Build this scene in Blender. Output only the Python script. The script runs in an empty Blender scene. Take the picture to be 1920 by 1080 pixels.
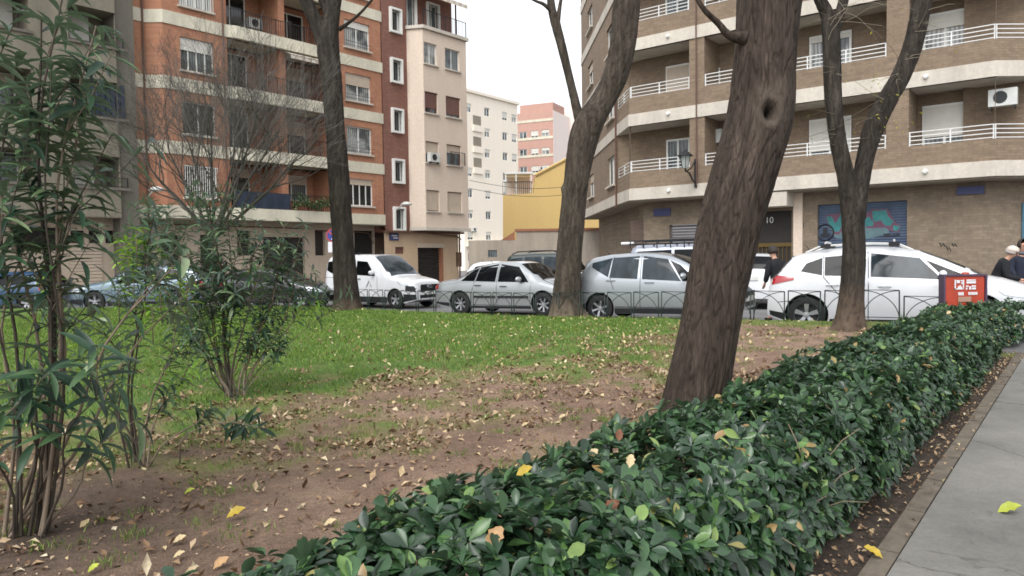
import bpy, math, random
import numpy as np
from mathutils import Vector, Matrix, noise as mnoise
random.seed(7); rng = np.random.default_rng(7)
SC = bpy.context.scene; COL = SC.collection
PI = math.pi; R = math.radians
# ------------------------------------------------------------ camera
F = 1400.0; CAMH = 1.57
cam_d = bpy.data.cameras.new('camera'); cam_d.sensor_width = 36; cam_d.lens = 36*F/1920
cam_d.clip_start = .05; cam_d.clip_end = 2000
cam = bpy.data.objects.new('camera', cam_d); COL.objects.link(cam); SC.camera = cam
CR = Matrix.Rotation(R(90-2.25), 3, 'X') @ Matrix.Rotation(R(-.8), 3, 'Z')
cam.matrix_world = Matrix.Translation((0, 0, CAMH)) @ CR.to_4x4()
def ray(u, v): return CR @ Vector(((u-960)/F, -(v-540)/F, -1))
def at(u, v, Y):
    d = ray(u, v); t = Y/d.y
    return Vector((d.x*t, Y, CAMH+d.z*t))
def colx(u, Y): return at(u, 485, Y).x
def gnd(u, v, zf):
    d = ray(u, v); z = 0
    for _ in range(12):
        t = (z-CAMH)/d.z; z = zf(d.x*t, d.y*t)
    return Vector((d.x*t, d.y*t, z))
# ------------------------------------------------------------ helpers
def link(o, parent=None):
    COL.objects.link(o)
    if parent is not None: o.parent = parent
    return o
def tag(o, label=None, cat=None, group=None, kind=None):
    if label: o['label'] = label
    if cat: o['category'] = cat
    if group: o['group'] = group
    if kind: o['kind'] = kind
    return o
def empty(name, loc, rz=0, **k):
    o = bpy.data.objects.new(name, None); o.location = loc; o.rotation_euler = (0, 0, rz)
    o.empty_display_size = .2
    return tag(link(o), **k)
def lin(c): return tuple(((x/255)/12.92 if x/255 <= .04045 else ((x/255+.055)/1.055)**2.4) for x in c)+(1,)
def hexc(h): return lin((int(h[0:2], 16), int(h[2:4], 16), int(h[4:6], 16)))
class MB:
    def __init__(s): s.v = []; s.f = []; s.m = []
    def add(s, vs, fs, m=0):
        b = len(s.v); s.v += [tuple(p) for p in vs]
        for f in fs: s.f.append(tuple(b+i for i in f)); s.m.append(m)
        return s
    def quad(s, a, b, c, d, m=0): return s.add([a, b, c, d], [(0, 1, 2, 3)], m)
    def box(s, x0, x1, y0, y1, z0, z1, m=0):
        vs = [(x, y, z) for z in (z0, z1) for y in (y0, y1) for x in (x0, x1)]
        return s.add(vs, [(0, 2, 3, 1), (4, 5, 7, 6), (0, 1, 5, 4), (2, 6, 7, 3), (0, 4, 6, 2), (1, 3, 7, 5)], m)
    def prism(s, poly, z0, z1, m=0):
        n = len(poly)
        vs = [(p[0], p[1], z0) for p in poly]+[(p[0], p[1], z1) for p in poly]
        fs = [tuple(range(n))[::-1], tuple(range(n, 2*n))]+[(i, (i+1) % n, n+(i+1) % n, n+i) for i in range(n)]
        return s.add(vs, fs, m)
    def tube(s, pts, rs, n=6, m=0, cap=True):
        pts = [Vector(p) for p in pts]
        if not hasattr(rs, '__len__'): rs = [rs]*len(pts)
        b = len(s.v); up = Vector((0, 0, 1)); prev = None
        for i, p in enumerate(pts):
            t = (pts[min(i+1, len(pts)-1)]-pts[max(i-1, 0)])
            t = t.normalized() if t.length > 1e-9 else Vector((0, 0, 1))
            if prev is None:
                a = t.cross(Vector((0, 1, 0)) if abs(t.y) < .9 else Vector((1, 0, 0))).normalized()
            else:
                a = (prev-t*prev.dot(t)); a = a.normalized() if a.length > 1e-6 else t.orthogonal().normalized()
            prev = a; c = t.cross(a)
            for k in range(n):
                q = p+(a*math.cos(2*PI*k/n)+c*math.sin(2*PI*k/n))*rs[i]; s.v.append(tuple(q))
        for i in range(len(pts)-1):
            for k in range(n):
                k2 = (k+1) % n
                s.f.append((b+i*n+k, b+i*n+k2, b+(i+1)*n+k2, b+(i+1)*n+k)); s.m.append(m)
        if cap and n > 2:
            s.f.append(tuple(b+k for k in range(n))[::-1]); s.m.append(m)
            s.f.append(tuple(b+(len(pts)-1)*n+k for k in range(n))); s.m.append(m)
        return s
    def lathe(s, prof, c=(0, 0, 0), n=16, m=0, axis='z'):
        b = len(s.v)
        for (r, h) in prof:
            for k in range(n):
                a = 2*PI*k/n; x, y = r*math.cos(a), r*math.sin(a)
                s.v.append((c[0]+x, c[1]+y, c[2]+h) if axis == 'z' else (c[0]+x, c[1]+h, c[2]+y))
        for i in range(len(prof)-1):
            for k in range(n):
                k2 = (k+1) % n
                s.f.append((b+i*n+k, b+i*n+k2, b+(i+1)*n+k2, b+(i+1)*n+k)); s.m.append(m)
        return s
    def build(s, name, mats, parent=None, smooth=False, **k):
        me = bpy.data.meshes.new(name); me.from_pydata(s.v, [], s.f)
        if not isinstance(mats, (list, tuple)): mats = [mats]
        for m in mats: me.materials.append(m)
        me.polygons.foreach_set('material_index', s.m)
        if smooth: me.polygons.foreach_set('use_smooth', [True]*len(s.f))
        me.update()
        o = bpy.data.objects.new(name, me)
        return tag(link(o, parent), **k)
def np_mesh(name, V, Fa, mats, parent=None, smooth=False, midx=None, **k):
    """V (n,3), Fa (m,k) equal-size faces"""
    me = bpy.data.meshes.new(name); V = np.asarray(V, np.float32); Fa = np.asarray(Fa, np.int32)
    me.vertices.add(len(V)); me.vertices.foreach_set('co', V.ravel())
    m, kk = Fa.shape; me.loops.add(m*kk); me.loops.foreach_set('vertex_index', Fa.ravel())
    me.polygons.add(m); me.polygons.foreach_set('loop_start', np.arange(0, m*kk, kk, dtype=np.int32))
    if not isinstance(mats, (list, tuple)): mats = [mats]
    for mt in mats: me.materials.append(mt)
    if midx is not None: me.polygons.foreach_set('material_index', np.asarray(midx, np.int32))
    me.polygons.foreach_set('use_smooth', np.full(m, smooth))
    me.update(calc_edges=True); me.validate()
    return tag(link(bpy.data.objects.new(name, me), parent), **k)
def smooth01(a, b, x):
    t = np.clip((x-a)/(b-a), 0, 1); return t*t*(3-2*t)
# ------------------------------------------------------------ materials
def newmat(name):
    m = bpy.data.materials.new(name); m.use_nodes = True
    nt = m.node_tree; nt.nodes.clear()
    out = nt.nodes.new('ShaderNodeOutputMaterial'); b = nt.nodes.new('ShaderNodeBsdfPrincipled')
    nt.links.new(b.outputs[0], out.inputs[0])
    return m, nt, b
def N(nt, t, **kw):
    n = nt.nodes.new(t)
    for k, v in kw.items():
        if k.startswith('_'): n.inputs[int(k[1:])].default_value = v
        else: setattr(n, k, v)
    return n
def ramp(nt, fac, stops):
    r = nt.nodes.new('ShaderNodeValToRGB'); e = r.color_ramp.elements
    while len(e) < len(stops): e.new(.5)
    for i, (p, c) in enumerate(stops): e[i].position = p; e[i].color = c
    nt.links.new(fac, r.inputs[0]); return r.outputs[0]
def noise_tex(nt, scale, detail=4, rough=.6, vec=None, dist=0):
    n = nt.nodes.new('ShaderNodeTexNoise'); n.inputs['Scale'].default_value = scale
    n.inputs['Detail'].default_value = detail; n.inputs['Roughness'].default_value = rough
    n.inputs['Distortion'].default_value = dist
    if vec is not None: nt.links.new(vec, n.inputs['Vector'])
    return n.outputs[0]
def mixc(nt, fac, a, b, mode='MIX'):
    n = nt.nodes.new('ShaderNodeMix'); n.data_type = 'RGBA'; n.blend_type = mode
    for i, x in ((0, fac), (6, a), (7, b)):
        if isinstance(x, (int, float)): n.inputs[i].default_value = x
        elif isinstance(x, tuple): n.inputs[i].default_value = x
        else: nt.links.new(x, n.inputs[i])
    return n.outputs[2]
def objco(nt, scale=(1, 1, 1)):
    tc = nt.nodes.new('ShaderNodeTexCoord'); mp = nt.nodes.new('ShaderNodeMapping')
    mp.inputs['Scale'].default_value = scale
    nt.links.new(tc.outputs['Object'], mp.inputs[0]); return mp.outputs[0]
def bump(nt, b, h, strength=.3, dist=.02):
    n = nt.nodes.new('ShaderNodeBump'); n.inputs['Strength'].default_value = strength
    n.inputs['Distance'].default_value = dist
    nt.links.new(h, n.inputs['Height']); nt.links.new(n.outputs[0], b.inputs['Normal'])
def plain(name, c, rough=.6, metal=0, vary=.12, vs=3.0, coat=0, spec=None, streak=False, bmp=0):
    m, nt, b = newmat(name); c = hexc(c) if isinstance(c, str) else c
    vec = objco(nt, (1, 1, .25) if streak else (1, 1, 1))
    nz = noise_tex(nt, vs, 5, .65, vec)
    dark = tuple(x*(1-vary) for x in c[:3])+(1,); lite = tuple(min(1, x*(1+vary)) for x in c[:3])+(1,)
    nt.links.new(ramp(nt, nz, [(.3, dark), (.7, lite)]), b.inputs['Base Color'])
    b.inputs['Roughness'].default_value = rough; b.inputs['Metallic'].default_value = metal
    if coat: b.inputs['Coat Weight'].default_value = coat; b.inputs['Coat Roughness'].default_value = .04
    if spec is not None: b.inputs['Specular IOR Level'].default_value = spec
    if bmp: bump(nt, b, noise_tex(nt, vs*8, 4, .6, vec), bmp)
    return m
def brick(name, c1, c2, mortar, bw=.24, bh=.07, stain=.25):
    m, nt, b = newmat(name)
    tc = nt.nodes.new('ShaderNodeTexCoord'); sp = nt.nodes.new('ShaderNodeSeparateXYZ')
    nt.links.new(tc.outputs['Object'], sp.inputs[0])
    ad = N(nt, 'ShaderNodeMath', operation='ADD'); nt.links.new(sp.outputs[0], ad.inputs[0]); nt.links.new(sp.outputs[1], ad.inputs[1])
    cb = nt.nodes.new('ShaderNodeCombineXYZ'); nt.links.new(ad.outputs[0], cb.inputs[0]); nt.links.new(sp.outputs[2], cb.inputs[1])
    t = nt.nodes.new('ShaderNodeTexBrick'); nt.links.new(cb.outputs[0], t.inputs[0])
    t.inputs['Color1'].default_value = hexc(c1); t.inputs['Color2'].default_value = hexc(c2); t.inputs['Mortar'].default_value = hexc(mortar)
    t.inputs['Scale'].default_value = 1; t.inputs['Brick Width'].default_value = bw; t.inputs['Row Height'].default_value = bh
    t.inputs['Mortar Size'].default_value = .008; t.inputs['Mortar Smooth'].default_value = .3; t.inputs['Bias'].default_value = .1
    nz = noise_tex(nt, .7, 6, .7, objco(nt, (1, 1, .4)))
    g = ramp(nt, nz, [(.25, (1-stain,)*3+(1,)), (.75, (1+stain*.4,)*3+(1,))])
    n2 = noise_tex(nt, 6, 3, .7, cb.outputs[0]); g2 = ramp(nt, n2, [(.3, (.86, .86, .86, 1)), (.7, (1.1, 1.1, 1.1, 1))])
    c = mixc(nt, 1.0, t.outputs[0], g, 'MULTIPLY'); c = mixc(nt, 1.0, c, g2, 'MULTIPLY')
    nt.links.new(c, b.inputs['Base Color']); b.inputs['Roughness'].default_value = .85
    bump(nt, b, t.outputs[1], -.3, .01)
    return m
def stucco(name, c, stain=.25, c2=None):
    m, nt, b = newmat(name); c = hexc(c)
    n1 = noise_tex(nt, 1.1, 7, .7, objco(nt, (1, 1, .22))); n2 = noise_tex(nt, 9, 5, .7, objco(nt))
    a = ramp(nt, n1, [(.28, tuple(x*(1-stain) for x in c[:3])+(1,)), (.62, c), (.8, tuple(min(1, x*1.08) for x in c[:3])+(1,))])
    g = ramp(nt, n2, [(.25, (.85, .85, .85, 1)), (.7, (1.06, 1.06, 1.06, 1))])
    nt.links.new(mixc(nt, 1.0, a, g, 'MULTIPLY'), b.inputs['Base Color']); b.inputs['Roughness'].default_value = .9
    bump(nt, b, n2, .25, .01)
    return m
def island(name, stops, rough=.5, spec=.5, back=None, trans=0, sc=None, vein=False):
    """colour varies per loose leaf"""
    m, nt, b = newmat(name); g = nt.nodes.new('ShaderNodeNewGeometry')
    col = ramp(nt, g.outputs['Random Per Island'], [(p, hexc(c)) for p, c in stops])
    nz = noise_tex(nt, sc or 30, 3, .6, objco(nt)); gg = ramp(nt, nz, [(.3, (.75, .75, .75, 1)), (.7, (1.2, 1.2, 1.2, 1))])
    col = mixc(nt, 1.0, col, gg, 'MULTIPLY')
    if back: col = mixc(nt, g.outputs['Backfacing'], col, hexc(back))
    nt.links.new(col, b.inputs['Base Color']); b.inputs['Roughness'].default_value = rough
    b.inputs['Specular IOR Level'].default_value = spec
    if trans:
        out = [n for n in nt.nodes if n.type == 'OUTPUT_MATERIAL'][0]
        tr = nt.nodes.new('ShaderNodeBsdfTranslucent'); nt.links.new(col, tr.inputs[0])
        ms = nt.nodes.new('ShaderNodeMixShader'); ms.inputs[0].default_value = trans
        nt.links.new(b.outputs[0], ms.inputs[1]); nt.links.new(tr.outputs[0], ms.inputs[2]); nt.links.new(ms.outputs[0], out.inputs[0])
    return m
def glass(name, c, rough=.06, spec=.8):
    m, nt, b = newmat(name); c = hexc(c)
    nz = noise_tex(nt, 1.3, 3, .6, objco(nt, (2, 2, .7)))
    nt.links.new(ramp(nt, nz, [(.35, tuple(x*.55 for x in c[:3])+(1,)), (.65, tuple(x*1.5 for x in c[:3])+(1,))]), b.inputs['Base Color'])
    b.inputs['Roughness'].default_value = rough; b.inputs['Specular IOR Level'].default_value = spec
    return m
M = {}
M['orange_brick'] = brick('orange_brick', 'B4805F', 'A97055', '9C7C6A', stain=.24)
M['dark_brick'] = brick('dark_brick', '8C6254', '7E5448', '785C52', stain=.25)
M['tan_brick'] = brick('tan_brick', '8C7965', '7D6B59', '736656', bw=.3, bh=.085, stain=.2)
M['ground_brick'] = brick('ground_brick', '8A7B69', '7A6C5C', '74695C', bw=.3, bh=.1, stain=.3)
M['cream_band'] = stucco('cream_band', 'D4CEBA', .26)
M['white_band'] = stucco('white_band', 'C9C1B4', .28)
M['pink_stucco'] = stucco('pink_stucco', 'D6C5B4', .1)
M['beige_ground'] = stucco('beige_ground', 'BFA78C', .15)
M['stone_ground'] = stucco('stone_ground', 'B4A594', .15)
M['grey_stucco'] = stucco('grey_stucco', '867F70', .35)
M['grey_dark'] = stucco('grey_dark', '6E695F', .3)
M['soffit'] = stucco('soffit', '8F8678', .2)
M['cream_far'] = stucco('cream_far', 'F0E6D6', .05)  # pale render, whitened further so distant haze and bloom sit in the colour
M['pink_far'] = stucco('pink_far', 'EADCD4', .06)  # pale pink, also lightened to paint in the far bloom
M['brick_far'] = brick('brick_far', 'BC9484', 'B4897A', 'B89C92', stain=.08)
M['yellow_wall'] = stucco('yellow_wall', 'D2B476', .06)
M['concrete_wall'] = stucco('concrete_wall', 'A79C8E', .35)
M['coping'] = plain('coping', '8F6048', .8)
M['white_frame'] = plain('white_frame', 'DDDDD8', .5, vary=.05)
M['white_rail'] = plain('white_rail', 'D4D4D2', .45, vary=.05)
M['shutter_white'] = plain('shutter_white', 'CFCDC4', .6, vary=.06)
M['shutter_beige'] = plain('shutter_beige', 'B9AA98', .6, vary=.08)
M['shutter_brown'] = plain('shutter_brown', '6B4A40', .6, vary=.1)
M['glass_dark'] = glass('glass_dark', '1C2022')
def curtain(name, c):
    m, nt, b = newmat(name); c = hexc(c); v = objco(nt); wv = nt.nodes.new('ShaderNodeTexWave'); wv.bands_direction = 'X'; wv.inputs['Scale'].default_value = 2.2; wv.inputs['Distortion'].default_value = 2.5; wv.inputs['Detail'].default_value = 2; nt.links.new(v, wv.inputs[0])
    f = ramp(nt, wv.outputs[1], [(.2, tuple(x*.5 for x in c[:3])+(1,)), (.7, c)]); big = ramp(nt, noise_tex(nt, .9, 2, .5, v), [(.4, (.25, .27, .28, 1)), (.52, (1, 1, 1, 1))])
    nt.links.new(mixc(nt, 1.0, f, big, 'MULTIPLY'), b.inputs['Base Color']); b.inputs['Roughness'].default_value = .1; return m
M['glass_mid'] = curtain('glass_mid', '6A7274')
M['glass_curtain'] = curtain('glass_curtain', 'A9ABA8')
M['dark_metal'] = plain('dark_metal', '26282A', .5, .3)
M['dark_void'] = plain('dark_void', '1E1C1A', .9)
M['dark_door'] = plain('dark_door', '2B2622', .6)
M['brown_pipe'] = plain('brown_pipe', '5C4236', .6)
M['awning'] = plain('awning', 'CFC8BC', .8)
M['ac_white'] = plain('ac_white', 'C5C6C2', .5)
M['blue_cloth'] = plain('blue_cloth', '27303F', .9, vary=.2)
M['purple_blue'] = plain('purple_blue', '2D3A86', .5)
M['sign_red'] = plain('sign_red', 'A33A3A', .5)
M['sign_white'] = plain('sign_white', 'D6D6DA', .5)
M['tile_blue'] = plain('tile_blue', '3A3F68', .5)
M['lamp_glass'] = plain('lamp_glass', '9BA09C', .2)
# ------------------------------------------------------------ sky, light
w = bpy.data.worlds.new("World"); SC.world = w; w.use_nodes = True; nt = w.node_tree
bg = nt.nodes['Background']; sky = nt.nodes.new('ShaderNodeTexSky'); sky.sky_type = 'NISHITA'
SUN_EL, SUN_AZ = 48, 205
sky.sun_disc = False; sky.sun_elevation = R(SUN_EL); sky.sun_rotation = R(SUN_AZ); sky.air_density = 1.2; sky.dust_density = 6; sky.ozone_density = 1
hs = nt.nodes.new('ShaderNodeHueSaturation'); hs.inputs['Saturation'].default_value = .12
nt.links.new(sky.outputs[0], hs.inputs['Color'])
gm = nt.nodes.new('ShaderNodeGamma'); gm.inputs[1].default_value = .5   # overcast: flatter than a clear sky
nt.links.new(hs.outputs[0], gm.inputs[0])
mu = mixc(nt, 1.0, gm.outputs[0], (3.2, 3.25, 3.35, 1), 'MULTIPLY')
nt.links.new(mu, bg.inputs[0]); bg.inputs[1].default_value = .15
sd = bpy.data.lights.new('sun', 'SUN'); sd.energy = 1.0; sd.angle = R(30); sd.color = (1, .97, .93)
so = bpy.data.objects.new('sun', sd); COL.objects.link(so)
# sun direction (azimuth measured like the sky: from +Y clockwise)
az = R(SUN_AZ); dv = Vector((math.sin(az)*math.cos(R(SUN_EL)), math.cos(az)*math.cos(R(SUN_EL)), math.sin(R(SUN_EL))))
so.rotation_euler = dv.to_track_quat('Z', 'Y').to_euler(); so.location = dv*50
vs_ = SC.view_settings; vs_.view_transform = 'Standard'; vs_.look = 'None'; vs_.gamma = 1; vs_.use_curve_mapping = False
vs_.exposure = .62
SC.cycles.use_denoising = True; SC.cycles.pixel_filter_type = 'BLACKMAN_HARRIS'; SC.cycles.filter_width = 1.7
SC.cycles.max_bounces = 6; SC.cycles.diffuse_bounces = 3; SC.cycles.transparent_max_bounces = 6
# ------------------------------------------------------------ ground
def zroad(x, y): return float(np.clip((22-y)*.02, -.06, .2))
FA = (-6.51, 22.8); FDIR = Vector((.787, -.616)).normalized()   # fence line
def fence_y(x):   # y of the park's street edge
    x = np.asarray(x, float)
    return np.where(x > FA[0], FA[1]-.783*(x-FA[0]), FA[1]-.10*(x-FA[0]))
def zpark_raw(x, y):
    x = np.asarray(x, float); y = np.asarray(y, float)
    return np.minimum(.02*y, .2)+.03*np.clip(x, 0, 7)*smooth01(4, 12, y)
PD = Vector((.612, .791)).normalized()     # direction of path and hedge
def perp(x, y): return x*PD.y-y*PD.x        # >0: to the right of the line through the camera
def zpark(x, y):
    z = zpark_raw(x, y); p = perp(np.asarray(x, float), np.asarray(y, float))
    k = smooth01(-2.3, -1.2, p)             # falls to the path level under the hedge
    return z*(1-k)+.02*k
def zp(x, y): return float(zpark(x, y))
def greenness(x, y):
    x = np.asarray(x, float); y = np.asarray(y, float)
    n = np.array([mnoise.fractal(Vector((a*.55, b*.45, 3.1)), .8, 2.1, 4) for a, b in zip(x.ravel(), y.ravel())]).reshape(x.shape)
    yl = np.interp(x, [-4.5, -3, -1.5, 0, 1.8, 3.5, 5.5], [5.6, 6.4, 8.0, 8.6, 9.6, 12.6, 13.2])
    n2 = np.array([mnoise.fractal(Vector((a*2.1, b*1.8, 8.1)), .8, 2.1, 3) for a, b in zip(x.ravel(), y.ravel())]).reshape(x.shape)
    g = smooth01(-4.0, 4.6, y-yl+n*3.2+n2*3.0)
    strip = smooth01(-1.8, -.7, y-fence_y(x))*smooth01(1.5, 3, x)*.75
    g = np.maximum(g, strip)
    bare = smooth01(2.3, 3.6, x)*smooth01(9.5, 10.5, y)*(1-strip*1.1)
    return np.clip(g*(1-.8*bare), 0, 1), n
def grid_sheet(name, xs, ys, zf, mat, keep=None, attr=None, **k):
    X, Y = np.meshgrid(xs, ys); Z = zf(X, Y); nx = len(xs)
    V = np.stack([X, Y, Z], -1).reshape(-1, 3)
    i = np.arange(len(ys)-1)[:, None]*nx+np.arange(nx-1)[None]; i = i.ravel()
    Fa = np.stack([i, i+1, i+nx+1, i+nx], 1)
    if keep is not None:
        c = V[Fa].mean(1); Fa = Fa[keep(c[:, 0], c[:, 1])]
        used = np.zeros(len(V), bool); used[Fa.ravel()] = True
        idx = np.cumsum(used)-1; V = V[used]; Fa = idx[Fa]
    o = np_mesh(name, V, Fa, mat, smooth=True, **k)
    if attr is not None:
        a = o.data.attributes.new('green', 'FLOAT', 'POINT'); a.data.foreach_set('value', attr(V[:, 0], V[:, 1]).astype(np.float32))
    return o
# asphalt: one sheet to the horizon
m, nt, b = newmat('asphalt'); v = objco(nt)
c = ramp(nt, noise_tex(nt, .6, 6, .7, v), [(.3, hexc('5E5D5E')), (.7, hexc('7A7978'))])
c = mixc(nt, 1.0, c, ramp(nt, noise_tex(nt, 60, 2, .7, v), [(.3, (.8, .8, .8, 1)), (.7, (1.15, 1.15, 1.15, 1))]), 'MULTIPLY')
nt.links.new(c, b.inputs['Base Color']); b.inputs['Roughness'].default_value = .85
M['asphalt'] = m
xs = np.concatenate([[-900, -300, -120, -60, -30], np.linspace(-20, 20, 101), [30, 60, 120, 300, 900]])
ys = np.concatenate([[-300, -60], np.linspace(-10, 30, 161), [40, 60, 90, 150, 300, 900]])
grid_sheet('road', xs, ys, lambda X, Y: np.clip((22-Y)*.02, -.06, .2)-.35*(1-smooth01(-.6, -.1, Y-fence_y(X)))*smooth01(16, 9, X), M['asphalt'], kind='structure', label='grey asphalt street behind the park')
# park ground sheet
m, nt, b = newmat('park_soil'); v = objco(nt)
at_ = N(nt, 'ShaderNodeAttribute', attribute_name='green')
n1 = noise_tex(nt, 1.4, 8, .7, v); n2 = noise_tex(nt, 22, 6, .75, v); n3 = noise_tex(nt, 110, 3, .7, v)
soil = ramp(nt, n1, [(.3, hexc('6C5646')), (.5, hexc('8D7360')), (.7, hexc('AA8F79'))])
dark_at = N(nt, 'ShaderNodeAttribute', attribute_name='dark_soil'); soil = mixc(nt, dark_at.outputs['Fac'], soil, ramp(nt, n2, [(.3, hexc('30271F')), (.7, hexc('54463A'))]))
soil = mixc(nt, 1.0, soil, ramp(nt, n2, [(.25, (.62, .6, .58, 1)), (.5, (1, 1, 1, 1)), (.8, (1.3, 1.28, 1.2, 1))]), 'MULTIPLY')
soil = mixc(nt, 1.0, soil, ramp(nt, n3, [(.35, (.55, .55, .55, 1)), (.5, (1, 1, 1, 1)), (.68, (1.45, 1.42, 1.38, 1))]), 'MULTIPLY')
n4 = noise_tex(nt, 260, 3, .7, v); soil = mixc(nt, 1.0, soil, ramp(nt, n4, [(.35, (.7, .7, .7, 1)), (.65, (1.3, 1.3, 1.3, 1))]), 'MULTIPLY')
dry = ramp(nt, n2, [(.3, hexc('6C6A3C')), (.6, hexc('8A8452'))])
grn = ramp(nt, n2, [(.3, hexc('40591F')), (.7, hexc('698838'))])
mr = N(nt, 'ShaderNodeMapRange'); nt.links.new(at_.outputs['Fac'], mr.inputs[0]); mr.inputs[1].default_value = .12; mr.inputs[2].default_value = .6
mr2 = N(nt, 'ShaderNodeMapRange'); nt.links.new(at_.outputs['Fac'], mr2.inputs[0]); mr2.inputs[1].default_value = .45; mr2.inputs[2].default_value = .85
c = mixc(nt, mr.outputs[0], soil, dry); c = mixc(nt, mr2.outputs[0], c, grn)
nt.links.new(c, b.inputs['Base Color']); b.inputs['Roughness'].default_value = .95
bump(nt, b, mixc(nt, .5, n2, n3), 1.0, .045); M['park_soil'] = m
def park_z_bumpy(X, Y):
    n = np.array([mnoise.noise(Vector((a*1.3, b*1.3, 0)))*.022+mnoise.noise(Vector((a*5, b*5, 4)))*.012 for a, b in zip(X.ravel(), Y.ravel())]).reshape(X.shape)
    return zpark(X, Y)+n*smooth01(1.3, 1.9, -perp(X, Y))
def park_keep(x, y): return (y < fence_y(x)+.12) & (perp(x, y) < -.79)
xs = np.linspace(-16, 12, 351); ys = np.linspace(-2, 25, 301)
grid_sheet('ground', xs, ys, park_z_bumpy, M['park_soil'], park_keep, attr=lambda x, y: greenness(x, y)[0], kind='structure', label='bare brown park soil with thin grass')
gs = bpy.data.objects['ground'].data; co = np.zeros(len(gs.vertices)*3, np.float32); gs.vertices.foreach_get('co', co); co = co.reshape(-1, 3)
dark_w = smooth01(-2.5, -2.0, perp(co[:, 0], co[:, 1]))  # soil colour goes darker beside the hedge and around the bush bases
for (hx, hy, hr) in ((-2.75, 4.2, 1.3), (-2.9, 5.8, .8), (-2.9, 8.0, .7)): dark_w = np.maximum(dark_w, .8*np.exp(-((co[:, 0]-hx)**2+(co[:, 1]-hy)**2)/hr**2))
a = gs.attributes.new('dark_soil', 'FLOAT', 'POINT'); a.data.foreach_set('value', dark_w.astype(np.float32))
# concrete path and its kerb
m, nt, b = newmat('path_concrete'); v = objco(nt)
c = ramp(nt, noise_tex(nt, .9, 8, .7, v), [(.3, hexc('5F5D58')), (.5, hexc('73716B')), (.7, hexc('827F79'))])
c = mixc(nt, 1.0, c, ramp(nt, noise_tex(nt, 45, 4, .7, v), [(.3, (.82, .82, .82, 1)), (.7, (1.1, 1.1, 1.1, 1))]), 'MULTIPLY')
c = mixc(nt, 1.0, c, ramp(nt, noise_tex(nt, 3.2, 3, .6, v, 1.5), [(.30, (.7, .69, .66, 1)), (.36, (1, 1, 1, 1))]), 'MULTIPLY')
vc = nt.nodes.new('ShaderNodeTexVoronoi'); vc.feature = 'DISTANCE_TO_EDGE'; vc.inputs['Scale'].default_value = .42; nt.links.new(mixc(nt, .3, v, noise_tex(nt, 2, 5, .8, v), 'ADD'), vc.inputs['Vector'])
c = mixc(nt, 1.0, c, ramp(nt, vc.outputs[0], [(.0, (.5, .48, .45, 1)), (.006, (1, 1, 1, 1))]), 'MULTIPLY')
c = mixc(nt, 1.0, c, ramp(nt, noise_tex(nt, 18, 2, .5, v), [(.24, (.45, .42, .4, 1)), (.27, (1, 1, 1, 1))]), 'MULTIPLY')
nt.links.new(c, b.inputs['Base Color']); b.inputs['Roughness'].default_value = .85; bump(nt, b, noise_tex(nt, 120, 3, .6, v), .2, .005)
M['path'] = m
def lp(t, p, z=0):  # point t metres along path direction, p metres right of the line
    return Vector((PD.x*t+PD.y*p, PD.y*t-PD.x*p, z))
mb = MB(); T0, T1 = -4, 13.9
for i in range(20):
    a = T0+(T1-T0)*i/20; b_ = T0+(T1-T0)*(i+1)/20
    mb.quad(lp(a, -.745, .035), lp(a, 3.4, .035), lp(b_, 3.4, .035), lp(b_, -.745, .035))
mb.build('path', M['path'], kind='structure', label='smooth grey concrete path beside the hedge')
M['kerb'] = plain('kerb', '655C50', .9, vary=.4, vs=7, bmp=.5)
mb = MB()
for i in range(24):
    a = T0+(T1-T0)*i/24; b_ = T0+(T1-T0)*(i+1)/24-.012; j = random.uniform(-.006, .006)
    vs = [lp(a, -.86, -.05), lp(b_, -.86, -.05), lp(b_, -.755, -.05), lp(a, -.755, -.05)]
    p4 = [(q.x, q.y) for q in vs]; mb.prism(p4, -.2, .034+j)
mb.build('path_kerb', M['kerb'], kind='structure', label='worn kerb stones between soil and path')
# street kerb along the park
mb = MB()
def fpt(s): return Vector((FA[0]+FDIR.x*s, FA[1]+FDIR.y*s, 0)) if s >= 0 else Vector((FA[0]+s, FA[1]-.10*s, 0))
for i in range(-12, 22):
    a, b2 = fpt(i), fpt(i+.985); n = Vector((.616, .787, 0))*1
    n = Vector((-(b2-a).y, (b2-a).x, 0)).normalized(); n = n if n.y > 0 else -n
    z = float(zpark(a.x, a.y))
    mb.prism([(q.x, q.y) for q in (a+n*.1, b2+n*.1, b2+n*.28, a+n*.28)], -.3, z-.02)
mb.build('street_kerb', M['kerb'], kind='structure', label='low stone kerb between the park and the parked cars')
# far pavements
mb = MB(); M['pavement'] = plain('pavement', '8C8780', .9, vary=.1, vs=1)
# ------------------------------------------------------------ facade toolkit
class Frame:
    """local x along the facade (left to right seen from the park), local y into the building"""
    def __init__(s, P, Q=None, ang=None):
        s.p = Vector((P[0], P[1], 0)); s.a = math.atan2(Q[1]-P[1], Q[0]-P[0]) if Q is not None else ang
        s.x = Vector((math.cos(s.a), math.sin(s.a), 0)); s.y = Vector((-s.x.y, s.x.x, 0))
        s.len = (Vector(Q)-Vector(P)).length if Q is not None else 0
    def hit(s, u, v, off=0):
        d = ray(u, v); o = Vector((0, 0, CAMH)); c = s.p+s.y*off
        t = (c-o).dot(s.y)/d.dot(s.y); q = o+d*t
        return (q-s.p).dot(s.x), q.z
    def lx(s, u, v=486, off=0): return s.hit(u, v, off)[0]
    def w(s, x, y=0, z=0): q = s.p+s.x*x+s.y*y; return (q.x, q.y, z)
    def empty(s, name, **k): return empty(name, (s.p.x, s.p.y, 0), s.a, **k)
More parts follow.
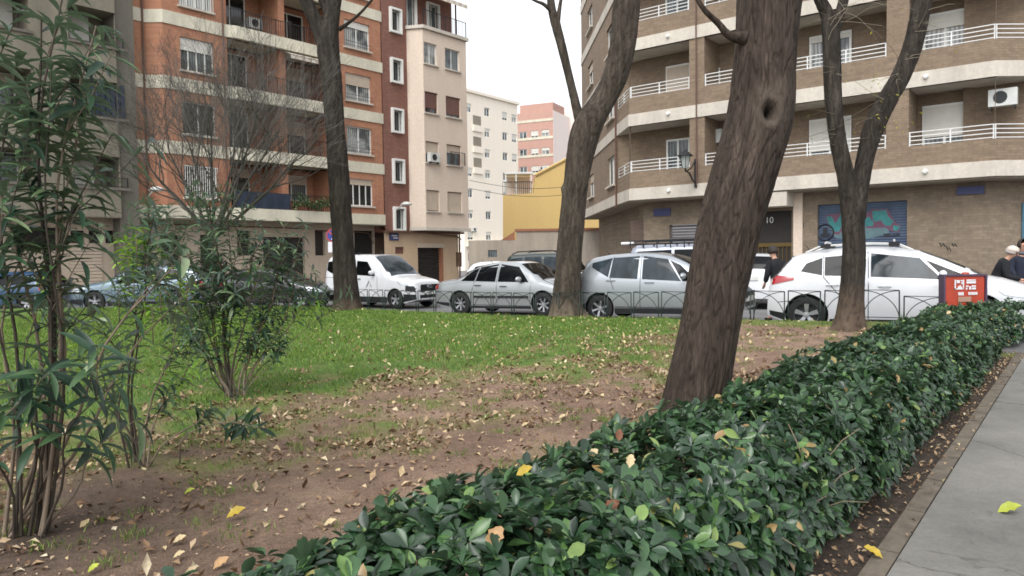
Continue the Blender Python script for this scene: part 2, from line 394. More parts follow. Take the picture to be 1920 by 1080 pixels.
def wall_holes(mb, x0, x1, z0, z1, holes, y=0, depth=.25, m=0, mr=None):
    mr = m if mr is None else mr
    hs = [h for h in holes if h[1] > x0 and h[0] < x1 and h[3] > z0 and h[2] < z1]
    hs = [(max(h[0], x0), min(h[1], x1), max(h[2], z0), min(h[3], z1)) for h in hs]
    X = sorted({x0, x1}|{h[0] for h in hs}|{h[1] for h in hs}); Z = sorted({z0, z1}|{h[2] for h in hs}|{h[3] for h in hs})
    for i in range(len(X)-1):
        for j in range(len(Z)-1):
            cx, cz = (X[i]+X[i+1])/2, (Z[j]+Z[j+1])/2
            if any(h[0] < cx < h[1] and h[2] < cz < h[3] for h in hs): continue
            mb.quad((X[i], y, Z[j]), (X[i+1], y, Z[j]), (X[i+1], y, Z[j+1]), (X[i], y, Z[j+1]), m)
    for (a, b, c, d) in hs:
        e = y+depth
        mb.quad((a, y, c), (a, y, d), (a, e, d), (a, e, c), mr); mb.quad((b, y, c), (b, e, c), (b, e, d), (b, y, d), mr)
        mb.quad((a, y, c), (a, e, c), (b, e, c), (b, y, c), mr); mb.quad((a, y, d), (b, y, d), (b, e, d), (a, e, d), mr)
def window(par, x0, x1, z0, z1, y, pane='glass_dark', shut=0, smat='shutter_white', mull=(.5,), sill=True, frame='white_frame', fw=.06, bars=False, surround=None, rail=False, thick=.05):
    mb = MB(); a = y
    zt = z1-(z1-z0)*shut
    mb.box(x0, x0+fw, a, a+thick, z0, z1); mb.box(x1-fw, x1, a, a+thick, z0, z1)
    mb.box(x0+fw, x1-fw, a, a+thick, z0, z0+fw); mb.box(x0+fw, x1-fw, a, a+thick, z1-fw, z1)
    for q in mull:
        c = x0+(x1-x0)*q; mb.box(c-fw/2, c+fw/2, a+.002, a+thick, z0+fw, z1-fw)
    f = mb.build('window', M[frame], par)
    MB().box(x0+fw, x1-fw, a+.03, a+.045, z0+fw, z1-fw).build('pane', M[pane], f)
    if shut > 0:
        s = MB(); n = max(2, int((z1-zt)/.09))
        for k in range(n):
            q0 = zt+(z1-fw-zt)*k/n; q1 = zt+(z1-fw-zt)*(k+1)/n
            s.box(x0+fw*.6, x1-fw*.6, a-.025, a-.004, q0, q1-.012)
        s.box(x0+fw*.6, x1-fw*.6, a-.018, a-.003, zt, z1-fw)
        s.build('roller_shutter', M[smat], f)
    if sill: MB().box(x0-.08, x1+.08, y-.24, y-.002, z0-.09, z0-.004).build('sill', M['white_band'], f)
    if bars:
        s = MB()
        for k in range(int((x1-x0)/.11)+1): c = x0+.02+(x1-x0-.04)*k/int((x1-x0)/.11); s.box(c-.01, c+.01, y-.2, y-.18, z0, z0+(z1-z0)*(.95 if bars == 2 else .5))
        s.box(x0, x1, y-.2, y-.18, z0+(z1-z0)*(.95 if bars == 2 else .5), z0+(z1-z0)*(.95 if bars == 2 else .5)+.03)
        s.build('window_bars', M['white_frame'] if bars != 3 else M['dark_metal'], f)
    if rail:
        s = MB()
        for q in (.1, .3): s.box(x0-.05, x1+.05, y-.27, y-.25, z0+q, z0+q+.02)
        s.build('window_rail', M['dark_metal'], f)
    if surround:
        s = MB(); g = surround
        s.box(x0-g, x0, y-.3, y, z0-g, z1+g); s.box(x1, x1+g, y-.3, y, z0-g, z1+g); s.box(x0, x1, y-.3, y, z1, z1+g); s.box(x0, x1, y-.3, y, z0-g, z0)
        s.build('surround', M['white_frame'], f)
    return f
def ac_unit(par, x, y, z, w=.8):
    o = MB().box(x, x+w, y-.32, y-.02, z, z+.55).build('air_conditioner', M['ac_white'], par)
    MB().lathe([(0, -.01), (.2, -.012), (.2, 0)], (x+w*.42, y-.322, z+.28), 14, axis='y').build('fan_grille', M['dark_metal'], o)
    MB().box(x+.05, x+.09, y-.3, y, z-.1, z-.002).box(x+w-.1, x+w-.06, y-.3, y, z-.1, z-.002).build('bracket', M['dark_metal'], o)
def rail(par, x0, x1, y, z0, z1, mat='white_rail', nbar=4, post=1.3, name='railing', vert=False, side=None):
    mb = MB(); n = max(1, round((x1-x0)/post))
    for i in range(n+1):
        c = x0+(x1-x0)*i/n; c = min(max(c, x0+.03), x1-.03); mb.box(c-.02, c+.02, y-.02, y+.02, z0, z1)
    if vert:
        k = int((x1-x0)/.13)
        for i in range(k): c = x0+(x1-x0)*(i+.5)/k; mb.box(c-.009, c+.009, y-.009, y+.009, z0, z1-.03)
        mb.box(x0, x1, y-.022, y+.022, z1-.03, z1)
    else:
        for j in range(nbar):
            zz = z0+.05+(z1-z0-.06)*j/(nbar-1); mb.box(x0, x1, y-.014, y+.014, zz-.014, zz+.014)
    return mb.build(name, M[mat], par)
def tri_poly(mb, pts, y, m=0):  # flat polygon in the facade plane
    mb.add([(p[0], y, p[1]) for p in pts], [tuple(range(len(pts)))], m)

# ============================================================ brick apartment block with cream bands
P_L = (-16.7, 34.1); P_R = (-7.73, 44.7)
fb = Frame(P_L, P_R); LB = fb.lx(722)
x_of = lambda u, off=0: fb.lx(u, 486, off)
ZS = 3.7; ST = 3.0; NF = 5
B = fb.empty('apartment_block', label='orange brick apartment block with cream floor bands and dark loggias', cat='building')
xk = x_of(318); xb = x_of(437); xc = x_of(540); xd = x_of(628); xe = LB
winL = [(x_of(350), x_of(412))]; winR = [(x_of(655), x_of(702))]
mb = MB(); holes = []
for k in range(NF):
    z = ZS+ST*k
    holes += [(winL[0][0], winL[0][1], z+1.0, z+2.55), (winR[0][0], winR[0][1], z+1.05, z+2.6), (xb, xd, z+.6, z+ST)]
wall_holes(mb, xk, xe, ZS, ZS+ST*NF, holes, 0, .22)
# the chamfered end by the neighbour, then the recess
mb.quad((x_of(285, .6), .6, ZS), (xk, 0, ZS), (xk, 0, ZS+ST*NF), (x_of(285, .6), .6, ZS+ST*NF))
mb.quad((-.1, .6, ZS), (x_of(285, .6), .6, ZS), (x_of(285, .6), .6, ZS+ST*NF), (-.1, .6, ZS+ST*NF))
mb.quad((xe, 0, ZS), (xe, 2, ZS), (xe, 2, ZS+ST*NF), (xe, 0, ZS+ST*NF))
for k in range(NF):   # loggia interiors
    z = ZS+ST*k+.6
    mb.quad((xb, .22, z), (xb, 1.9, z), (xb, 1.9, z+2.4), (xb, .22, z+2.4)); mb.quad((xd, .22, z), (xd, .22, z+2.4), (xd, 1.9, z+2.4), (xd, 1.9, z))
    mb.quad((xb, 1.9, z), (xd, 1.9, z), (xd, 1.9, z+2.4), (xb, 1.9, z+2.4))
    mb.box(xc-.18, xc+.18, .05, 1.88, z, z+2.4)
mb.build('wall', M['orange_brick'], B)
mb = MB()
for k in range(NF+1):   # cream bands
    z = ZS+ST*k; xa = x_of(285, .6)
    poly = [(-.14, .56), (xa, .56), (xk, -.06), (xb-.1, -.06), (xb+.4, -.28), (xd-.5, -.28), (xd, -.06), (xe+.05, -.06), (xe+.05, .3), (xk, .3), (xa, .9), (-.14, .9)]
    mb.prism(poly, z, z+.6)
    mb.box(xb, xd, .3, 1.9, z+.1, z+.58)
mb.build('floor_band', M['cream_band'], B)
MB().box(-.1, xe, 2.2, 14, 0, ZS+ST*NF+.5).build('core', M['dark_brick'], B)
SH = [(.0, 'glass_dark'), (0, 'glass_dark'), (.38, 'glass_mid'), (.0, 'glass_curtain'), (.2, 'glass_mid')]
SR = [(.22, 'glass_dark', 'shutter_beige'), (.0, 'glass_curtain', 'shutter_white'), (.42, 'glass_curtain', 'shutter_beige'), (.25, 'glass_curtain', 'shutter_white'), (.3, 'glass_mid', 'shutter_white')]
for k in range(NF):
    z = ZS+ST*k
    window(B, winL[0][0], winL[0][1], z+1.0, z+2.55, .1, SH[k][1], SH[k][0], 'shutter_white', (.25, .5, .75) if k in (2, 3) else (.5,), bars=2 if k in (0, 3) else False, rail=k == 1)
    s = SR[k]; window(B, winR[0][0], winR[0][1], z+1.05, z+2.6, .1, s[1], s[0], s[2], (.5,) if k else (.25, .5, .75), bars=False, rail=k in (1, 2, 3))
    # loggia doors
    window(B, xb+.35, xb+2.1, z+.62, z+2.8, 1.82, 'glass_dark' if k != 1 else 'glass_mid', .0 if k else .2, 'shutter_beige', sill=False)
    window(B, xc+.5, xd-.5, z+(.62 if k else 1.3), z+2.7, 1.82, 'glass_dark' if k else 'glass_mid', .35 if k in (0, 1, 2) else 0, 'shutter_beige', sill=False)
    rail(B, xb+.1, xd-.1, -.18, z+.6, z+1.45, 'dark_metal', 3, .9, vert=True)
ac_unit(B, xc-1.0, 1.8, ZS+ST*3+1.3)
for k, (a, b_) in enumerate(((xc, xd), (xb, xc))):
    s = MB(); z = ZS+ST*(3 if k == 0 else 2)-.35
    if k == 0:
        for i in range(14):
            q0 = a+(b_-a)*i/14; q1 = a+(b_-a)*(i+1)/14
            s.add([(q0, 0, z+.3), (q1, 0, z+.3), (q1, -.75, z), (q0, -.75, z), (q0, -.75, z-.18), (q1, -.75, z-.18), (q0, 0, z+.33), (q1, 0, z+.33), (q1, -.77, z+.02), (q0, -.77, z+.02)],
                  [(0, 1, 2, 3), (3, 2, 5, 4), (6, 9, 8, 7)], i % 2)
        s.build('awning', [M['awning'], M['shutter_beige']], B)
# downpipes on the block
s = MB(); s.tube([(x_of(281, .56), .52, 0), (x_of(281, .56), .52, ZS+ST*NF)], .05, 6); s.tube([(xb-.25, -.06-.05, ZS), (xb-.25, -.11, ZS+ST*NF)], .045, 6)
s.build('downpipe', M['brown_pipe'], B)
# ground floor of the block: stone cladding, windows, passage and garage
gy = 1.0
def gh(u0, u1, v0, v1): a = fb.hit(u0, v0, gy); b = fb.hit(u1, v1, gy); return (a[0], b[0], b[1], a[1])
gholes = [gh(444, 471, 432, 479), gh(493, 573, 444, 530), gh(590, 610, 431, 479), gh(664, 703, 432, 530), gh(300, 340, 440, 520), gh(375, 410, 440, 520)]
gholes = [(a, b, max(c, -.1) if c > .9 else -.1, d) for a, b, c, d in gholes]
mb = MB(); wall_holes(mb, -.1, xe+.05, -.1, ZS-.06, gholes, gy, .3)
mb.quad((xe+.05, gy, -.1), (xe+.05, 3, -.1), (xe+.05, 3, ZS), (xe+.05, gy, ZS)); mb.build('ground_floor_wall', M['stone_ground'], B)
MB().box(-.1, xe+.05, .0, 2.1, ZS-.06, ZS-.005).build('soffit', M['soffit'], B)
for i, h in enumerate(gholes):
    MB().box(h[0], h[1], gy+.2, gy+.26, h[2], h[3]).build('garage_door' if i in (3,) else ('entrance_door' if i in (1, 4, 5) else 'window'), M['dark_door'] if i != 3 else M['dark_void'], B)
MB().box(gholes[1][0]+.05, gholes[1][0]+.15, gy+.1, gy+.16, 0, gholes[1][3]).build('door_post', M['dark_metal'], B); MB().box(gholes[1][1]-.9, gholes[1][1]-.82, gy+.1, gy+.16, 0, gholes[1][3]).build('door_post', M['dark_metal'], B)
cb = [[(xd-.4, gy-.03, 3.3), (xe-1.2, gy-.04, 3.28), (xe-.4, gy-.05, 3.2), (xe-.1, gy-.05, 2.6)], [(x_of(300), gy-.03, 3.45), (xd-1, gy-.03, 3.4)]]
s = MB(); [s.tube(c, .03, 5) for c in cb]; s.build('cable', M['brown_pipe'], B)
# blue cloth and plants on the lowest loggia rail
zc = ZS+.62
mb = MB(); n = 24; xs0, xs1 = xb+.12, xc+.1
for i in range(n):
    q0 = xs0+(xs1-xs0)*i/n; q1 = xs0+(xs1-xs0)*(i+1)/n; o0 = .02*math.sin(i*1.3); o1 = .02*math.sin((i+1)*1.3)
    mb.quad((q0, -.215+o0, zc), (q1, -.215+o1, zc), (q1, -.215, zc+.83), (q0, -.215, zc+.83))
o = mb.build('balcony_cloth', M['blue_cloth'], None, label='dark blue cloth tied along the lowest loggia railing of the brick block', cat='cloth'); o.location = (fb.p.x, fb.p.y, 0); o.rotation_euler.z = fb.a
M['pot_leaf'] = island('pot_leaf', [(0, '1F3318'), (.5, '2F4A22'), (.9, '49662F'), (1, '8C9A6A')], .6)
def leaf_cloud(name, n, pos, size, mat, parent=None, elong=2.2, **k):
    """n small leaf quads (two bent faces each) at the given positions"""
    nrm = rng.normal(size=(n, 3)); nrm[:, 2] += .8; nrm /= np.linalg.norm(nrm, axis=1)[:, None]
    d = rng.normal(size=(n, 3)); d -= nrm*(d*nrm).sum(1)[:, None]; d /= np.linalg.norm(d, axis=1)[:, None]
    c = np.cross(nrm, d); s = size*rng.uniform(.6, 1.3, n)[:, None]
    V = np.stack([pos-d*s*.5, pos+c*s/elong*.5, pos+d*s*.5-nrm*s*.12, pos-c*s/elong*.5], 1).reshape(-1, 3)
    return np_mesh(name, V, np.arange(4*n).reshape(n, 4), mat, parent, **k)
nn = 900; pp = np.stack([rng.uniform(xc+.2, xd-.2, nn), rng.uniform(-.5, -.05, nn), zc+.15+rng.gamma(2, .12, nn)], 1)
pp[:, 2] += .25*np.sin(pp[:, 0]*4)*rng.random(nn)
o = leaf_cloud('balcony_plants', nn, pp, .13, M['pot_leaf']); tag(o, 'green potted plants spilling over the lowest loggia of the brick block', 'plants'); o.location = (fb.p.x, fb.p.y, 0); o.rotation_euler.z = fb.a

# ============================================================ grey rendered building at the left
G = fb.empty('grey_building', label='stained grey rendered building with deep square loggias', cat='building')
gx0 = -26; HZ = 19.5
def gz(u0, u1, v0, v1, off=-.05):
    a = fb.hit(u0, v0, off); b = fb.hit(u1, v1, off); return [a[0], b[0]]
ox = gz(126, 230, 0, 0)
lox = [(ox[0], ox[1])]; lo2 = [(fb.lx(-40), fb.lx(72))]
zl = [(4.95, 6.3), (8.0, 9.55), (11.1, 12.6), (14.2, 15.7)]
holes = [(a, b, c, d) for (a, b) in lox+lo2 for (c, d) in zl]+[(-17, -14, c, d) for c, d in zl]+[(-23, -20, c, d) for c, d in zl]
mb = MB(); wall_holes(mb, gx0, -1.0, 3.65, HZ, holes, -.05, .25)
for (a, b, c, d) in holes:
    mb.quad((a, .2, c), (a, 1.4, c), (a, 1.4, d), (a, .2, d)); mb.quad((b, .2, c), (b, .2, d), (b, 1.4, d), (b, 1.4, c))
    mb.quad((a, .2, d), (b, .2, d), (b, 1.4, d), (a, 1.4, d)); mb.quad((a, .2, c), (a, 1.4, c), (b, 1.4, c), (b, .2, c)); mb.quad((a, 1.4, c), (b, 1.4, c), (b, 1.4, d), (a, 1.4, d))
mb.build('wall', M['grey_stucco'], G)
MB().box(-1.0, -.15, .1, 14, -.1, HZ).build('corner_pier', M['grey_dark'], G)
mb = MB(); mb.box(gx0, -1.0, 1.6, 14, 0, HZ); mb.build('core', M['grey_dark'], G)
MB().box(gx0, -1.0, -.04, 1.6, 3.62, 3.66).build('soffit', M['soffit'], G)
for i, (a, b, c, d) in enumerate(holes):
    wx = (a, a+(b-a)*.58) if i < 4 else (a+.2, b-.2)
    window(G, wx[0], wx[1], c+.02, d-.02, 1.3, 'glass_mid' if i % 3 else 'glass_curtain', .9 if i in (2, 0, 6) else (.4 if i % 2 else .0), 'shutter_beige' if i % 2 else 'shutter_white', sill=False, mull=(.5,))
    if i < 4: rail(G, a, b, .0, c, c+.45, 'dark_metal', 2, 1.0)
    MB().box(a-.1, b+.1, -.14, -.052, c-.12, c-.004).build('sill', M['grey_dark'], G)
for (c, d) in (zl[1],):   # dark screen panels over part of the second opening
    mb = MB(); a, b = lox[0]; 
    for i in range(7): mb.box(a+.8+(b-a-.8)*i/7, a+.8+(b-a-.8)*(i+1)/7-.04, -.01, .03, c+.02, d-.25*(i % 2)-.05)
    mb.build('screen', M['blue_cloth'], G)
gholes = []
for (u0, u1) in ((132, 158), (166, 192), (197, 222), (224, 248)):
    a = fb.hit(u0, 432, .9); b = fb.hit(u1, 456, .9); gholes.append((a[0], b[0], b[1], a[1]))
a = fb.hit(20, 425, .9); b = fb.hit(120, 470, .9); gholes.append((a[0], b[0], b[1], a[1]))
mb = MB(); wall_holes(mb, gx0, -1.0, -.1, 3.63, gholes, .9, .2); mb.build('ground_floor_wall', M['stone_ground'], G)
for h in gholes: MB().box(h[0], h[1], 1.0, 1.05, h[2], h[3]).build('window', M['dark_void'], G)
a = fb.hit(130, 462, .9); b = fb.hit(192, 540, .9)
mb = MB(); 
for i in range(16): mb.box(a[0], b[0], .84, .89, -.05+i*a[1]/16, -.05+(i+.8)*a[1]/16)
mb.build('garage_door', M['shutter_beige'], G)

# ============================================================ brown brick and pink building
fp = Frame(fb.w(xe+.05)[:2], ang=fb.a)
PB = fp.empty('pink_building', label='narrow building with pink rendered bay beside a brown brick stair strip', cat='building')
x1 = fp.lx(770); x2 = fp.lx(800, 486, -.9); x3 = fp.lx(880, 486, -.9)
zb0, zb1 = 3.6, 15.7; hx = (fp.lx(741), fp.lx(757))
sw = [3.45, 6.35, 9.4, 12.4, 15.4]
mb = MB(); wall_holes(mb, 0, x1, 3.35, 18.5, [(hx[0], hx[1], z, z+1.25) for z in sw], 0.0, .25)
# set back top floor
th = [(x2-.6+.1, x2+.5, zb1+.35, 17.9), (x2+1.6, x2+2.5, zb1+.35, 17.9)]
wall_holes(mb, x1, x3, zb1, 18.5, th, .35, .2); mb.quad((x1, 0, zb1), (x1, .35, zb1), (x1, .35, 18.5), (x1, 0, 18.5))
mb.build('brick_wall', M['dark_brick'], PB)
for z in sw: window(PB, hx[0], hx[1], z, z+1.25, .12, 'glass_dark', mull=(), sill=False, surround=.12)
for h in th: window(PB, h[0], h[1], h[2], h[3], .45, 'glass_mid', mull=(.5,), sill=False, surround=.08)
wins = [(fp.lx(801, 486, -.9)+.05, fp.lx(826, 486, -.9)), (fp.lx(841, 486, -.9), fp.lx(868, 486, -.9))]
pz = [4.6, 7.6, 10.65, 13.65]
mb = MB(); wall_holes(mb, x2, x3, zb0, zb1, [(a, b, z, z+1.3) for a, b in wins for z in pz], -.9, .2)
mb.quad((x1, 0, zb0), (x2, -.9, zb0), (x2, -.9, zb1), (x1, 0, zb1)); mb.quad((x3, -.9, zb0), (x3, 12, zb0), (x3, 12, 18.4), (x3, -.9, zb1))
mb.build('bay_wall', M['pink_stucco'], PB)
cfg = [[(.95, 'shutter_beige', 'glass_mid'), (.98, 'shutter_beige', 'glass_mid')], [(.55, 'shutter_beige', 'glass_mid'), (.4, 'shutter_beige', 'glass_mid')], [(.75, 'shutter_brown', 'glass_dark'), (.85, 'shutter_brown', 'glass_dark')], [(0, 'shutter_white', 'glass_curtain'), (0, 'shutter_white', 'glass_mid')]]
for k, z in enumerate(pz):
    for j, (a, b) in enumerate(wins):
        c = cfg[k][j]; window(PB, a, b, z, z+1.3, -.78, c[2], c[0], c[1], frame='white_frame' if k == 3 else 'shutter_brown', fw=.05)
    if k == 1: ac_unit(PB, wins[0][0]+.1, -.9, z+.02); rail(PB, wins[1][0], wins[1][1], -1.25, z, z+.8, 'dark_metal', 3, 1, vert=True)
MB().prism([(x1-.1, -.06), (x2-.06, -1.05), (x3+.12, -1.05), (x3+.12, .33), (x1-.1, .33)], zb1+.02, zb1+.22).build('cornice', M['white_band'], PB); MB().prism([(x1-.05, -.03), (x2-.06, -1.0), (x3+.1, -1.0), (x3+.1, .33), (x1-.05, .33)], zb0-.2, zb0-.002).build('cornice', M['white_band'], PB)
rail(PB, x2, x3, -.95, zb1+.22, zb1+1.2, 'dark_metal', 3, 1.0, vert=True)
s = MB()
for i in range(16):
    q0 = x1+(x3-x1)*i/16; q1 = x1+(x3-x1)*(i+1)/16
    s.add([(q0, .3, 18.5), (q1, .3, 18.5), (q1, -1.1, 18.0), (q0, -1.1, 18.0), (q0, -1.1, 17.75), (q1, -1.1, 17.75)], [(0, 1, 2, 3), (3, 2, 5, 4)], i % 2)
s.build('awning', [M['awning'], M['shutter_beige']], PB)
MB().box(0, x3, .6, 12, 3.3, 18.4).build('core', M['dark_brick'], PB)
MB().box(-.02, x3+.25, -.25, .5, 3.25, 3.38).build('ledge', M['brown_pipe'], PB)
def ph(u0, u1, v0, v1): a = fp.hit(u0, v0, .1); b = fp.hit(u1, v1, .1); return (a[0], b[0], max(b[1], -.1), a[1])
g1 = [ph(741, 758, 463, 476), ph(783, 832, 456, 560), ph(855, 868, 473, 500)]
mb = MB(); wall_holes(mb, 0, x3, -.1, 3.25, g1, .1, .3); mb.quad((x3, .1, -.1), (x3, 12, -.1), (x3, 12, 3.3), (x3, .1, 3.3)); mb.build('ground_floor_wall', M['beige_ground'], PB)
MB().box(g1[0][0], g1[0][1], .2, .24, g1[0][2], g1[0][3]).build('window', M['shutter_brown'], PB)
MB().box(g1[2][0], g1[2][1], .2, .24, g1[2][2], g1[2][3]).build('shutter_panel', M['brown_pipe'], PB)
mb = MB(); h = g1[1]
for i in range(14): mb.box(h[0], h[1], .33, .37, i*h[3]/14, (i+.85)*h[3]/14)
mb.build('garage_door', M['dark_void'], PB); MB().box(h[0]-.02, h[1]+.02, .02, .32, h[3]-.28, h[3]-.004).build('lintel', M['shutter_beige'], PB)
MB().box(h[1]-.16, h[1]-.004, .08, .34, 0, h[3]-.29).build('door_post', M['coping'], PB)
s = MB(); s.tube([(0, -.05, 3.5), (.3, -.1, 3.2), (1.2, 0, 3.42), (x3*.6, -.3, 3.2), (x3-.3, -.05, 3.1), (x3+.2, 0, 2.9)], .04, 5); s.tube([(x3+.02, .0, 0), (x3+.02, .0, 18.4)], .06, 6); s.build('cable', M['brown_pipe'], PB)
def text_mesh(name, txt, mat, par, x, y, z, size, ext=.004, rz=0, align='CENTER'):
    cu = bpy.data.curves.new(name, 'FONT'); cu.body = txt; cu.size = size; cu.extrude = ext; cu.align_x = align; cu.align_y = 'CENTER'
    t = bpy.data.objects.new(name+'_t', cu); COL.objects.link(t)
    me = bpy.data.meshes.new_from_object(t.evaluated_get(bpy.context.evaluated_depsgraph_get())); bpy.data.objects.remove(t)
    me.transform(Matrix.Rotation(rz, 4, 'Z') @ Matrix.Rotation(PI/2, 4, 'X')); me.materials.clear(); me.materials.append(mat)
    o = bpy.data.objects.new(name, me); o.location = (x, y, z); return link(o, par)
a = fp.hit(738, 444, .1)
sg = MB().box(a[0]-.35, a[0]+.35, .03, .09, a[1]-.22, a[1]+.22).build('street_name_sign', M['tile_blue'], None, label='small dark blue tiled street name plate on the beige ground floor', cat='sign')
sg.location = (fp.p.x, fp.p.y, 0); sg.rotation_euler.z = fp.a
mb = MB()
for r_, (q0, q1) in enumerate(((-.2, .22), (-.08, .24))):
    x = q0
    while x < q1: mb.box(a[0]+x, a[0]+x+.05, .024, .029, a[1]+.03-r_*.14, a[1]+.11-r_*.14); x += .075
mb.build('lettering', M['sign_white'], sg)
# wall lamps
def wall_lamp(fr, u, v, off, name, label):
    a = fr.hit(u, v, off-1.0)
    o = MB().tube([(a[0], off, a[1]-.35), (a[0], off-.5, a[1]-.1), (a[0], off-.85, a[1])], .035, 6).build(name, M['ac_white'], None, label=label, cat='street lamp')
    o.location = (fr.p.x, fr.p.y, 0); o.rotation_euler.z = fr.a
    MB().lathe([(0, .16), (.15, .14), (.36, .0), (.34, -.05), (0, -.07)], (a[0], off-1.05, a[1]), 14).build('lamp_shade', M['ac_white'], o, smooth=True)
wall_lamp(fb, 293, 356, .56, 'wall_lamp', 'grey bell shaped street lamp fixed low on the orange brick wall')
wall_lamp(fp, 761, 383, 0, 'wall_lamp', 'pale street lamp sticking out of the brown brick stair strip')

# ============================================================ far buildings
def simple_block(name, P, Q, depth, H, mat, label, rows, cols, st, z0, wmat='white_frame', bands=None, bandmat='cream_band', shut=.4, ww=1.0, wh=1.1, skip=(), smat=None, parapet=True):
    fr = Frame(P, Q); E = fr.empty(name, label=label, cat='building'); L = fr.len
    hol = []
    for r_ in range(rows):
        for c_, cx in enumerate(cols):
            if (r_, c_) in skip: continue
            hol.append((cx*L-ww/2, cx*L+ww/2, z0+r_*st, z0+r_*st+wh))
    mb = MB(); wall_holes(mb, 0, L, -1, H, hol, 0, .2)
    mb.quad((0, 0, -1), (0, 0, H), (0, depth, H), (0, depth, -1)); mb.quad((L, 0, -1), (L, depth, -1), (L, depth, H), (L, 0, H)); mb.quad((0, 0, H), (L, 0, H), (L, depth, H), (0, depth, H)); mb.quad((0, depth, -1), (0, depth, H), (L, depth, H), (L, depth, -1))
    mb.build('wall', M[mat], E)
    if smat:
        MB().box(L+.002, L+.03, .0, depth, -1, H).build('side_wall', M[smat], E)
    for i, h in enumerate(hol):
        window(E, h[0], h[1], h[2], h[3], .1, ('glass_mid', 'glass_dark', 'glass_curtain')[i*7 % 3], (.0, shut, .7)[i*5 % 3], 'shutter_white', mull=(.5,), sill=False, fw=.1)
    if bands:
        mb = MB(); [mb.box(-.03, L+.05, -.08, -.003, z, z+.45) for z in bands]; mb.build('floor_band', M[bandmat], E)
    return fr, E
P = (colx(872, 107), 107); Q = (colx(974, 117.5), 117.5)
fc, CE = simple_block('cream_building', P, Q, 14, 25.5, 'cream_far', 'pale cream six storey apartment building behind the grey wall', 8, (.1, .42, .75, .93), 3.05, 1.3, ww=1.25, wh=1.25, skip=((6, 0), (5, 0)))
for k in range(3):   # corner balconies
    z = 14+3.05*k
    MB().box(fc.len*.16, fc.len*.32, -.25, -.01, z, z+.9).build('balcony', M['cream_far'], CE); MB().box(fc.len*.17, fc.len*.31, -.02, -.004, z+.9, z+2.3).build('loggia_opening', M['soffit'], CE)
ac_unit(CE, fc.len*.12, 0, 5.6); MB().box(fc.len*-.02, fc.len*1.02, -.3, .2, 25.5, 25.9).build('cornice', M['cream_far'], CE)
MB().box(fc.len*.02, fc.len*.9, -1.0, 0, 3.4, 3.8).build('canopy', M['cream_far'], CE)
P = (colx(950, 136), 136); Q = (colx(1040, 132), 132)
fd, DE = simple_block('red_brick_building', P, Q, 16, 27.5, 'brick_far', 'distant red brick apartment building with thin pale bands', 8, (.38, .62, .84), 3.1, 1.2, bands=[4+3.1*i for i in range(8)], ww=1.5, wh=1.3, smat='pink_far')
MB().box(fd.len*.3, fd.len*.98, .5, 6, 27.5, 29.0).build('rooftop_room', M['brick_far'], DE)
ac_unit(DE, fd.len*.72, 0, 17.2, 1.1)
P = (colx(1040, 141), 141); Q = (colx(1080, 139), 139)
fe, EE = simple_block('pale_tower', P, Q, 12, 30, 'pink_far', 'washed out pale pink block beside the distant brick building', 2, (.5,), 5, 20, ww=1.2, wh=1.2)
# yellow building: stepped gable wall
YY = 66.0
ye = empty('yellow_building', (0, YY, 0), 0, label='windowless yellow rendered building with a sloping roof line', cat='building')
def yx(u, v): q = at(u, v, YY); return (q.x, q.z)
prof = [yx(943, 560), yx(943, 366), yx(1001, 362), yx(1003, 330), yx(1068, 296), yx(1075, 290), yx(1200, 292), yx(1200, 560)]
mb = MB(); n = len(prof)
mb.add([(p[0], 0, p[1]) for p in prof]+[(p[0], 12, p[1]) for p in prof], [tuple(range(n))]+[tuple(range(n, 2*n))[::-1]]+[(i, n+i, n+(i+1) % n, (i+1) % n) for i in range(n)])
mb.build('wall', M['yellow_wall'], ye)
mb = MB(); mb.tube([(prof[3][0], -.05, prof[3][1]+.05), (prof[4][0], -.05, prof[4][1]+.05), (prof[6][0], -.05, prof[6][1]+.05)], .12, 5); mb.build('roof_edge', M['yellow_wall'], ye)
mb = MB(); a, b = prof[1], prof[2]; h = 1.15
for i in range(15): x = a[0]+(b[0]-a[0]-.2)*i/14; mb.box(x-.02, x+.02, .3, .34, a[1], a[1]+h)
mb.box(a[0], b[0]-.15, .29, .35, a[1]+h, a[1]+h+.06); mb.build('terrace_railing', M['dark_metal'], ye)
mb = MB(); mb.box(b[0]-1.6, b[0]-1.5, .4, .5, a[1], a[1]+1.9); mb.box(b[0]-.25, b[0]-.15, .4, .5, a[1], a[1]+1.9); mb.box(b[0]-2.6, b[0]-.05, .35, 3, a[1]+1.9, a[1]+2.05); mb.box(b[0]-2.5, b[0]-2.4, .4, .5, a[1], a[1]+1.9); mb.build('pergola', M['white_frame'], ye)
MB().box(b[0]-2.4, b[0]-.3, 2.2, 2.3, a[1], a[1]+1.8).build('terrace_wall', M['pink_far'], ye)
# overhead wires
mb = MB()
for dz in (0, .5):
    a = at(880, 338+dz*30, 60); b = at(1100, 345+dz*30, 58); pts = [a.lerp(b, t/10)+Vector((0, 0, -.5*math.sin(PI*t/10))) for t in range(11)]
    mb.tube(pts, .018, 4)
mb.build('overhead_wire', M['dark_metal'], None, label='thin sagging wires strung in front of the yellow wall', cat='wire')
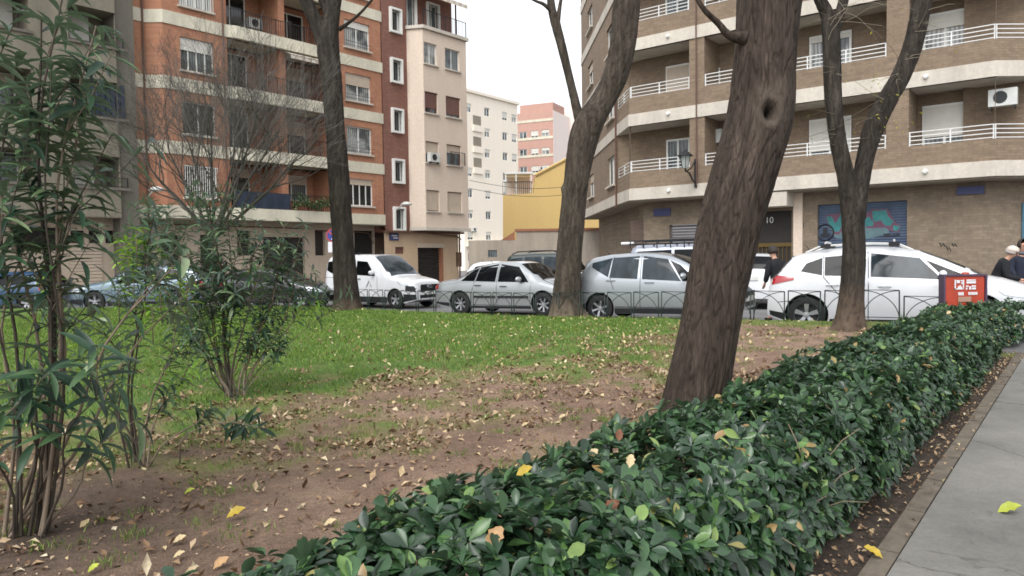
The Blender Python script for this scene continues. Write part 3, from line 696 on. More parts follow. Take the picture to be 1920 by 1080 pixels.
# concrete yard wall
WY = 48.2
we = empty('yard_wall', (0, WY, 0), 0, label='stained grey concrete yard wall with a reddish coping', cat='wall')
def wx(u, v): q = at(u, v, WY); return (q.x, q.z)
a, b, c, d = wx(884, 451), wx(957, 449), wx(968, 434), wx(1140, 437)
mb = MB(); hl = wx(915, 469)+wx(932, 482)
wall_holes(mb, a[0]-.2, c[0], -.2, a[1], [(hl[0], hl[2], hl[3], hl[1])], 0, .15); wall_holes(mb, c[0], d[0], -.2, c[1], [], 0, 0)
mb.quad((c[0], 0, a[1]), (c[0], .3, a[1]), (c[0], .3, c[1]), (c[0], 0, c[1])); mb.quad((a[0]-.2, 0, a[1]), (c[0], 0, a[1]), (c[0], .3, a[1]), (a[0]-.2, .3, a[1])); mb.box(a[0]-.2, d[0], .3, .4, -.2, a[1]-.01)
mb.build('wall', M['concrete_wall'], we)
MB().box(c[0]-.1, d[0], -.08, .35, c[1], c[1]+.16).build('coping', M['coping'], we)
MB().add([(b[0]-.6, -.02, a[1]), (c[0]-.1, -.02, a[1]), (c[0]-.1, -.02, c[1]), (b[0]-.6, .5, a[1]), (c[0]-.1, .5, a[1]), (c[0]-.1, .5, c[1])], [(0, 1, 2), (3, 5, 4), (0, 2, 5, 3), (0, 3, 4, 1)]).build('tiled_slope', M['coping'], we)
MB().box(hl[0], hl[2], .08, .12, hl[3], hl[1]).build('window', M['glass_mid'], we)

# ============================================================ tan brick corner building at the right
P0 = (4.55, 47.3); P1 = (5.0, 35.0); PA = (5.16, 32.5)
fr = Frame(PA, (15.6, 24.2)); RL = fr.len
RB = fr.empty('corner_building', label='large tan brick corner building with white bands and white balcony rails', cat='building')
RS, RST, RN = 4.02, 3.18, 5
X0, X1, X2, X3, X4 = 0, fr.lx(1294), fr.lx(1322), fr.lx(1660), fr.lx(1702)
ZT = RS+RST*RN
def loc(P):  # world xy -> local xy
    q = Vector((P[0], P[1], 0))-fr.p; return (q.dot(fr.x), q.dot(fr.y))
l0, l1 = loc(P0), loc(P1)
lend = loc((27, 24.6))
mb = MB(); holes = []
for k in range(RN):
    z = RS+RST*k
    holes += [(X0, X1, z+1.2, z+RST), (X2, X3, z+1.2, z+RST), (X4, RL, z+1.2, z+RST)]
wall_holes(mb, X0, RL, RS, ZT, holes, 0, .15)
D = 1.5
for k in range(RN):
    z = RS+RST*k+.5
    for (a, b, side) in ((X2, X3, 3), (X4, RL+1.0, 1), (X0-.1, X1, 2)):
        mb.quad((a, D, z), (b, D, z), (b, D, z+RST-.5), (a, D, z+RST-.5))
        if side & 1: mb.quad((a, .15, z), (a, D, z), (a, D, z+RST-.5), (a, .15, z+RST-.5))
        if side & 2: mb.quad((b, .15, z), (b, .15, z+RST-.5), (b, D, z+RST-.5), (b, D, z))
# parapets of the chamfer between front and side face, and the side loggia wall
dv = Vector(l1)-Vector((0, 0)); 
for k in range(RN):
    z = RS+RST*k
    mb.quad((l1[0], l1[1], z+.4), (0, 0, z+.4), (0, 0, z+1.2), (l1[0], l1[1], z+1.2))
    mb.quad((l1[0], l1[1], z+1.2), (-.1, D, z+1.2), (-.1, D, z+RST), (l1[0], l1[1], z+RST))
    # face round the right corner
    mb.quad((RL, 0, z+.4), (lend[0], lend[1], z+.4), (lend[0], lend[1], z+1.2), (RL, 0, z+1.2))
e = Vector(lend)-Vector((RL, 0)); en = Vector((-e.y, e.x)).normalized()*1.6
mb.quad((RL+.0+en.x, en.y, RS), (lend[0]+en.x, lend[1]+en.y, RS), (lend[0]+en.x, lend[1]+en.y, ZT), (RL+en.x, en.y, ZT))
mb.build('wall', M['tan_brick'], RB)
# long side face along the side street
fs = Frame(P0, P1)
SW = []
for (u0, u1, dz0, dz1) in ((1141, 1154, 1.05, 2.45), (1106, 1115, 1.05, 2.35)):
    a, b = fs.lx(u0), fs.lx(u1)
    for k in range(RN): SW.append((min(a, b), max(a, b), RS+RST*k+dz0, RS+RST*k+dz1))
sm = MB(); wall_holes(sm, 0, fs.len, RS, ZT, SW, 0, .2)
so_ = sm.build('side_wall', M['tan_brick'], RB)
inv = Matrix.Translation((fr.p.x, fr.p.y, 0)) @ Matrix.Rotation(fr.a, 4, 'Z'); inv = inv.inverted()
side_mtx = inv @ (Matrix.Translation((fs.p.x, fs.p.y, 0)) @ Matrix.Rotation(fs.a, 4, 'Z'))
so_.matrix_local = side_mtx
for i, h in enumerate(SW):
    o = window(RB, h[0], h[1], h[2], h[3], .1, 'glass_mid', .35 if i % 2 else 0, 'shutter_beige', fw=.07); o.matrix_local = side_mtx
mb = MB()
for k in range(RN+1):
    z = RS+RST*k
    poly = [(l0[0], l0[1]), (l1[0], l1[1]), (0, -.04), (RL, -.04), lend]
    # outer strip following the face, set 4 cm proud
    out = []
    pts = [Vector(l0), Vector(l1), Vector((0, 0)), Vector((RL, 0)), Vector(lend)]
    def offs(d):
        r_ = []
        for i, p in enumerate(pts):
            t = (pts[min(i+1, 4)]-pts[max(i-1, 0)]).normalized(); nn_ = Vector((t.y, -t.x)); r_.append(p+nn_*d)
        return r_
    o1 = offs(.05); i1 = offs(-1.62)
    V = [(p.x, p.y, z) for p in o1]+[(p.x, p.y, z+.5) for p in o1]+[(p.x, p.y, z) for p in i1]+[(p.x, p.y, z+.48) for p in i1]
    Fs = []
    for i in range(4): Fs += [(i, i+1, 6+i, 5+i), (i, 10+i, 11+i, i+1), (5+i, 6+i, 16+i, 15+i)]
    mb.add(V, Fs)
mb.build('floor_band', M['white_band'], RB)
mb = MB(); pi = offs(-1.7); back = [p+Vector((2, 12)) for p in (pi[0], pi[-1])]
mb.prism([(p.x, p.y) for p in pi]+[(lend[0]+2, lend[1]+14), (l0[0]+8, l0[1]+3)], RS+.02, ZT); mb.build('core', M['tan_brick'], RB)
for k in range(RN):
    z = RS+RST*k
    rail(RB, .05, X1, .05, z+1.2, z+1.68, nbar=4); rail(RB, X2, X3, .05, z+1.2, z+1.68, nbar=4); rail(RB, X4, RL, .05, z+1.2, z+1.68, nbar=4)
    # chamfer and corner rails
    for (A_, B_) in ((l1, (0, 0)), ((RL, 0), lend)):
        A_, B_ = Vector(A_), Vector(B_); r_ = rail(RB, 0.03, (B_-A_).length-.03, .06, z+1.2, z+1.68, nbar=4)
        r_.location = (A_.x, A_.y, 0); r_.rotation_euler.z = math.atan2((B_-A_).y, (B_-A_).x)
    def bx(u): return fr.lx(u, 486, D)
    window(RB, bx(1252), bx(1296), z+.5, z+2.65, D-.08, ('glass_mid', 'glass_curtain')[k % 2], (0, .75, 0, .3, 0)[k], 'shutter_beige', sill=False, fw=.08)
    window(RB, bx(1322), bx(1352), z+.5, z+2.2, D-.08, 'glass_curtain', (0, .9, 0, .5, .3)[k], 'shutter_beige', sill=False, fw=.08)
    window(RB, bx(1518), bx(1596), z+.5, z+2.75, D-.08, ('glass_mid', 'glass_curtain')[k % 2], (.55, .12, .3, .3, .5)[k], 'shutter_white', sill=False, fw=.08, mull=(.5,))
    window(RB, bx(1728), bx(1812), z+.5, z+2.75, D-.08, 'glass_curtain', (.5, .25, .2, .5, 0)[k], 'shutter_white', sill=False, fw=.08, mull=(.5,))
for x, zz in ((bx(1326), RS+2.25),): ac_unit(RB, x, D-.08, zz, .8)
acx = fr.hit(1862, 180, .9); ac_unit(RB, RL-.25, .9, acx[1]-.4, .8)
# small vent caps and drain pipe on the bands
mb = MB()
for k in range(RN):
    for u in (1256, 1734): mb.lathe([(0, -.12), (.07, -.1), (.09, 0)], (fr.lx(u), -.05, RS+RST*k+.3), 8, axis='y')
mb.build('vent_cap', M['white_frame'], RB)
mb = MB(); mb.tube([(l1[0]-.02, l1[1]-.12, 3.9), (l1[0]-.02, l1[1]-.12, ZT)], .05, 6); mb.tube([(X1+.35, -.12, RS+.4), (X1+.35, -.12, ZT)], .03, 5)
mb.build('downpipe', M['brown_pipe'], RB)
# recessed ground floor
GO = 1.0
gp = offs(-GO); g0, g1_, g2, g3, g4 = gp
def gho(u0, u1, v0, v1):
    a = fr.hit(u0, v0, GO); b = fr.hit(u1, v1, GO); return (a[0], b[0], max(b[1], -.1), a[1])
H1 = gho(1533, 1700, 384, 500); H2 = gho(1400, 1484, 398, 540); H3 = gho(1255, 1312, 422, 520); H4 = gho(1180, 1206, 413, 520)
H2 = (H2[0], H2[1], -.1, H2[3]); H1 = (H1[0], H1[1], .25, H1[3]); H3 = (H3[0], H3[1], -.1, H3[3]); H4 = (H4[0], H4[1], -.1, H4[3])
gx = fr.hit(1128, 486, GO)[0]
mb = MB(); wall_holes(mb, g2.x, g3.x, -.1, RS-.02, [H1, H2, H3, H4], GO, .3)
mb.quad((g0.x, g0.y, -.1), (g1_.x, g1_.y, -.1), (g1_.x, g1_.y, RS), (g0.x, g0.y, RS)); mb.quad((g1_.x, g1_.y, -.1), (g2.x, GO, -.1), (g2.x, GO, RS), (g1_.x, g1_.y, RS)); mb.quad((g3.x, GO, -.1), (g4.x, g4.y, -.1), (g4.x, g4.y, RS), (g3.x, GO, RS))
mb.build('ground_floor_wall', M['ground_brick'], RB)
MB().prism([(p.x, p.y) for p in offs(-.06)]+[(p.x, p.y) for p in offs(-1.6)][::-1], RS-.06, RS-.004).build('soffit', M['soffit'], RB)
# roller shutters
m, nt, b = newmat('blue_shutter'); v = objco(nt); wv = nt.nodes.new('ShaderNodeTexWave'); wv.bands_direction = 'Z'; wv.inputs['Scale'].default_value = 3.2; nt.links.new(v, wv.inputs[0])
c = ramp(nt, noise_tex(nt, 1.2, 4, .6, v), [(.3, hexc('2E3C55')), (.7, hexc('4A5E74'))]); c = mixc(nt, .35, c, ramp(nt, wv.outputs[1], [(.35, (.35, .35, .35, 1)), (.6, (1, 1, 1, 1))]), 'MULTIPLY')
nt.links.new(c, b.inputs['Base Color']); b.inputs['Roughness'].default_value = .55; bump(nt, b, wv.outputs[1], .5, .02); M['blue_shutter'] = m
sh = MB().box(H1[0], H1[1], GO+.12, GO+.17, H1[2], H1[3]).build('painted_shutter', M['blue_shutter'], RB)
M['paint_teal'] = plain('paint_teal', '2C6F70', .6, vary=.25, vs=6); M['paint_red'] = plain('paint_red', '5E3C50', .6); M['paint_black'] = plain('paint_black', '1B1D26', .6); M['paint_green'] = plain('paint_green', '526C72', .6, vary=.2)
def gpt(zx, zy): h = fr.hit(1500+zx/7.385, 360+zy/7.385, GO+.11); return h
def gpoly(name, pts, mat, y): 
    mb = MB(); tri_poly(mb, [gpt(*p) for p in pts], y); return mb.build(name, M[mat], sh)
yb = GO+.112
gpoly('graffiti_haze', [(430, 560), (640, 480), (900, 470), (1200, 470), (1240, 560), (1100, 610), (800, 680), (500, 640)], 'paint_green', yb)
gpoly('graffiti_shade', [(350, 320), (630, 280), (650, 440), (540, 590), (470, 585), (400, 470)], 'paint_red', yb-.004)
gpoly('graffiti_letter', [(365, 335), (445, 340), (480, 430), (520, 400), (560, 310), (612, 320), (600, 420), (540, 550), (450, 545), (400, 450)], 'paint_teal', yb-.008)
gpoly('graffiti_shade', [(920, 300), (1000, 240), (1210, 235), (1330, 430), (1390, 460), (1370, 560), (1260, 540), (1180, 490), (1000, 500), (915, 500)], 'paint_red', yb-.004)
gpoly('graffiti_letter', [(1000, 262), (1195, 250), (1215, 330), (1300, 410), (1250, 470), (1180, 465), (1120, 390), (1040, 415), (1010, 400)], 'paint_teal', yb-.008)
gpoly('graffiti_letter', [(905, 360), (960, 340), (1020, 430), (1010, 470), (905, 475)], 'paint_teal', yb-.008)
gpoly('graffiti_letter', [(1290, 460), (1375, 470), (1380, 500), (1340, 545), (1290, 530)], 'paint_teal', yb-.008)
gpoly('graffiti_tag', [(1155, 575), (1230, 580), (1260, 600), (1380, 575), (1385, 605), (1250, 612), (1170, 615)], 'paint_black', yb-.008)
mb = MB(); c0 = gpt(350, 560); rr = .3; P8 = [(c0[0]+rr*math.cos(a*PI/10), yb-.006, c0[1]+rr*math.sin(a*PI/10)) for a in range(21)]
mb.tube(P8, .03, 4); mb.box(c0[0]-.08, c0[0]+.08, yb-.012, yb-.004, c0[1]-.05, c0[1]+.18); mb.box(c0[0]-.16, c0[0]+.16, yb-.012, yb-.004, c0[1]-.18, c0[1]-.052); mb.build('graffiti_roundel', M['paint_black'], sh)
mb = MB(); [mb.box(H3[0], H3[1], GO+.12, GO+.16, i*H3[3]/24, (i+.85)*H3[3]/24) for i in range(24)]; mb.build('roller_shutter', plain('grey_shutter', '5E5A5C', .6), RB)
mb = MB(); [mb.box(H4[0], H4[1], GO+.12, GO+.16, i*H4[3]/24, (i+.85)*H4[3]/24) for i in range(24)]; mb.build('roller_shutter', plain('brown_shutter', '5A4B42', .6), RB)
dr = MB().box(H2[0], H2[1], GO+.26, GO+.3, 0, H2[3]).build('entrance_door', M['dark_door'], RB)
mb = MB(); n = 11
for i in range(n): x = H2[0]+(H2[1]-H2[0])*(i+.5)/n; mb.box(x-.015, x+.015, GO+.2, GO+.23, 0, 1.9)
mb.box(H2[0], H2[1], GO+.19, GO+.24, 1.9, 2.05); mb.build('door_grille', plain('brass', '6E5B36', .4, .6), dr)
text_mesh('house_number', '10', M['sign_white'], RB, fr.lx(1440, 486, GO), GO+.16, fr.hit(1440, 413, GO)[1], .34)
MB().box(H2[0]+.3, H2[1]+.15, -.02, GO-.01, fr.hit(1440, 388, .2)[1], RS-.065).build('entrance_lintel', M['white_band'], RB)
xp = fr.hit(1492, 486, GO)[0]; MB().box(xp-.06, xp+.28, GO-.12, GO-.003, -.1, RS-.065).build('entrance_pilaster', M['pink_stucco'], RB)
a = fr.hit(1820, 357, GO); MB().box(a[0]-.4, a[0]+.4, GO-.1, GO-.004, a[1]-.13, a[1]+.13).build('sign_plate', M['tile_blue'], RB)
a = fr.hit(1242, 398, GO); MB().box(a[0]-.4, a[0]+.4, GO-.06, GO-.004, a[1]-.16, a[1]+.16).build('sign_plate', M['tile_blue'], RB)
# curved sprayed line on the wall beside the shutter
mb = MB(); pts = [fr.hit(u, v, GO) for u, v in ((1488, 392), (1502, 404), (1507, 422), (1503, 438), (1494, 446))]; mb.tube([(p[0], GO-.005, p[1]) for p in pts], .012, 4)
for (u, v, w_, h_) in ((1762, 455, 10, 7), (1775, 462, 8, 8), (1785, 456, 9, 6)):
    q = [fr.hit(u+dx, v+dy, GO) for dx, dy in ((0, 0), (w_*.3, h_), (w_*.6, 1), (w_, h_))]; mb.tube([(p[0], GO-.005, p[1]) for p in q], .02, 4)
mb.build('sprayed_scribble', M['paint_black'], RB)
# right hand teal shutter round the corner
q0 = Vector((g3.x, GO)); q1 = Vector((g4.x, g4.y)); dd = (q1-q0).normalized(); fx = Frame(fr.w(q0.x, q0.y)[:2], ang=fr.a+math.atan2(dd.y, dd.x))
sx = fx.lx(1914, 486); o = MB().box(sx, sx+3, -.05, -.004, .2, 3.2).build('roller_shutter', plain('teal_shutter', '41687A', .6), RB)
o.matrix_local = inv @ (Matrix.Translation((fx.p.x, fx.p.y, 0)) @ Matrix.Rotation(fx.a, 4, 'Z'))
# old wall lantern on a bracket
a = fr.hit(1291, 300, -1.1); lam = fr.empty('wall_lantern', label='old fashioned black bracket lantern on the tan brick pillar', cat='street lamp')
xw = fr.hit(1306, 320, 0)[0]
MB().prism([(xw-.04, -.14), (xw+.04, -.14), (xw+.04, -.002), (xw-.04, -.002)], a[1]-1.0, a[1]+.15).tube([(xw, -.1, a[1]-.8), (xw, -.35, a[1]-.75), (xw, -.7, a[1]-.45), (xw, -1.0, a[1]-.42), (xw, -1.05, a[1]-.3)], .035, 6).tube([(xw, -.1, a[1]+.1), (xw, -.5, a[1]-.25), (xw, -.9, a[1]-.4)], .025, 6).build('bracket', M['dark_metal'], lam)
c = (xw, -1.05, a[1])
MB().lathe([(.03, -.32), (.12, -.3), (.21, .18), (.2, .2)], c, 6).build('lantern_glass', M['lamp_glass'], lam)
mb = MB().lathe([(.0, .46), (.04, .44), (.05, .38), (.16, .32), (.3, .2), (.3, .17), (.2, .17)], c, 12)
for k in range(6): an = 2*PI*k/6; mb.tube([(c[0]+.125*math.cos(an), c[1]+.125*math.sin(an), c[2]-.3), (c[0]+.22*math.cos(an), c[1]+.22*math.sin(an), c[2]+.18)], .012, 4)
mb.build('lantern_cap', M['dark_metal'], lam)
# pavements in front of the facades (structure)
mb = MB()
q = [fb.w(-26, -3), fb.w(x3+LB+2, -3), fb.w(x3+LB+2, 2), fb.w(-26, 2)]; mb.prism([(p[0], p[1]) for p in q], -.3, .06)
q = [fr.w(-6, -2.2), fr.w(RL+.5, -2.2), fr.w(lend[0], lend[1]-2.2), fr.w(lend[0], lend[1]+2), fr.w(-6, 2)]; mb.prism([(p[0], p[1]) for p in q], -.3, .07)
mb.build('pavement', M['pavement'], kind='structure', label='grey pavements along the building fronts')
# round no parking sign with a white plate under it
YS = 33.0; a = at(624, 441, YS); b = at(624, 462, YS)
sp = empty('traffic_sign', (a.x, YS, 0), 0, label='round blue and red no parking sign on a thin pole', cat='sign')
MB().tube([(0, .05, -.05), (0, .05, a.z+.3)], .03, 8).build('pole', M['ac_white'], sp)
def disc(r, y, n=28): return MB().lathe([(0, y-.01), (r, y-.01), (r, y)], (0, 0, a.z), n, axis='y')
disc(.3, 0).build('sign_border', M['sign_red'], sp); disc(.24, -.012).build('sign_face', M['purple_blue'], sp)
MB().add([(-.19, -.03, a.z+.14), (-.14, -.03, a.z+.19), (.19, -.03, a.z-.14), (.14, -.03, a.z-.19)], [(0, 3, 2, 1)]).build('sign_bar', M['sign_red'], sp)
MB().box(-.02, .16, -.034, -.031, a.z-.02, a.z+.05).box(-.06, .14, -.034, -.031, a.z-.2, a.z-.14).build('sign_symbol', M['sign_white'], sp)
MB().box(-.22, .22, -.01, .01, b.z-.26, b.z+.2).build('sign_plate', M['sign_white'], sp)
# ------------------------------------------------------------ vehicles
def paint(name, c, metal=.0, rough=.26, coat=1.0, under=None):
    m, nt, b = newmat(name); col = hexc(c)
    nz = noise_tex(nt, 2.5, 5, .7, objco(nt)); a = ramp(nt, nz, [(.3, tuple(x*.9 for x in col[:3])+(1,)), (.7, col)])
    # dust low on the panels
    sp = nt.nodes.new('ShaderNodeSeparateXYZ'); tc = nt.nodes.new('ShaderNodeTexCoord'); nt.links.new(tc.outputs['Object'], sp.inputs[0])
    mr = N(nt, 'ShaderNodeMapRange'); nt.links.new(sp.outputs[2], mr.inputs[0]); mr.inputs[1].default_value = .7; mr.inputs[2].default_value = .2; mr.inputs[4].default_value = .35
    mm = N(nt, 'ShaderNodeMath', operation='MULTIPLY'); nt.links.new(mr.outputs[0], mm.inputs[0]); nt.links.new(noise_tex(nt, 5, 5, .7, objco(nt)), mm.inputs[1])
    nt.links.new(mixc(nt, mm.outputs[0], a, hexc('8A7F70')), b.inputs['Base Color'])
    b.inputs['Metallic'].default_value = metal; b.inputs['Roughness'].default_value = rough; b.inputs['Coat Weight'].default_value = coat; b.inputs['Coat Roughness'].default_value = .05
    return m
M['tyre'] = plain('tyre', '1C1C1D', .85); M['rim'] = plain('rim', 'A9ABAE', .35, .7); M['rim_dark'] = plain('rim_dark', '2A2B2D', .5, .3)
M['trim_black'] = plain('trim_black', '1A1B1D', .5); M['car_glass'] = glass('car_glass', '0A0C0E', .06, .16); M['car_glass_light'] = glass('car_glass_light', '2E363B', .06, .22)
M['lamp_red'] = plain('lamp_red', 'A01820', .15, coat=.8); M['lamp_clear'] = plain('lamp_clear', 'BFC6CC', .1, .3, coat=.9); M['plate'] = plain('plate', 'D0D1CC', .4); M['chrome'] = plain('chrome', 'B9BCC0', .2, .9)
def interp(P, x):
    xs, zs = zip(*P); return float(np.interp(x, xs, zs))
class Car:
    def __init__(s, name, label, spec, rear, front, pm, scale_h=1.0, side=-1, group='cars parked along the street', zoff=0, cat='car', kl=1.0):
        if not isinstance(front, tuple):   # rear = near rear wheel (column, distance) or ('at', x, y) of the rear centre; front = heading in degrees
            s.k = kl; s.sp = spec; s.W = spec['W']; s.hk = scale_h; s.L = spec['L']*kl; ang = R(front)
            d = Vector((math.cos(ang), math.sin(ang), 0)); n = Vector((-d.y, d.x, 0))
            if rear[0] == 'at': base = Vector((rear[1], rear[2], 0))
            else: base = Vector((colx(*rear), rear[1], 0))-d*spec['wheels'][0]*kl+n*s.W/2
            q = base+d*s.L; s.e = empty(name, (base.x, base.y, 0), ang, label=label, cat=cat, group=group)
            zf, zr = zroad(q.x, q.y), zroad(base.x, base.y); s.e.rotation_euler = (0, -math.atan2(zf-zr, s.L), ang); s.e.location.z = zr+zoff
            s.pm = pm; s.build(); return
        (ur, Yr), (uf, Yf) = rear, front
        Pr = Vector((colx(ur, Yr), Yr, 0)); Pf = Vector((colx(uf, Yf), Yf, 0)); d = Pf-Pr
        s.L = d.length; ang = math.atan2(d.y, d.x); n = Vector((-math.sin(ang), math.cos(ang), 0))
        s.k = s.L/spec['L']; s.sp = spec; s.W = spec['W']; s.hk = scale_h
        base = Pr+n*(s.W/2); mid = base+d/2
        s.e = empty(name, (base.x, base.y, zroad(mid.x, mid.y)+zoff), ang, label=label, cat=cat, group=group)
        zf, zr = zroad(Pf.x, Pf.y), zroad(Pr.x, Pr.y); s.e.rotation_euler = (0, -math.atan2(zf-zr, s.L), ang); s.e.location.z = zr+zoff
        s.pm = pm; s.build()
    def zt(s, x): return interp(s.top, x)
    def zb(s, x): return interp(s.bot, x)
    def belt(s, x): return min(interp(s.bl, x), s.zt(x)-.05)
    def wp(s, x):
        L = s.L; e = min(x, L-x); r = .55 if x > L/2 else .38; c = .30 if x > L/2 else .16
        q = max(0, 1-e/r); return s.W/2*(1-c*q**2.3)
    def Wd(s, x, z):
        zt, zb, bl, w = s.zt(x), s.zb(x), s.belt(x), s.wp(x)
        if z <= bl:
            q = (z-zb)/max(bl-zb, .01); q = min(max(q, 0), 1)
            return w*(1-.07*(1-q)**2-.035*q**3)
        q = min(1, (z-bl)/max(zt-bl, .01)); h = zt-bl
        tum = s.tum*min(1, h/.5); p = 7 if h > .3 else 3.0
        return w*.965*(1-tum*q)*(1-q**p)**(1/p)
    def P(s, x, q, sd):   # q 0..1 round the half section, bottom centre to top centre
        zt, zb = s.zt(x), s.zb(x)
        if q < .12: w = s.Wd(x, zb); return Vector((x, sd*w*q/.12, zb))
        if q < .8: t = (q-.12)/.68; z = zb+(zt-zb)*(t**.8)*.985; return Vector((x, sd*s.Wd(x, z), z))
        z = zb+(zt-zb)*.985; w = s.Wd(x, z); t = (q-.8)/.2; return Vector((x, sd*w*(1-t), z+(zt-z)*math.sin(t*PI/2)+.02*s.k*math.sin(t*PI/2)*0))
    def side_patch(s, name, bottom, top, mat, parent=None, off=.006, sides=(-1, 1), nx=16, nz=4):
        x0, x1 = bottom[0][0], bottom[-1][0]; last = None
        for sd in sides:
            mb = MB(); 
            for i in range(nx+1):
                t = i/nx; xb_ = x0+(x1-x0)*t; xt_ = top[0][0]+(top[-1][0]-top[0][0])*t
                zb_, zt_ = interp(bottom, xb_), interp(top, xt_)
                for j in range(nz+1):
                    x = xb_+(xt_-xb_)*j/nz; z = zb_+(zt_-zb_)*j/nz; mb.v.append((x, sd*(s.Wd(x, z)+off), z))
            for i in range(nx):
                for j in range(nz):
                    a = i*(nz+1)+j; f = (a, a+nz+1, a+nz+2, a+1); mb.f.append(f if sd < 0 else f[::-1]); mb.m.append(0)
            last = mb.build(name, mat, parent or s.e, smooth=True)
        return last
    def top_patch(s, name, x0, x1, q0, mat, off=.008, nx=10, q1=1.0):
        mb = MB(); n = 10; cols = 2*n+1
        for i in range(nx+1):
            x = x0+(x1-x0)*i/nx
            for j in range(cols):
                sd = -1 if j < n else 1; t = abs(j-n)/n; qq = 1-(1-q0(i/nx) if callable(q0) else 1-q0)*t
                p = s.P(x, qq, sd); e = .02
                sl = (s.zt(min(x+e, s.L))-s.zt(max(x-e, 0)))/(2*e); nn = Vector((-sl, 0, 1)).normalized(); nn = (nn+Vector((0, sd*.6*t**3, 0))).normalized()
                p = p+nn*off; mb.v.append(tuple(p))
        for i in range(nx):
            for j in range(cols-1): a = i*cols+j; mb.f.append((a, a+cols, a+cols+1, a+1)); mb.m.append(0)
        return mb.build(name, mat, s.e, smooth=True)
    def build(s):
        sp = s.sp; k, h = s.k, s.hk; S = lambda P: [(x*k, z*h) for x, z in P]
        s.top = S(sp['top']); s.bl = S(sp['belt']); s.bot = S(sp.get('bot', [(0, .32), (.35, .2), (sp['L']-.4, .2), (sp['L'], .3)])); s.tum = sp.get('tum', .2)
        L = s.L; xs = sorted(set([round(L*(1-math.cos(PI*i/64))/2, 4) for i in range(65)]+[round(x, 4) for x, z in s.top]))
        qs = [0, .06, .12]+[.12+.68*i/18 for i in range(1, 19)]+[.84, .88, .92, .96, 1.0]
        mb = MB(); nq = len(qs)
        ring = 2*nq-2
        for x in xs:
            R1 = [s.P(x, q, -1) for q in qs]; R2 = [s.P(x, q, 1) for q in qs[1:-1]][::-1]
            mb.v += [tuple(p) for p in R1+R2]
        for i in range(len(xs)-1):
            for j in range(ring):
                j2 = (j+1) % ring; f = (i*ring+j, (i+1)*ring+j, (i+1)*ring+j2, i*ring+j2)
                zc = sum(mb.v[t][2] for t in f)/4; xc_ = (xs[i]+xs[i+1])/2
                mb.f.append(f); mb.m.append(0)
        mb.f.append(tuple(range(ring))); mb.m.append(0); mb.f.append(tuple((len(xs)-1)*ring+j for j in range(ring))[::-1]); mb.m.append(0)
        body = mb.build('body', [s.pm, M['trim_black'], M['trim_black']], s.e, smooth=True)
        # wheel arches cut out of the body
        r = sp['wr']; cut = MB(); wx = [x*k for x in sp['wheels']]
        for x in wx:
            for sd in (-1, 1):
                y0, y1 = (sd*(s.W/2-.3), sd*(s.W/2+.2)); y0, y1 = min(y0, y1), max(y0, y1)
                cut.lathe([(0, y0), (r+.045, y0), (r+.045, y1), (0, y1)], (x, 0, r+.015), 32, axis='y')
        co = cut.build('cut_tmp', [s.pm, M['trim_black'], M['trim_black']]); co.data.polygons.foreach_set('material_index', [2]*len(co.data.polygons))
        import bmesh
        bm = bmesh.new(); bm.from_mesh(co.data); bmesh.ops.remove_doubles(bm, verts=bm.verts, dist=1e-5); bmesh.ops.recalc_face_normals(bm, faces=bm.faces); bm.to_mesh(co.data); bm.free()
        bm = bmesh.new(); bm.from_mesh(body.data); bmesh.ops.remove_doubles(bm, verts=bm.verts, dist=1e-5); bmesh.ops.recalc_face_normals(bm, faces=bm.faces); bm.to_mesh(body.data); bm.free()
        bp = body.parent; body.parent = None
        md = body.modifiers.new('b', 'BOOLEAN'); md.operation = 'DIFFERENCE'; md.object = co; md.solver = 'EXACT'
        bpy.context.view_layer.update()
        nm = bpy.data.meshes.new_from_object(body.evaluated_get(bpy.context.evaluated_depsgraph_get())); body.modifiers.clear(); body.data = nm; body.parent = bp
        nm.name = 'body'; bpy.data.objects.remove(co)
        nm.polygons.foreach_set('use_smooth', [True]*len(nm.polygons))
        s.body = body
        body.modifiers.new('e', 'EDGE_SPLIT').split_angle = R(38)
        s.wheels(wx, r)
        q_ws = lambda a, b: (lambda t: a+(b-a)*t)
        if 'ws' in sp: s.top_patch('windscreen', sp['ws'][0]*k, sp['ws'][1]*k, q_ws(*sp.get('wsq', (.80, .76))), M[sp.get('wsm', 'car_glass')])
        if 'rw' in sp: s.top_patch('rear_window', sp['rw'][0]*k, sp['rw'][1]*k, q_ws(*sp.get('rwq', (.74, .80))), M['car_glass'])
        for w_ in sp['win']:
            b_, t_ = S(w_[0]), S(w_[1]); s.side_patch('side_window', b_, t_, M[w_[2] if len(w_) > 2 else 'car_glass'])
        for nm_, b_, t_, mt in sp.get('patch', []):
            s.side_patch(nm_, S(b_), S(t_), s.pm if mt == 'paint' else M[mt], nx=8, nz=3, off=.012)
        # door seams
        for ln in sp.get('seams', []):
            for sd in (-1, 1):
                m2 = MB(); pts = []
                for i in range(len(ln)-1):
                    for t in range(6): a = t/5; pts.append(((ln[i][0]+(ln[i+1][0]-ln[i][0])*a)*k, (ln[i][1]+(ln[i+1][1]-ln[i][1])*a)*h))
                m2.tube([(x, sd*(s.Wd(x, z)+.0), z) for x, z in pts], .007, 4); m2.build('door_seam', M['trim_black'], s.e)
        for hx_, hz_ in sp.get('handles', []):
            for sd in (-1, 1):
                y = s.Wd(hx_*k, hz_*h); MB().tube([((hx_-.11)*k, sd*(y+.01), hz_*h), ((hx_-.06)*k, sd*(y+.035), hz_*h+.004), ((hx_+.06)*k, sd*(y+.035), hz_*h+.004), ((hx_+.1)*k, sd*(y+.01), hz_*h)], .014, 5).build('door_handle', s.pm if not sp.get('hblack') else M['trim_black'], s.e)
        mx, mz = sp['mirror']
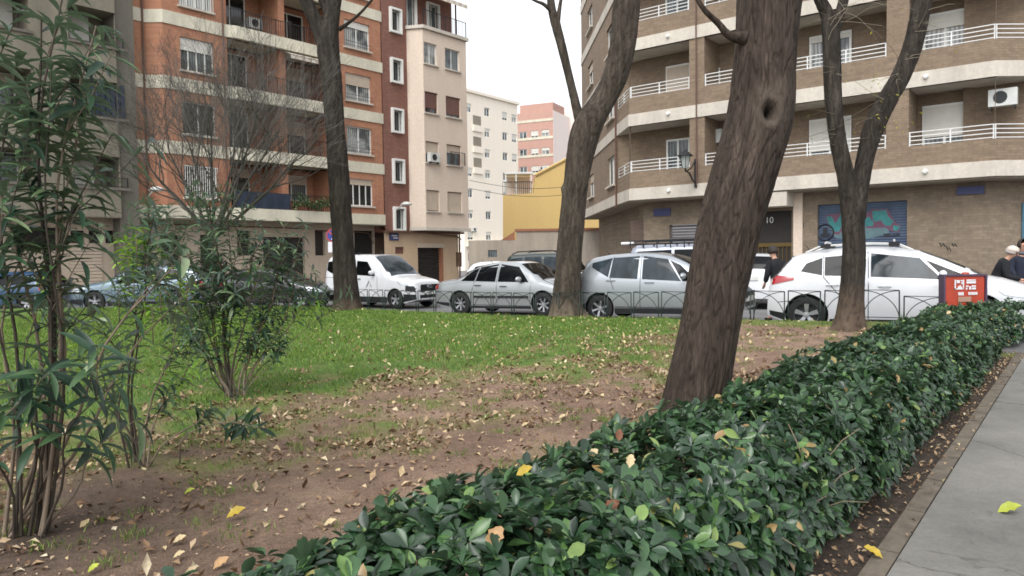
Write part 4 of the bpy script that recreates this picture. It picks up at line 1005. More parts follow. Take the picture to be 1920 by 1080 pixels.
        for sd in (-1, 1):
            y = s.Wd(mx*k, mz*h); m2 = MB(); n = 12
            prof = [(.0, -.09), (.06, -.075), (.085, -.03), (.09, .03), (.07, .075), (0, .09)]
            m2.lathe([(a_, b_) for a_, b_ in prof], (0, 0, 0), n, axis='y')
            m2.v = [(mx*k+vx*.75, sd*(y+.12)+vy*1.25, mz*h+.06+vz*.85) for vx, vy, vz in m2.v]
            mo = m2.build('mirror', sp.get('mirmat') and M[sp['mirmat']] or s.pm, s.e, smooth=True)
            MB().box(mx*k-.03, mx*k+.03, min(sd*y, sd*(y+.1)), max(sd*y, sd*(y+.1)), mz*h-.02, mz*h+.03).build('mirror_arm', M['trim_black'], mo)
        a0, a1 = sp['wheels'][0]+r+.06, sp['wheels'][1]-r-.06; c0 = .2+sp.get('clad', .07)
        s.side_patch('sill', S([(a0, .205), (a1, .205)]), S([(a0, c0), (a1, c0)]), M['trim_black'], off=.01, nz=2)
        for (q0, q1) in ((.05, sp['wheels'][0]-r-.06), (sp['wheels'][1]+r+.06, sp['L']-.03)):
            if q1-q0 > .08: s.side_patch('bumper_trim', S([(q0, .33 if q0 < 1 else .24), (q1, .24 if q0 < 1 else .32)]), S([(q0, c0+.1), (q1, c0+.08)]), M['trim_black'], off=.01, nx=6, nz=2)
        # plates
        for x, sd in ((0, -1), (L, 1)):
            z = (.52 if x else sp.get('rpz', .75))*h; MB().box(x-.02 if x == 0 else x, x if x == 0 else x+.02, -.26, .26, z-.055, z+.055).build('number_plate', M['plate'], s.e)
        zb_ = s.zb(L); MB().box(L-.0, L+.012, -s.wp(L)*.8, s.wp(L)*.8, .36*h, .46*h).build('lower_grille', M['trim_black'], s.e)
        if sp.get('grille'): MB().box(L, L+.014, -s.wp(L)*.75, s.wp(L)*.75, sp['grille'][0]*h, sp['grille'][1]*h).build('grille', M['trim_black'], s.e)
        if 'strip' in sp:
            for x0, x1, z in sp['strip']: s.side_patch('rubbing_strip', S([(x0, z-.03), (x1, z-.03)]), S([(x0, z+.03), (x1, z+.03)]), M['trim_black'], off=.02, nz=1)
        if 'rails' in sp:
            x0, x1 = sp['rails']
            for sd in (-1, 1):
                yy = sd*s.W*.36; pts = [((x0+(x1-x0)*t/8)*k, yy, s.zt((x0+(x1-x0)*t/8)*k)+(.05 if 0 < t < 8 else -.02)) for t in range(9)]
                MB().tube(pts, .018, 6).build('roof_rail', M[sp.get('railmat', 'trim_black')], s.e)
        MB().tube([(sp['top'][-1][0]*0+(sp.get('ant', 1.0))*k, 0, s.zt(sp.get('ant', 1.0)*k)-.01), ((sp.get('ant', 1.0)-.12)*k, 0, s.zt(sp.get('ant', 1.0)*k)+.12)], .008, 4).build('antenna', M['trim_black'], s.e)
    def wheels(s, wx, r):
        style = s.sp.get('rim', 5); rm = s.sp.get('rimr', .66)
        for x in wx:
            for sd in (-1, 1):
                t = MB(); wd = .2; yo = s.W/2-.03
                rr = r*rm
                prof = [(rr, 0), (rr+.012, .0), (r*.93, .004), (r*.985, .02), (r, .05), (r, wd-.05), (r*.96, wd), (rr, wd)]
                t.lathe([(a, b_) for a, b_ in prof], (0, 0, 0), 36, axis='y')
                t.v = [(x+vx, sd*(yo-vy), r+vz) for vx, vy, vz in t.v]
                wo = t.build('wheel', M['tyre'], s.e, smooth=True)
                m2 = MB(); m2.lathe([(0, .09), (rr*.98, .085), (rr, .0), (rr*.93, .004), (rr*.9, .06)], (0, 0, 0), 36, axis='y', m=1)
                ns = abs(style)
                for q in range(ns):
                    a = 2*PI*q/ns+.3; w0, w1 = (.05, .075) if style > 0 else (.035, .04)
                    ca, sa = math.cos(a), math.sin(a)
                    def pt(rad, tt, y): return (ca*rad-sa*tt, y, sa*rad+ca*tt)
                    vs = [pt(.03, -w0/2, .035), pt(.03, w0/2, .035), pt(rr*.93, w1/2*1.2, .012), pt(rr*.93, -w1/2*1.2, .012), pt(.03, -w0/2, .08), pt(.03, w0/2, .08), pt(rr*.93, w1/2*1.2, .06), pt(rr*.93, -w1/2*1.2, .06)]
                    m2.add(vs, [(0, 1, 2, 3), (0, 4, 5, 1), (1, 5, 6, 2), (2, 6, 7, 3), (3, 7, 4, 0)], 0)
                m2.lathe([(0, .015), (.05, .018), (.06, .05)], (0, 0, 0), 14, axis='y')
                m2.lathe([(rr*.9, .03), (rr*.93, .006), (rr*.99, .002), (rr, .02)], (0, 0, 0), 36, axis='y')
                m2.v = [(x+vx, sd*(yo-vy), r+vz) for vx, vy, vz in m2.v]
                m2.build('rim', [M['rim'], M['rim_dark']], wo)
# ---- body shapes (x from the rear bumper forward, z up; real metres)
SEDAN = dict(L=4.63, W=1.76, wr=.32, wheels=(.98, 3.68), tum=.24, rpz=.82,
  top=[(0, .5), (.015, .66), (.05, .80), (.1, .93), (.2, .985), (.5, 1.02), (.78, 1.05), (1.1, 1.2), (1.45, 1.36), (1.8, 1.445), (2.2, 1.48), (2.6, 1.475), (2.85, 1.42), (3.2, 1.23), (3.62, 1.0), (3.9, .93), (4.3, .82), (4.52, .70), (4.6, .58), (4.63, .48)],
  belt=[(0, .8), (1, .92), (3.6, .86), (4.63, .6)], ws=(2.86, 3.6), rw=(.8, 1.48), wsq=(.8, .77),
  win=[([(1.02, .96), (1.48, .95)], [(1.38, 1.25), (1.56, 1.31)]), ([(1.53, .95), (2.18, .93)], [(1.60, 1.33), (2.2, 1.405)]), ([(2.27, .93), (3.25, .91)], [(2.28, 1.405), (2.86, 1.32)])],
  seams=[[(1.35, .5), (1.5, .93), (1.58, 1.36)], [(2.23, .3), (2.23, .93), (2.24, 1.42)], [(3.28, .3), (3.32, .9)], [(1.4, .3), (3.3, .28)], [(3.6, .97), (4.55, .66)]],
  handles=[(1.62, .83), (2.46, .8)], hblack=True, mirror=(3.0, .93), strip=[(1.45, 2.2, .52), (2.27, 3.25, .52)], rim=-7, rimr=.62, ant=1.6,
  patch=[('tail_light', [(.03, .72), (.22, .74)], [(.08, .92), (.2, .93)], 'lamp_red'), ('headlight', [(4.12, .64), (4.58, .58)], [(4.0, .8), (4.5, .72)], 'lamp_clear')], grille=(.56, .66))
MPV = dict(L=3.84, W=1.76, wr=.31, wheels=(.62, 3.19), tum=.26, rpz=.85,
  top=[(0, .5), (.01, .7), (.03, .85), (.06, 1.0), (.15, 1.22), (.27, 1.42), (.4, 1.5), (.8, 1.565), (1.4, 1.593), (1.9, 1.575), (2.3, 1.50), (2.6, 1.38), (3.0, 1.15), (3.22, 1.03), (3.45, .96), (3.65, .85), (3.78, .7), (3.84, .5)],
  belt=[(0, 1.0), (.6, 1.05), (2.8, .93), (3.84, .65)], ws=(2.25, 3.2), rw=(.07, .3), wsq=(.8, .77), rwq=(.7, .78),
  win=[([(.42, 1.26), (.85, 1.03)], [(.42, 1.36), (.9, 1.47)], 'car_glass_light'), ([(.88, 1.02), (1.55, .985)], [(.92, 1.47), (1.55, 1.50)], 'car_glass_light'), ([(1.66, .98), (2.55, .93)], [(1.64, 1.50), (2.2, 1.42)], 'car_glass_light'), ([(2.58, .93), (2.9, .95)], [(2.26, 1.39), (2.5, 1.28)])],
  seams=[[(.98, .75), (.9, 1.0), (.93, 1.49)], [(1.6, .28), (1.62, .98), (1.6, 1.52)], [(2.68, .3), (2.72, .92)], [(1.0, .3), (2.7, .28)]],
  handles=[(.92, .95), (1.84, .90)], mirror=(2.62, .98), rim=-6, rimr=.66, ant=.6, clad=.12,
  patch=[('tail_light', [(.03, .76), (.17, .8)], [(.06, 1.1), (.14, 1.14)], 'lamp_red'), ('headlight', [(3.35, .68), (3.76, .6)], [(3.2, .86), (3.64, .78)], 'lamp_clear'), ('sill_strip', [(1.0, .34), (2.7, .32)], [(1.0, .37), (2.7, .35)], 'chrome')], grille=(.55, .68))
CARENS = dict(L=4.53, W=1.8, wr=.34, wheels=(.72, 3.5), tum=.25, rpz=.95,
  top=[(0, .5), (.01, .7), (.04, .9), (.1, 1.05), (.25, 1.25), (.45, 1.45), (.7, 1.53), (1.1, 1.585), (1.7, 1.61), (2.2, 1.59), (2.6, 1.52), (3.0, 1.36), (3.5, 1.12), (3.62, 1.06), (3.9, 1.0), (4.2, .9), (4.4, .76), (4.5, .62), (4.53, .48)],
  belt=[(0, 1.0), (.8, 1.04), (3.2, .92), (4.53, .66)], ws=(2.62, 3.58), rw=(.12, .45), wsq=(.8, .77), rwq=(.7, .78),
  win=[([(.62, 1.16), (1.0, 1.08)], [(.72, 1.31), (1.0, 1.41)]), ([(1.04, 1.08), (1.72, 1.05)], [(1.04, 1.42), (1.72, 1.475)]), ([(1.82, 1.05), (2.95, .99)], [(1.82, 1.475), (2.6, 1.37)], 'car_glass_light'), ([(3.0, .99), (3.42, 1.0)], [(2.7, 1.33), (2.78, 1.295)])],
  seams=[[(1.3, .7), (1.02, 1.05), (1.02, 1.44)], [(1.77, .28), (1.78, 1.05), (1.77, 1.5)], [(2.98, .3), (3.02, .97)], [(1.3, .32), (3.0, .3)], [(.2, .58), (.6, .62)]],
  handles=[(1.18, .90), (2.05, .87)], mirror=(2.95, 1.02), rim=5, rimr=.68, rails=(.7, 2.5), railmat='white_rail', ant=.75,
  patch=[('tail_light', [(.03, .9), (.5, 1.0)], [(.1, 1.1), (.52, 1.06)], 'lamp_red'), ('headlight', [(3.85, .72), (4.4, .62)], [(3.7, .86), (4.3, .78)], 'lamp_clear'), ('bumper_insert', [(.05, .36), (.45, .3)], [(.04, .42), (.42, .36)], 'trim_black')], grille=(.6, .72))
VAN = dict(L=4.34, W=1.8, wr=.32, wheels=(.85, 3.54), tum=.16, rpz=.9,
  top=[(0, .5), (.01, .8), (.03, 1.2), (.07, 1.5), (.14, 1.72), (.25, 1.79), (.6, 1.815), (1.5, 1.83), (2.2, 1.81), (2.45, 1.76), (2.7, 1.60), (3.0, 1.36), (3.28, 1.14), (3.4, 1.09), (3.75, 1.04), (4.1, .97), (4.24, .88), (4.31, .7), (4.34, .45)],
  belt=[(0, 1.1), (1.0, 1.12), (2.9, 1.06), (4.34, .75)], ws=(2.42, 3.3), wsq=(.79, .76), wsm='car_glass_light',
  win=[([(.2, 1.28), (.62, 1.14)], [(.2, 1.58), (.62, 1.6)]), ([(.75, 1.14), (1.6, 1.12)], [(.75, 1.6), (1.62, 1.6)]), ([(1.7, 1.12), (2.62, 1.08)], [(1.7, 1.6), (2.2, 1.56)])],
  seams=[[(.7, .35), (.68, 1.65)], [(1.66, .3), (1.66, 1.65)], [(2.75, .35), (2.72, 1.07)], [(.1, 1.03), (.65, 1.04)]],
  handles=[(1.5, .98), (1.85, .98)], hblack=True, mirror=(2.55, 1.14), rim=5, rimr=.62, ant=2.2, clad=.2,
  patch=[('tail_light', [(.02, .8), (.1, .82)], [(.05, 1.35), (.11, 1.36)], 'lamp_red'), ('headlight', [(3.75, .82), (4.22, .74)], [(3.62, .92), (4.16, .86)], 'lamp_clear'), ('dark_nose', [(4.0, .6), (4.335, .56)], [(4.0, .78), (4.29, .74)], 'trim_black'), ('arch_trim', [(2.85, .25), (3.1, .25)], [(2.9, .32), (3.1, .45)], 'trim_black')], grille=(.56, .8))
SUV = dict(L=4.5, W=1.82, wr=.35, wheels=(.9, 3.55), tum=.22, rpz=.9, clad=.16,
  top=[(0, .5), (.02, .9), (.06, 1.1), (.2, 1.35), (.38, 1.52), (.7, 1.61), (1.4, 1.65), (2.2, 1.62), (2.6, 1.5), (3.0, 1.28), (3.3, 1.12), (3.8, 1.05), (4.25, .95), (4.45, .75), (4.5, .5)],
  belt=[(0, 1.0), (1, 1.05), (3.2, .97), (4.5, .7)], ws=(2.5, 3.25), rw=(.1, .42), rwq=(.7, .78),
  win=[([(.6, 1.17), (1.25, 1.08)], [(.68, 1.42), (1.25, 1.49)]), ([(1.3, 1.08), (1.95, 1.06)], [(1.3, 1.49), (1.95, 1.5)]), ([(2.03, 1.06), (2.85, 1.02)], [(2.03, 1.5), (2.5, 1.43)])],
  seams=[[(1.27, .6), (1.27, 1.52)], [(2.0, .3), (1.99, 1.53)], [(2.95, .3), (2.98, 1.02)]], handles=[(1.4, .95), (2.2, .93)], mirror=(2.75, 1.05), rim=5, rails=(.6, 2.4), ant=.8,
  patch=[('tail_light', [(.03, .85), (.3, .9)], [(.08, 1.08), (.3, 1.08)], 'lamp_red'), ('headlight', [(3.9, .75), (4.4, .66)], [(3.8, .9), (4.33, .82)], 'lamp_clear')], grille=(.6, .8))
HATCH = dict(L=4.05, W=1.72, wr=.31, wheels=(.72, 3.22), tum=.24, rpz=.8,
  top=[(0, .5), (.02, .75), (.06, .92), (.2, 1.2), (.4, 1.38), (.8, 1.45), (1.5, 1.47), (2.0, 1.43), (2.3, 1.34), (2.7, 1.12), (2.95, .99), (3.4, .9), (3.8, .8), (4.0, .64), (4.05, .45)],
  belt=[(0, .9), (1, .95), (2.8, .88), (4.05, .6)], ws=(2.1, 2.93), rw=(.1, .42), rwq=(.7, .78),
  win=[([(.55, 1.05), (1.3, .97)], [(.62, 1.25), (1.3, 1.35)]), ([(1.38, .97), (2.4, .92)], [(1.38, 1.35), (2.0, 1.28)])],
  seams=[[(1.34, .3), (1.34, 1.38)], [(2.5, .3), (2.52, .92)]], handles=[(1.55, .85)], mirror=(2.42, .95), rim=5, ant=.7,
  patch=[('tail_light', [(.03, .75), (.2, .78)], [(.08, .95), (.22, .97)], 'lamp_red'), ('headlight', [(3.5, .64), (3.98, .56)], [(3.4, .78), (3.88, .72)], 'lamp_clear')], grille=(.5, .62))
BOXY = dict(L=4.0, W=1.65, wr=.36, wheels=(.75, 3.15), tum=.14, rpz=.9, clad=.2,
  top=[(0, .55), (.01, 1.0), (.05, 1.3), (.14, 1.6), (.3, 1.66), (1.2, 1.69), (2.2, 1.68), (2.35, 1.62), (2.7, 1.25), (2.85, 1.12), (3.3, 1.08), (3.85, 1.02), (3.97, .9), (4.0, .55)],
  belt=[(0, 1.08), (2.8, 1.06), (4.0, .85)], ws=(2.3, 2.84), rw=(.05, .13), rwq=(.68, .78),
  win=[([(.2, 1.17), (.75, 1.15)], [(.28, 1.5), (.75, 1.54)], 'car_glass_light'), ([(.85, 1.14), (1.5, 1.12)], [(.85, 1.55), (1.5, 1.56)], 'car_glass_light'), ([(1.6, 1.12), (2.5, 1.1)], [(1.6, 1.56), (2.22, 1.53)], 'car_glass_light')],
  seams=[[(.8, .5), (.8, 1.6)], [(1.55, .4), (1.55, 1.6)], [(2.6, .4), (2.6, 1.08)]], handles=[(.98, .98), (1.7, .98)], mirror=(2.42, 1.12), rim=5, rails=(.3, 2.1), ant=2.4,
  patch=[('tail_light', [(.02, .7), (.12, .72)], [(.03, .95), (.12, .96)], 'lamp_red'), ('headlight', [(3.7, .78), (3.95, .76)], [(3.7, .95), (3.93, .93)], 'lamp_clear')], grille=(.7, .9))
BIGVAN = dict(L=4.9, W=1.92, wr=.34, wheels=(.95, 3.95), tum=.16, rpz=.9,
  top=[(0, .5), (.02, 1.0), (.06, 1.5), (.15, 1.85), (.35, 1.95), (1.2, 1.98), (2.8, 1.97), (3.1, 1.9), (3.5, 1.62), (4.0, 1.25), (4.5, 1.05), (4.8, .85), (4.9, .5)],
  belt=[(0, 1.15), (3.8, 1.1), (4.9, .75)], ws=(3.1, 4.0), rw=(.06, .15), rwq=(.66, .78),
  win=[([(.35, 1.25), (1.6, 1.22)], [(.4, 1.72), (1.6, 1.76)]), ([(1.7, 1.22), (2.6, 1.2)], [(1.7, 1.76), (2.6, 1.76)]), ([(2.7, 1.2), (3.6, 1.15)], [(2.7, 1.76), (3.1, 1.7)])],
  seams=[[(1.65, .3), (1.65, 1.85)], [(2.65, .3), (2.65, 1.85)]], handles=[(2.45, 1.05), (2.85, 1.05)], mirror=(3.45, 1.2), rim=5, ant=3.0,
  patch=[('tail_light', [(.03, .9), (.1, .9)], [(.06, 1.5), (.12, 1.5)], 'lamp_red'), ('headlight', [(4.2, .75), (4.75, .7)], [(4.15, .9), (4.65, .85)], 'lamp_clear')], grille=(.6, .75))
p_silver = paint('silver_paint', 'A6ABB0', .55, .34); p_green_silver = paint('green_silver_paint', 'A8ACAE', .5, .34); p_white = paint('white_paint', 'D6D8DC', 0, .35); p_white2 = paint('van_white_paint', 'DCDEE0', 0, .35)
p_black = paint('black_paint', '16181B', .1, .25); p_blue_grey = paint('blue_grey_paint', '6E818E', .4, .35); p_green = paint('dark_green_paint', '24302B', .1, .35); p_blue = paint('blue_paint', '1B4468', .1, .3); p_vsilver = paint('pale_silver_paint', 'B4B9C6', .4, .35)
GR = 'cars parked nose to tail along the park fence'
carens = Car('estate_car', 'large white estate car with roof bars parked behind the two stemmed tree', CARENS, (1512, 14.0), -27, p_white, 1.0, group=GR, zoff=-.05)
mpv = Car('compact_car', 'tall silver compact car with dark lower sills parked behind the leaning trunk', MPV, (1122, 17.2), -29, p_silver, 1.0, group=GR)
sedan = Car('sedan', 'pale green silver sedan with black rubbing strips parked behind the fence hoops', SEDAN, (860, 20.9), -33, p_green_silver, 1.0, group=GR)
van = Car('family_van', 'white high roofed family van with dark grille and grey door emblem', VAN, (633, 26.2), -33, p_white2, 1.02, group=GR, cat='van', kl=.97)
hatch = Car('small_car', 'black small car with bright windscreen reflection behind the white van', HATCH, (405, 26.4), (603, 25.6), p_black, .98, group=GR)
suv = Car('suv', 'blue grey sport utility car half hidden by the oleander leaves', SUV, (380, 25.4), (118, 25.6), p_blue_grey, .96, group=GR)
blue = Car('small_car', 'bright blue small car behind the tall oleander stems', HATCH, (78, 25.6), (-110, 25.8), p_blue, .98, group=GR)
for c_ in (suv, blue):  # the ones heading the other way: near side is their left
    n = Vector((-math.sin(c_.e.rotation_euler.z), math.cos(c_.e.rotation_euler.z), 0)); c_.e.location -= n*c_.W*1.0
GR2 = 'cars standing on the far side of the street'
jeep = Car('off_roader', 'dark green boxy off roader with a snorkel behind the silver sedan', BOXY, (942, 25.2), (1140, 23.8), p_green, 1.08, group=GR2)
bvan = Car('passenger_van', 'pale silver passenger van with a black roof rack and tinted windows', BIGVAN, (1172, 25.6), (1452, 23.2), p_vsilver, 1.05, group=GR2, cat='van')
wsuv = Car('suv', 'white sport utility car seen from behind beside the dark clothed pedestrian', SUV, ('at', 6.75, 21.3), 68, p_white, 1.0, group=GR2)
pink = Car('small_car', 'white small car with a reddish roof shine behind the sedan', HATCH, (866, 31.0), (1010, 29.6), p_white2, 1.05, group=GR2)
# extras: snorkel, roof rack, roof bars, emblems
x = 2.62*jeep.k; yy = -jeep.W/2-.06
MB().tube([(x+.25, yy, 1.0), (x+.2, yy, 1.15), (x-.25, yy, 1.62), (x-.28, yy, 1.85)], .045, 8).box(x-.36, x-.18, yy-.07, yy+.07, 1.85, 1.97).build('snorkel', M['trim_black'], jeep.e)
mb = MB(); k_ = bvan.k
for sd in (-1, 1):
    mb.tube([(.1*k_, sd*.8, 2.17), (3.0*k_, sd*.8, 2.17)], .025, 5); mb.tube([(.1*k_, sd*.8, 2.05), (3.0*k_, sd*.8, 2.05)], .025, 5)
    for i in range(7): mb.tube([((.15+.47*i)*k_, sd*.8, 1.92), ((.15+.47*i)*k_, sd*.8, 2.17)], .02, 5)
for i in range(8): mb.box((.12+.4*i)*k_, (.17+.4*i)*k_, -.8, .8, 2.03, 2.06)
mb.build('roof_rack', M['trim_black'], bvan.e)
MB().tube([(-.25, -.6, 2.1), (.2, -.6, 2.1)], .05, 8).build('rolled_awning', M['white_rail'], bvan.e)
for i, xx in enumerate((1.05, 2.2)):
    z = carens.zt(xx*carens.k)+.1
    mb = MB(); mb.tube([(xx*carens.k, -.72, z+.0), (xx*carens.k, -.5, z+.02), (xx*carens.k, .5, z+.02), (xx*carens.k, .72, z)], .018, 6); mb.build('cross_bar', M['white_rail'], carens.e)
    for sd in (-1, 1): MB().prism([(xx*carens.k-.09, sd*.66-.04), (xx*carens.k+.09, sd*.66-.04), (xx*carens.k+.05, sd*.66+.04), (xx*carens.k-.05, sd*.66+.04)], z-.09, z-.015).build('bar_foot', M['trim_black'], carens.e)
# van door emblem: open pointed triangle with a curved foot
def van_pt(x, z): return (x, -(van.Wd(x, z)+.008), z)
xe0, ze0 = 2.35*van.k, .72
mb = MB()
def eq(a, b, c_, d):
    mb.quad(van_pt(*a), van_pt(*b), van_pt(*c_), van_pt(*d))
eq((xe0-.16, ze0), (xe0-.08, ze0+.02), (xe0+.02, ze0+.2), (xe0, ze0+.24)); eq((xe0+.02, ze0+.2), (xe0+.06, ze0+.05), (xe0+.15, ze0), (xe0, ze0+.24))
mb.build('door_emblem', M['rim'], van.e)
for xx in (.5, 1.6): MB().box(xx*van.k-.05, xx*van.k+.05, -.62, -.5, van.zt(xx*van.k)-.01, van.zt(xx*van.k)+.05).build('roof_cap', M['trim_black'], van.e)
b_ = MB().lathe([(0, 0), (.1, .004), (.11, -.005)], (0, 0, 0), 20, axis='y'); b_.v = [(van.L+.03+vy, vx*1.4, .74+vz*.6) for vx, vy, vz in b_.v]; b_.build('grille_badge', M['chrome'], van.e)
text_mesh('plate_text', '9482', M['trim_black'], van.e, van.L+.023, 0, .52*.98, .1, .001, PI/2)
# ------------------------------------------------------------ low hoop fence along the street
M['fence_green'] = plain('fence_green', '1E2D27', .5, .3)
FE = empty('hoop_fence', (FA[0], FA[1], 0), 0, label='low dark green park fence of crossed hoop panels', cat='fence')
PH, PW, PG = .56, .57, .07
mb = MB(); r_ = .0095
for x in (0, PW): mb.tube([(x, 0, -.25), (x, 0, PH)], r_*1.25, 6)
mb.tube([(0, 0, PH), (PW, 0, PH)], r_*.7, 5)
for sgn in (0, 1):
    pts = []
    for i in range(13):
        t = i/12*PI/2; x = PW*(1-math.cos(t)) ; z = .06+(PH-.07)*math.sin(t); x = x if sgn == 0 else PW-x; pts.append((x, 0, z))
    mb.tube(pts, r_*.8, 5)
p0 = mb.build('fence_panel', M['fence_green'], FE, smooth=True)
s_ = 0.0; first = True
def place_panel(a, b):
    global first
    o = p0 if first else p0.copy()
    if not first: COL.objects.link(o)
    first = False; o.parent = FE
    z = float(min(zpark(a.x, a.y), zpark(b.x, b.y)))+.0
    o.location = (a.x-FA[0], a.y-FA[1], z); o.rotation_euler.z = math.atan2((b-a).y, (b-a).x)+R(random.uniform(-1, 1)); o.rotation_euler.y = R(random.uniform(-.8, .8))
for i in range(29): place_panel(fpt(i*(PW+PG)), fpt(i*(PW+PG)+PW))
for i in range(1, 13): place_panel(fpt(-i*(PW+PG)), fpt(-i*(PW+PG)+PW))
# ------------------------------------------------------------ red box behind the hedge
YB = 12.0; a = at(1770, 515, YB); b = at(1852, 515, YB); bw = b.x-a.x
rb = empty('red_panel_box', (a.x, YB, 0), 0, label='red metal box with white pictograms and worn lettering behind the hedge', cat='box')
zt_ = a.z; zb_ = zpark_raw(a.x, YB)-.1
M['box_red'] = plain('box_red', 'A83E28', .45, vary=.2, vs=4); M['box_frame'] = plain('box_frame', '4A3A4E', .5); M['box_grey'] = plain('box_grey', '9A7A68', .6)
MB().box(.04, bw-.04, .02, .13, zb_, zt_-.03).build('body', M['box_red'], rb)
mb = MB(); mb.box(0, .03, 0, .15, zb_, zt_); mb.box(bw-.03, bw, 0, .15, zb_, zt_); mb.box(.03, bw-.03, 0, .15, zt_-.028, zt_); mb.build('frame', M['box_frame'], rb)
MB().lathe([(0, 0), (.06, 0), (.05, .03), (0, .035)], (bw*.55, .07, zt_), 10).build('lid_knob', M['box_red'], rb)
def bxp(zx, zy): return ((zx-200)/(690-200)*(bw-.08)+.04, zt_-.03-(zy-545)/6.35/F*YB*1.0)
mb = MB()
def bl(x0, y0, x1, y1): p, q = bxp(x0, y0), bxp(x1, y1); mb.box(p[0], q[0], .008, .018, q[1], p[1])
for r4 in ((310, 585, 325, 700), (310, 690, 425, 702), (415, 585, 428, 700), (335, 590, 375, 625), (385, 590, 412, 605), (395, 615, 412, 640), (350, 665, 400, 690), (372, 650, 385, 664), (460, 585, 575, 600), (460, 606, 578, 632), (455, 655, 485, 672), (455, 680, 470, 705), (495, 668, 520, 705), (525, 655, 578, 672), (530, 680, 578, 704)): bl(*r4)
for i in range(3): bl(358+i*24, 735, 376+i*24, 772)
for i in range(5): bl(485+i*24, 735, 502+i*24, 768)
mb.build('lettering', M['sign_white'], rb)
p, q = bxp(355, 790), bxp(520, 850); MB().box(p[0], q[0], .006, .017, q[1], p[1]).build('worn_patch', M['box_grey'], rb)
# ------------------------------------------------------------ bark trunks
def barkmat(name, c0, c1, c2, scale=1.0, base=None):
    m, nt, b = newmat(name); v = objco(nt)
    mp = nt.nodes.new('ShaderNodeMapping'); mp.inputs['Scale'].default_value = (1, 1, .16); nt.links.new(v, mp.inputs[0])
    vo = nt.nodes.new('ShaderNodeTexVoronoi'); vo.feature = 'DISTANCE_TO_EDGE'; vo.inputs['Scale'].default_value = 26*scale
    nz = noise_tex(nt, 7*scale, 6, .7, mp.outputs[0], .5); ns = nt.nodes.new('ShaderNodeTexNoise'); ns.inputs['Scale'].default_value = 9; nt.links.new(mp.outputs[0], ns.inputs['Vector'])
    wv = mixc(nt, .12, mp.outputs[0], ns.outputs['Color'], 'ADD'); nt.links.new(wv, vo.inputs['Vector'])
    fine = noise_tex(nt, 60*scale, 5, .75, mp.outputs[0]); at_ = N(nt, 'ShaderNodeAttribute', attribute_name='cav')
    a = ramp(nt, nz, [(.3, hexc(c0)), (.5, hexc(c1)), (.72, hexc(c2))])
    a = mixc(nt, 1.0, a, ramp(nt, fine, [(.3, (.7, .7, .7, 1)), (.7, (1.25, 1.25, 1.25, 1))]), 'MULTIPLY')
    crack = ramp(nt, vo.outputs[0], [(.0, (.55, .52, .5, 1)), (.16, (1, 1, 1, 1))]); a = mixc(nt, .7, a, crack, 'MULTIPLY')
    if base:
        at2 = N(nt, 'ShaderNodeAttribute', attribute_name='low'); a = mixc(nt, at2.outputs['Fac'], a, mixc(nt, .55, hexc(base), a))
    a = mixc(nt, at_.outputs['Fac'], a, hexc('1A1411'))
    nt.links.new(a, b.inputs['Base Color']); b.inputs['Roughness'].default_value = .92; b.inputs['Specular IOR Level'].default_value = .2
    h = mixc(nt, .5, crack, fine); bump(nt, b, h, .8, .012*1/scale**.5); return m
M['bark'] = barkmat('bark', '2E2722', '433A33', '5A4F47', 1.0, '70655A'); M['bark_dark'] = barkmat('bark_dark', '28251F', '3A3530', '565048', 1.2, '85715F'); M['twig_bark'] = plain('twig_bark', '5A5048', .9)
M['bark_mid'] = barkmat('bark_mid', '332E28', '4A433B', '655C52', 1.2, '8A7C68')
def spline(pts, n):
    """Catmull-Rom through (x,y,z,r)"""
    P = [np.array(p, float) for p in pts]; P = [2*P[0]-P[1]]+P+[2*P[-1]-P[-2]]; out = []
    segs = len(P)-3
    for i in range(n+1):
        t = i/n*segs; k = min(int(t), segs-1); t -= k; a, b, c, d = P[k:k+4]
        out.append(.5*((2*b)+(-a+c)*t+(2*a-5*b+4*c-d)*t*t+(-a+3*b-3*c+d)*t**3))
    return np.array(out)
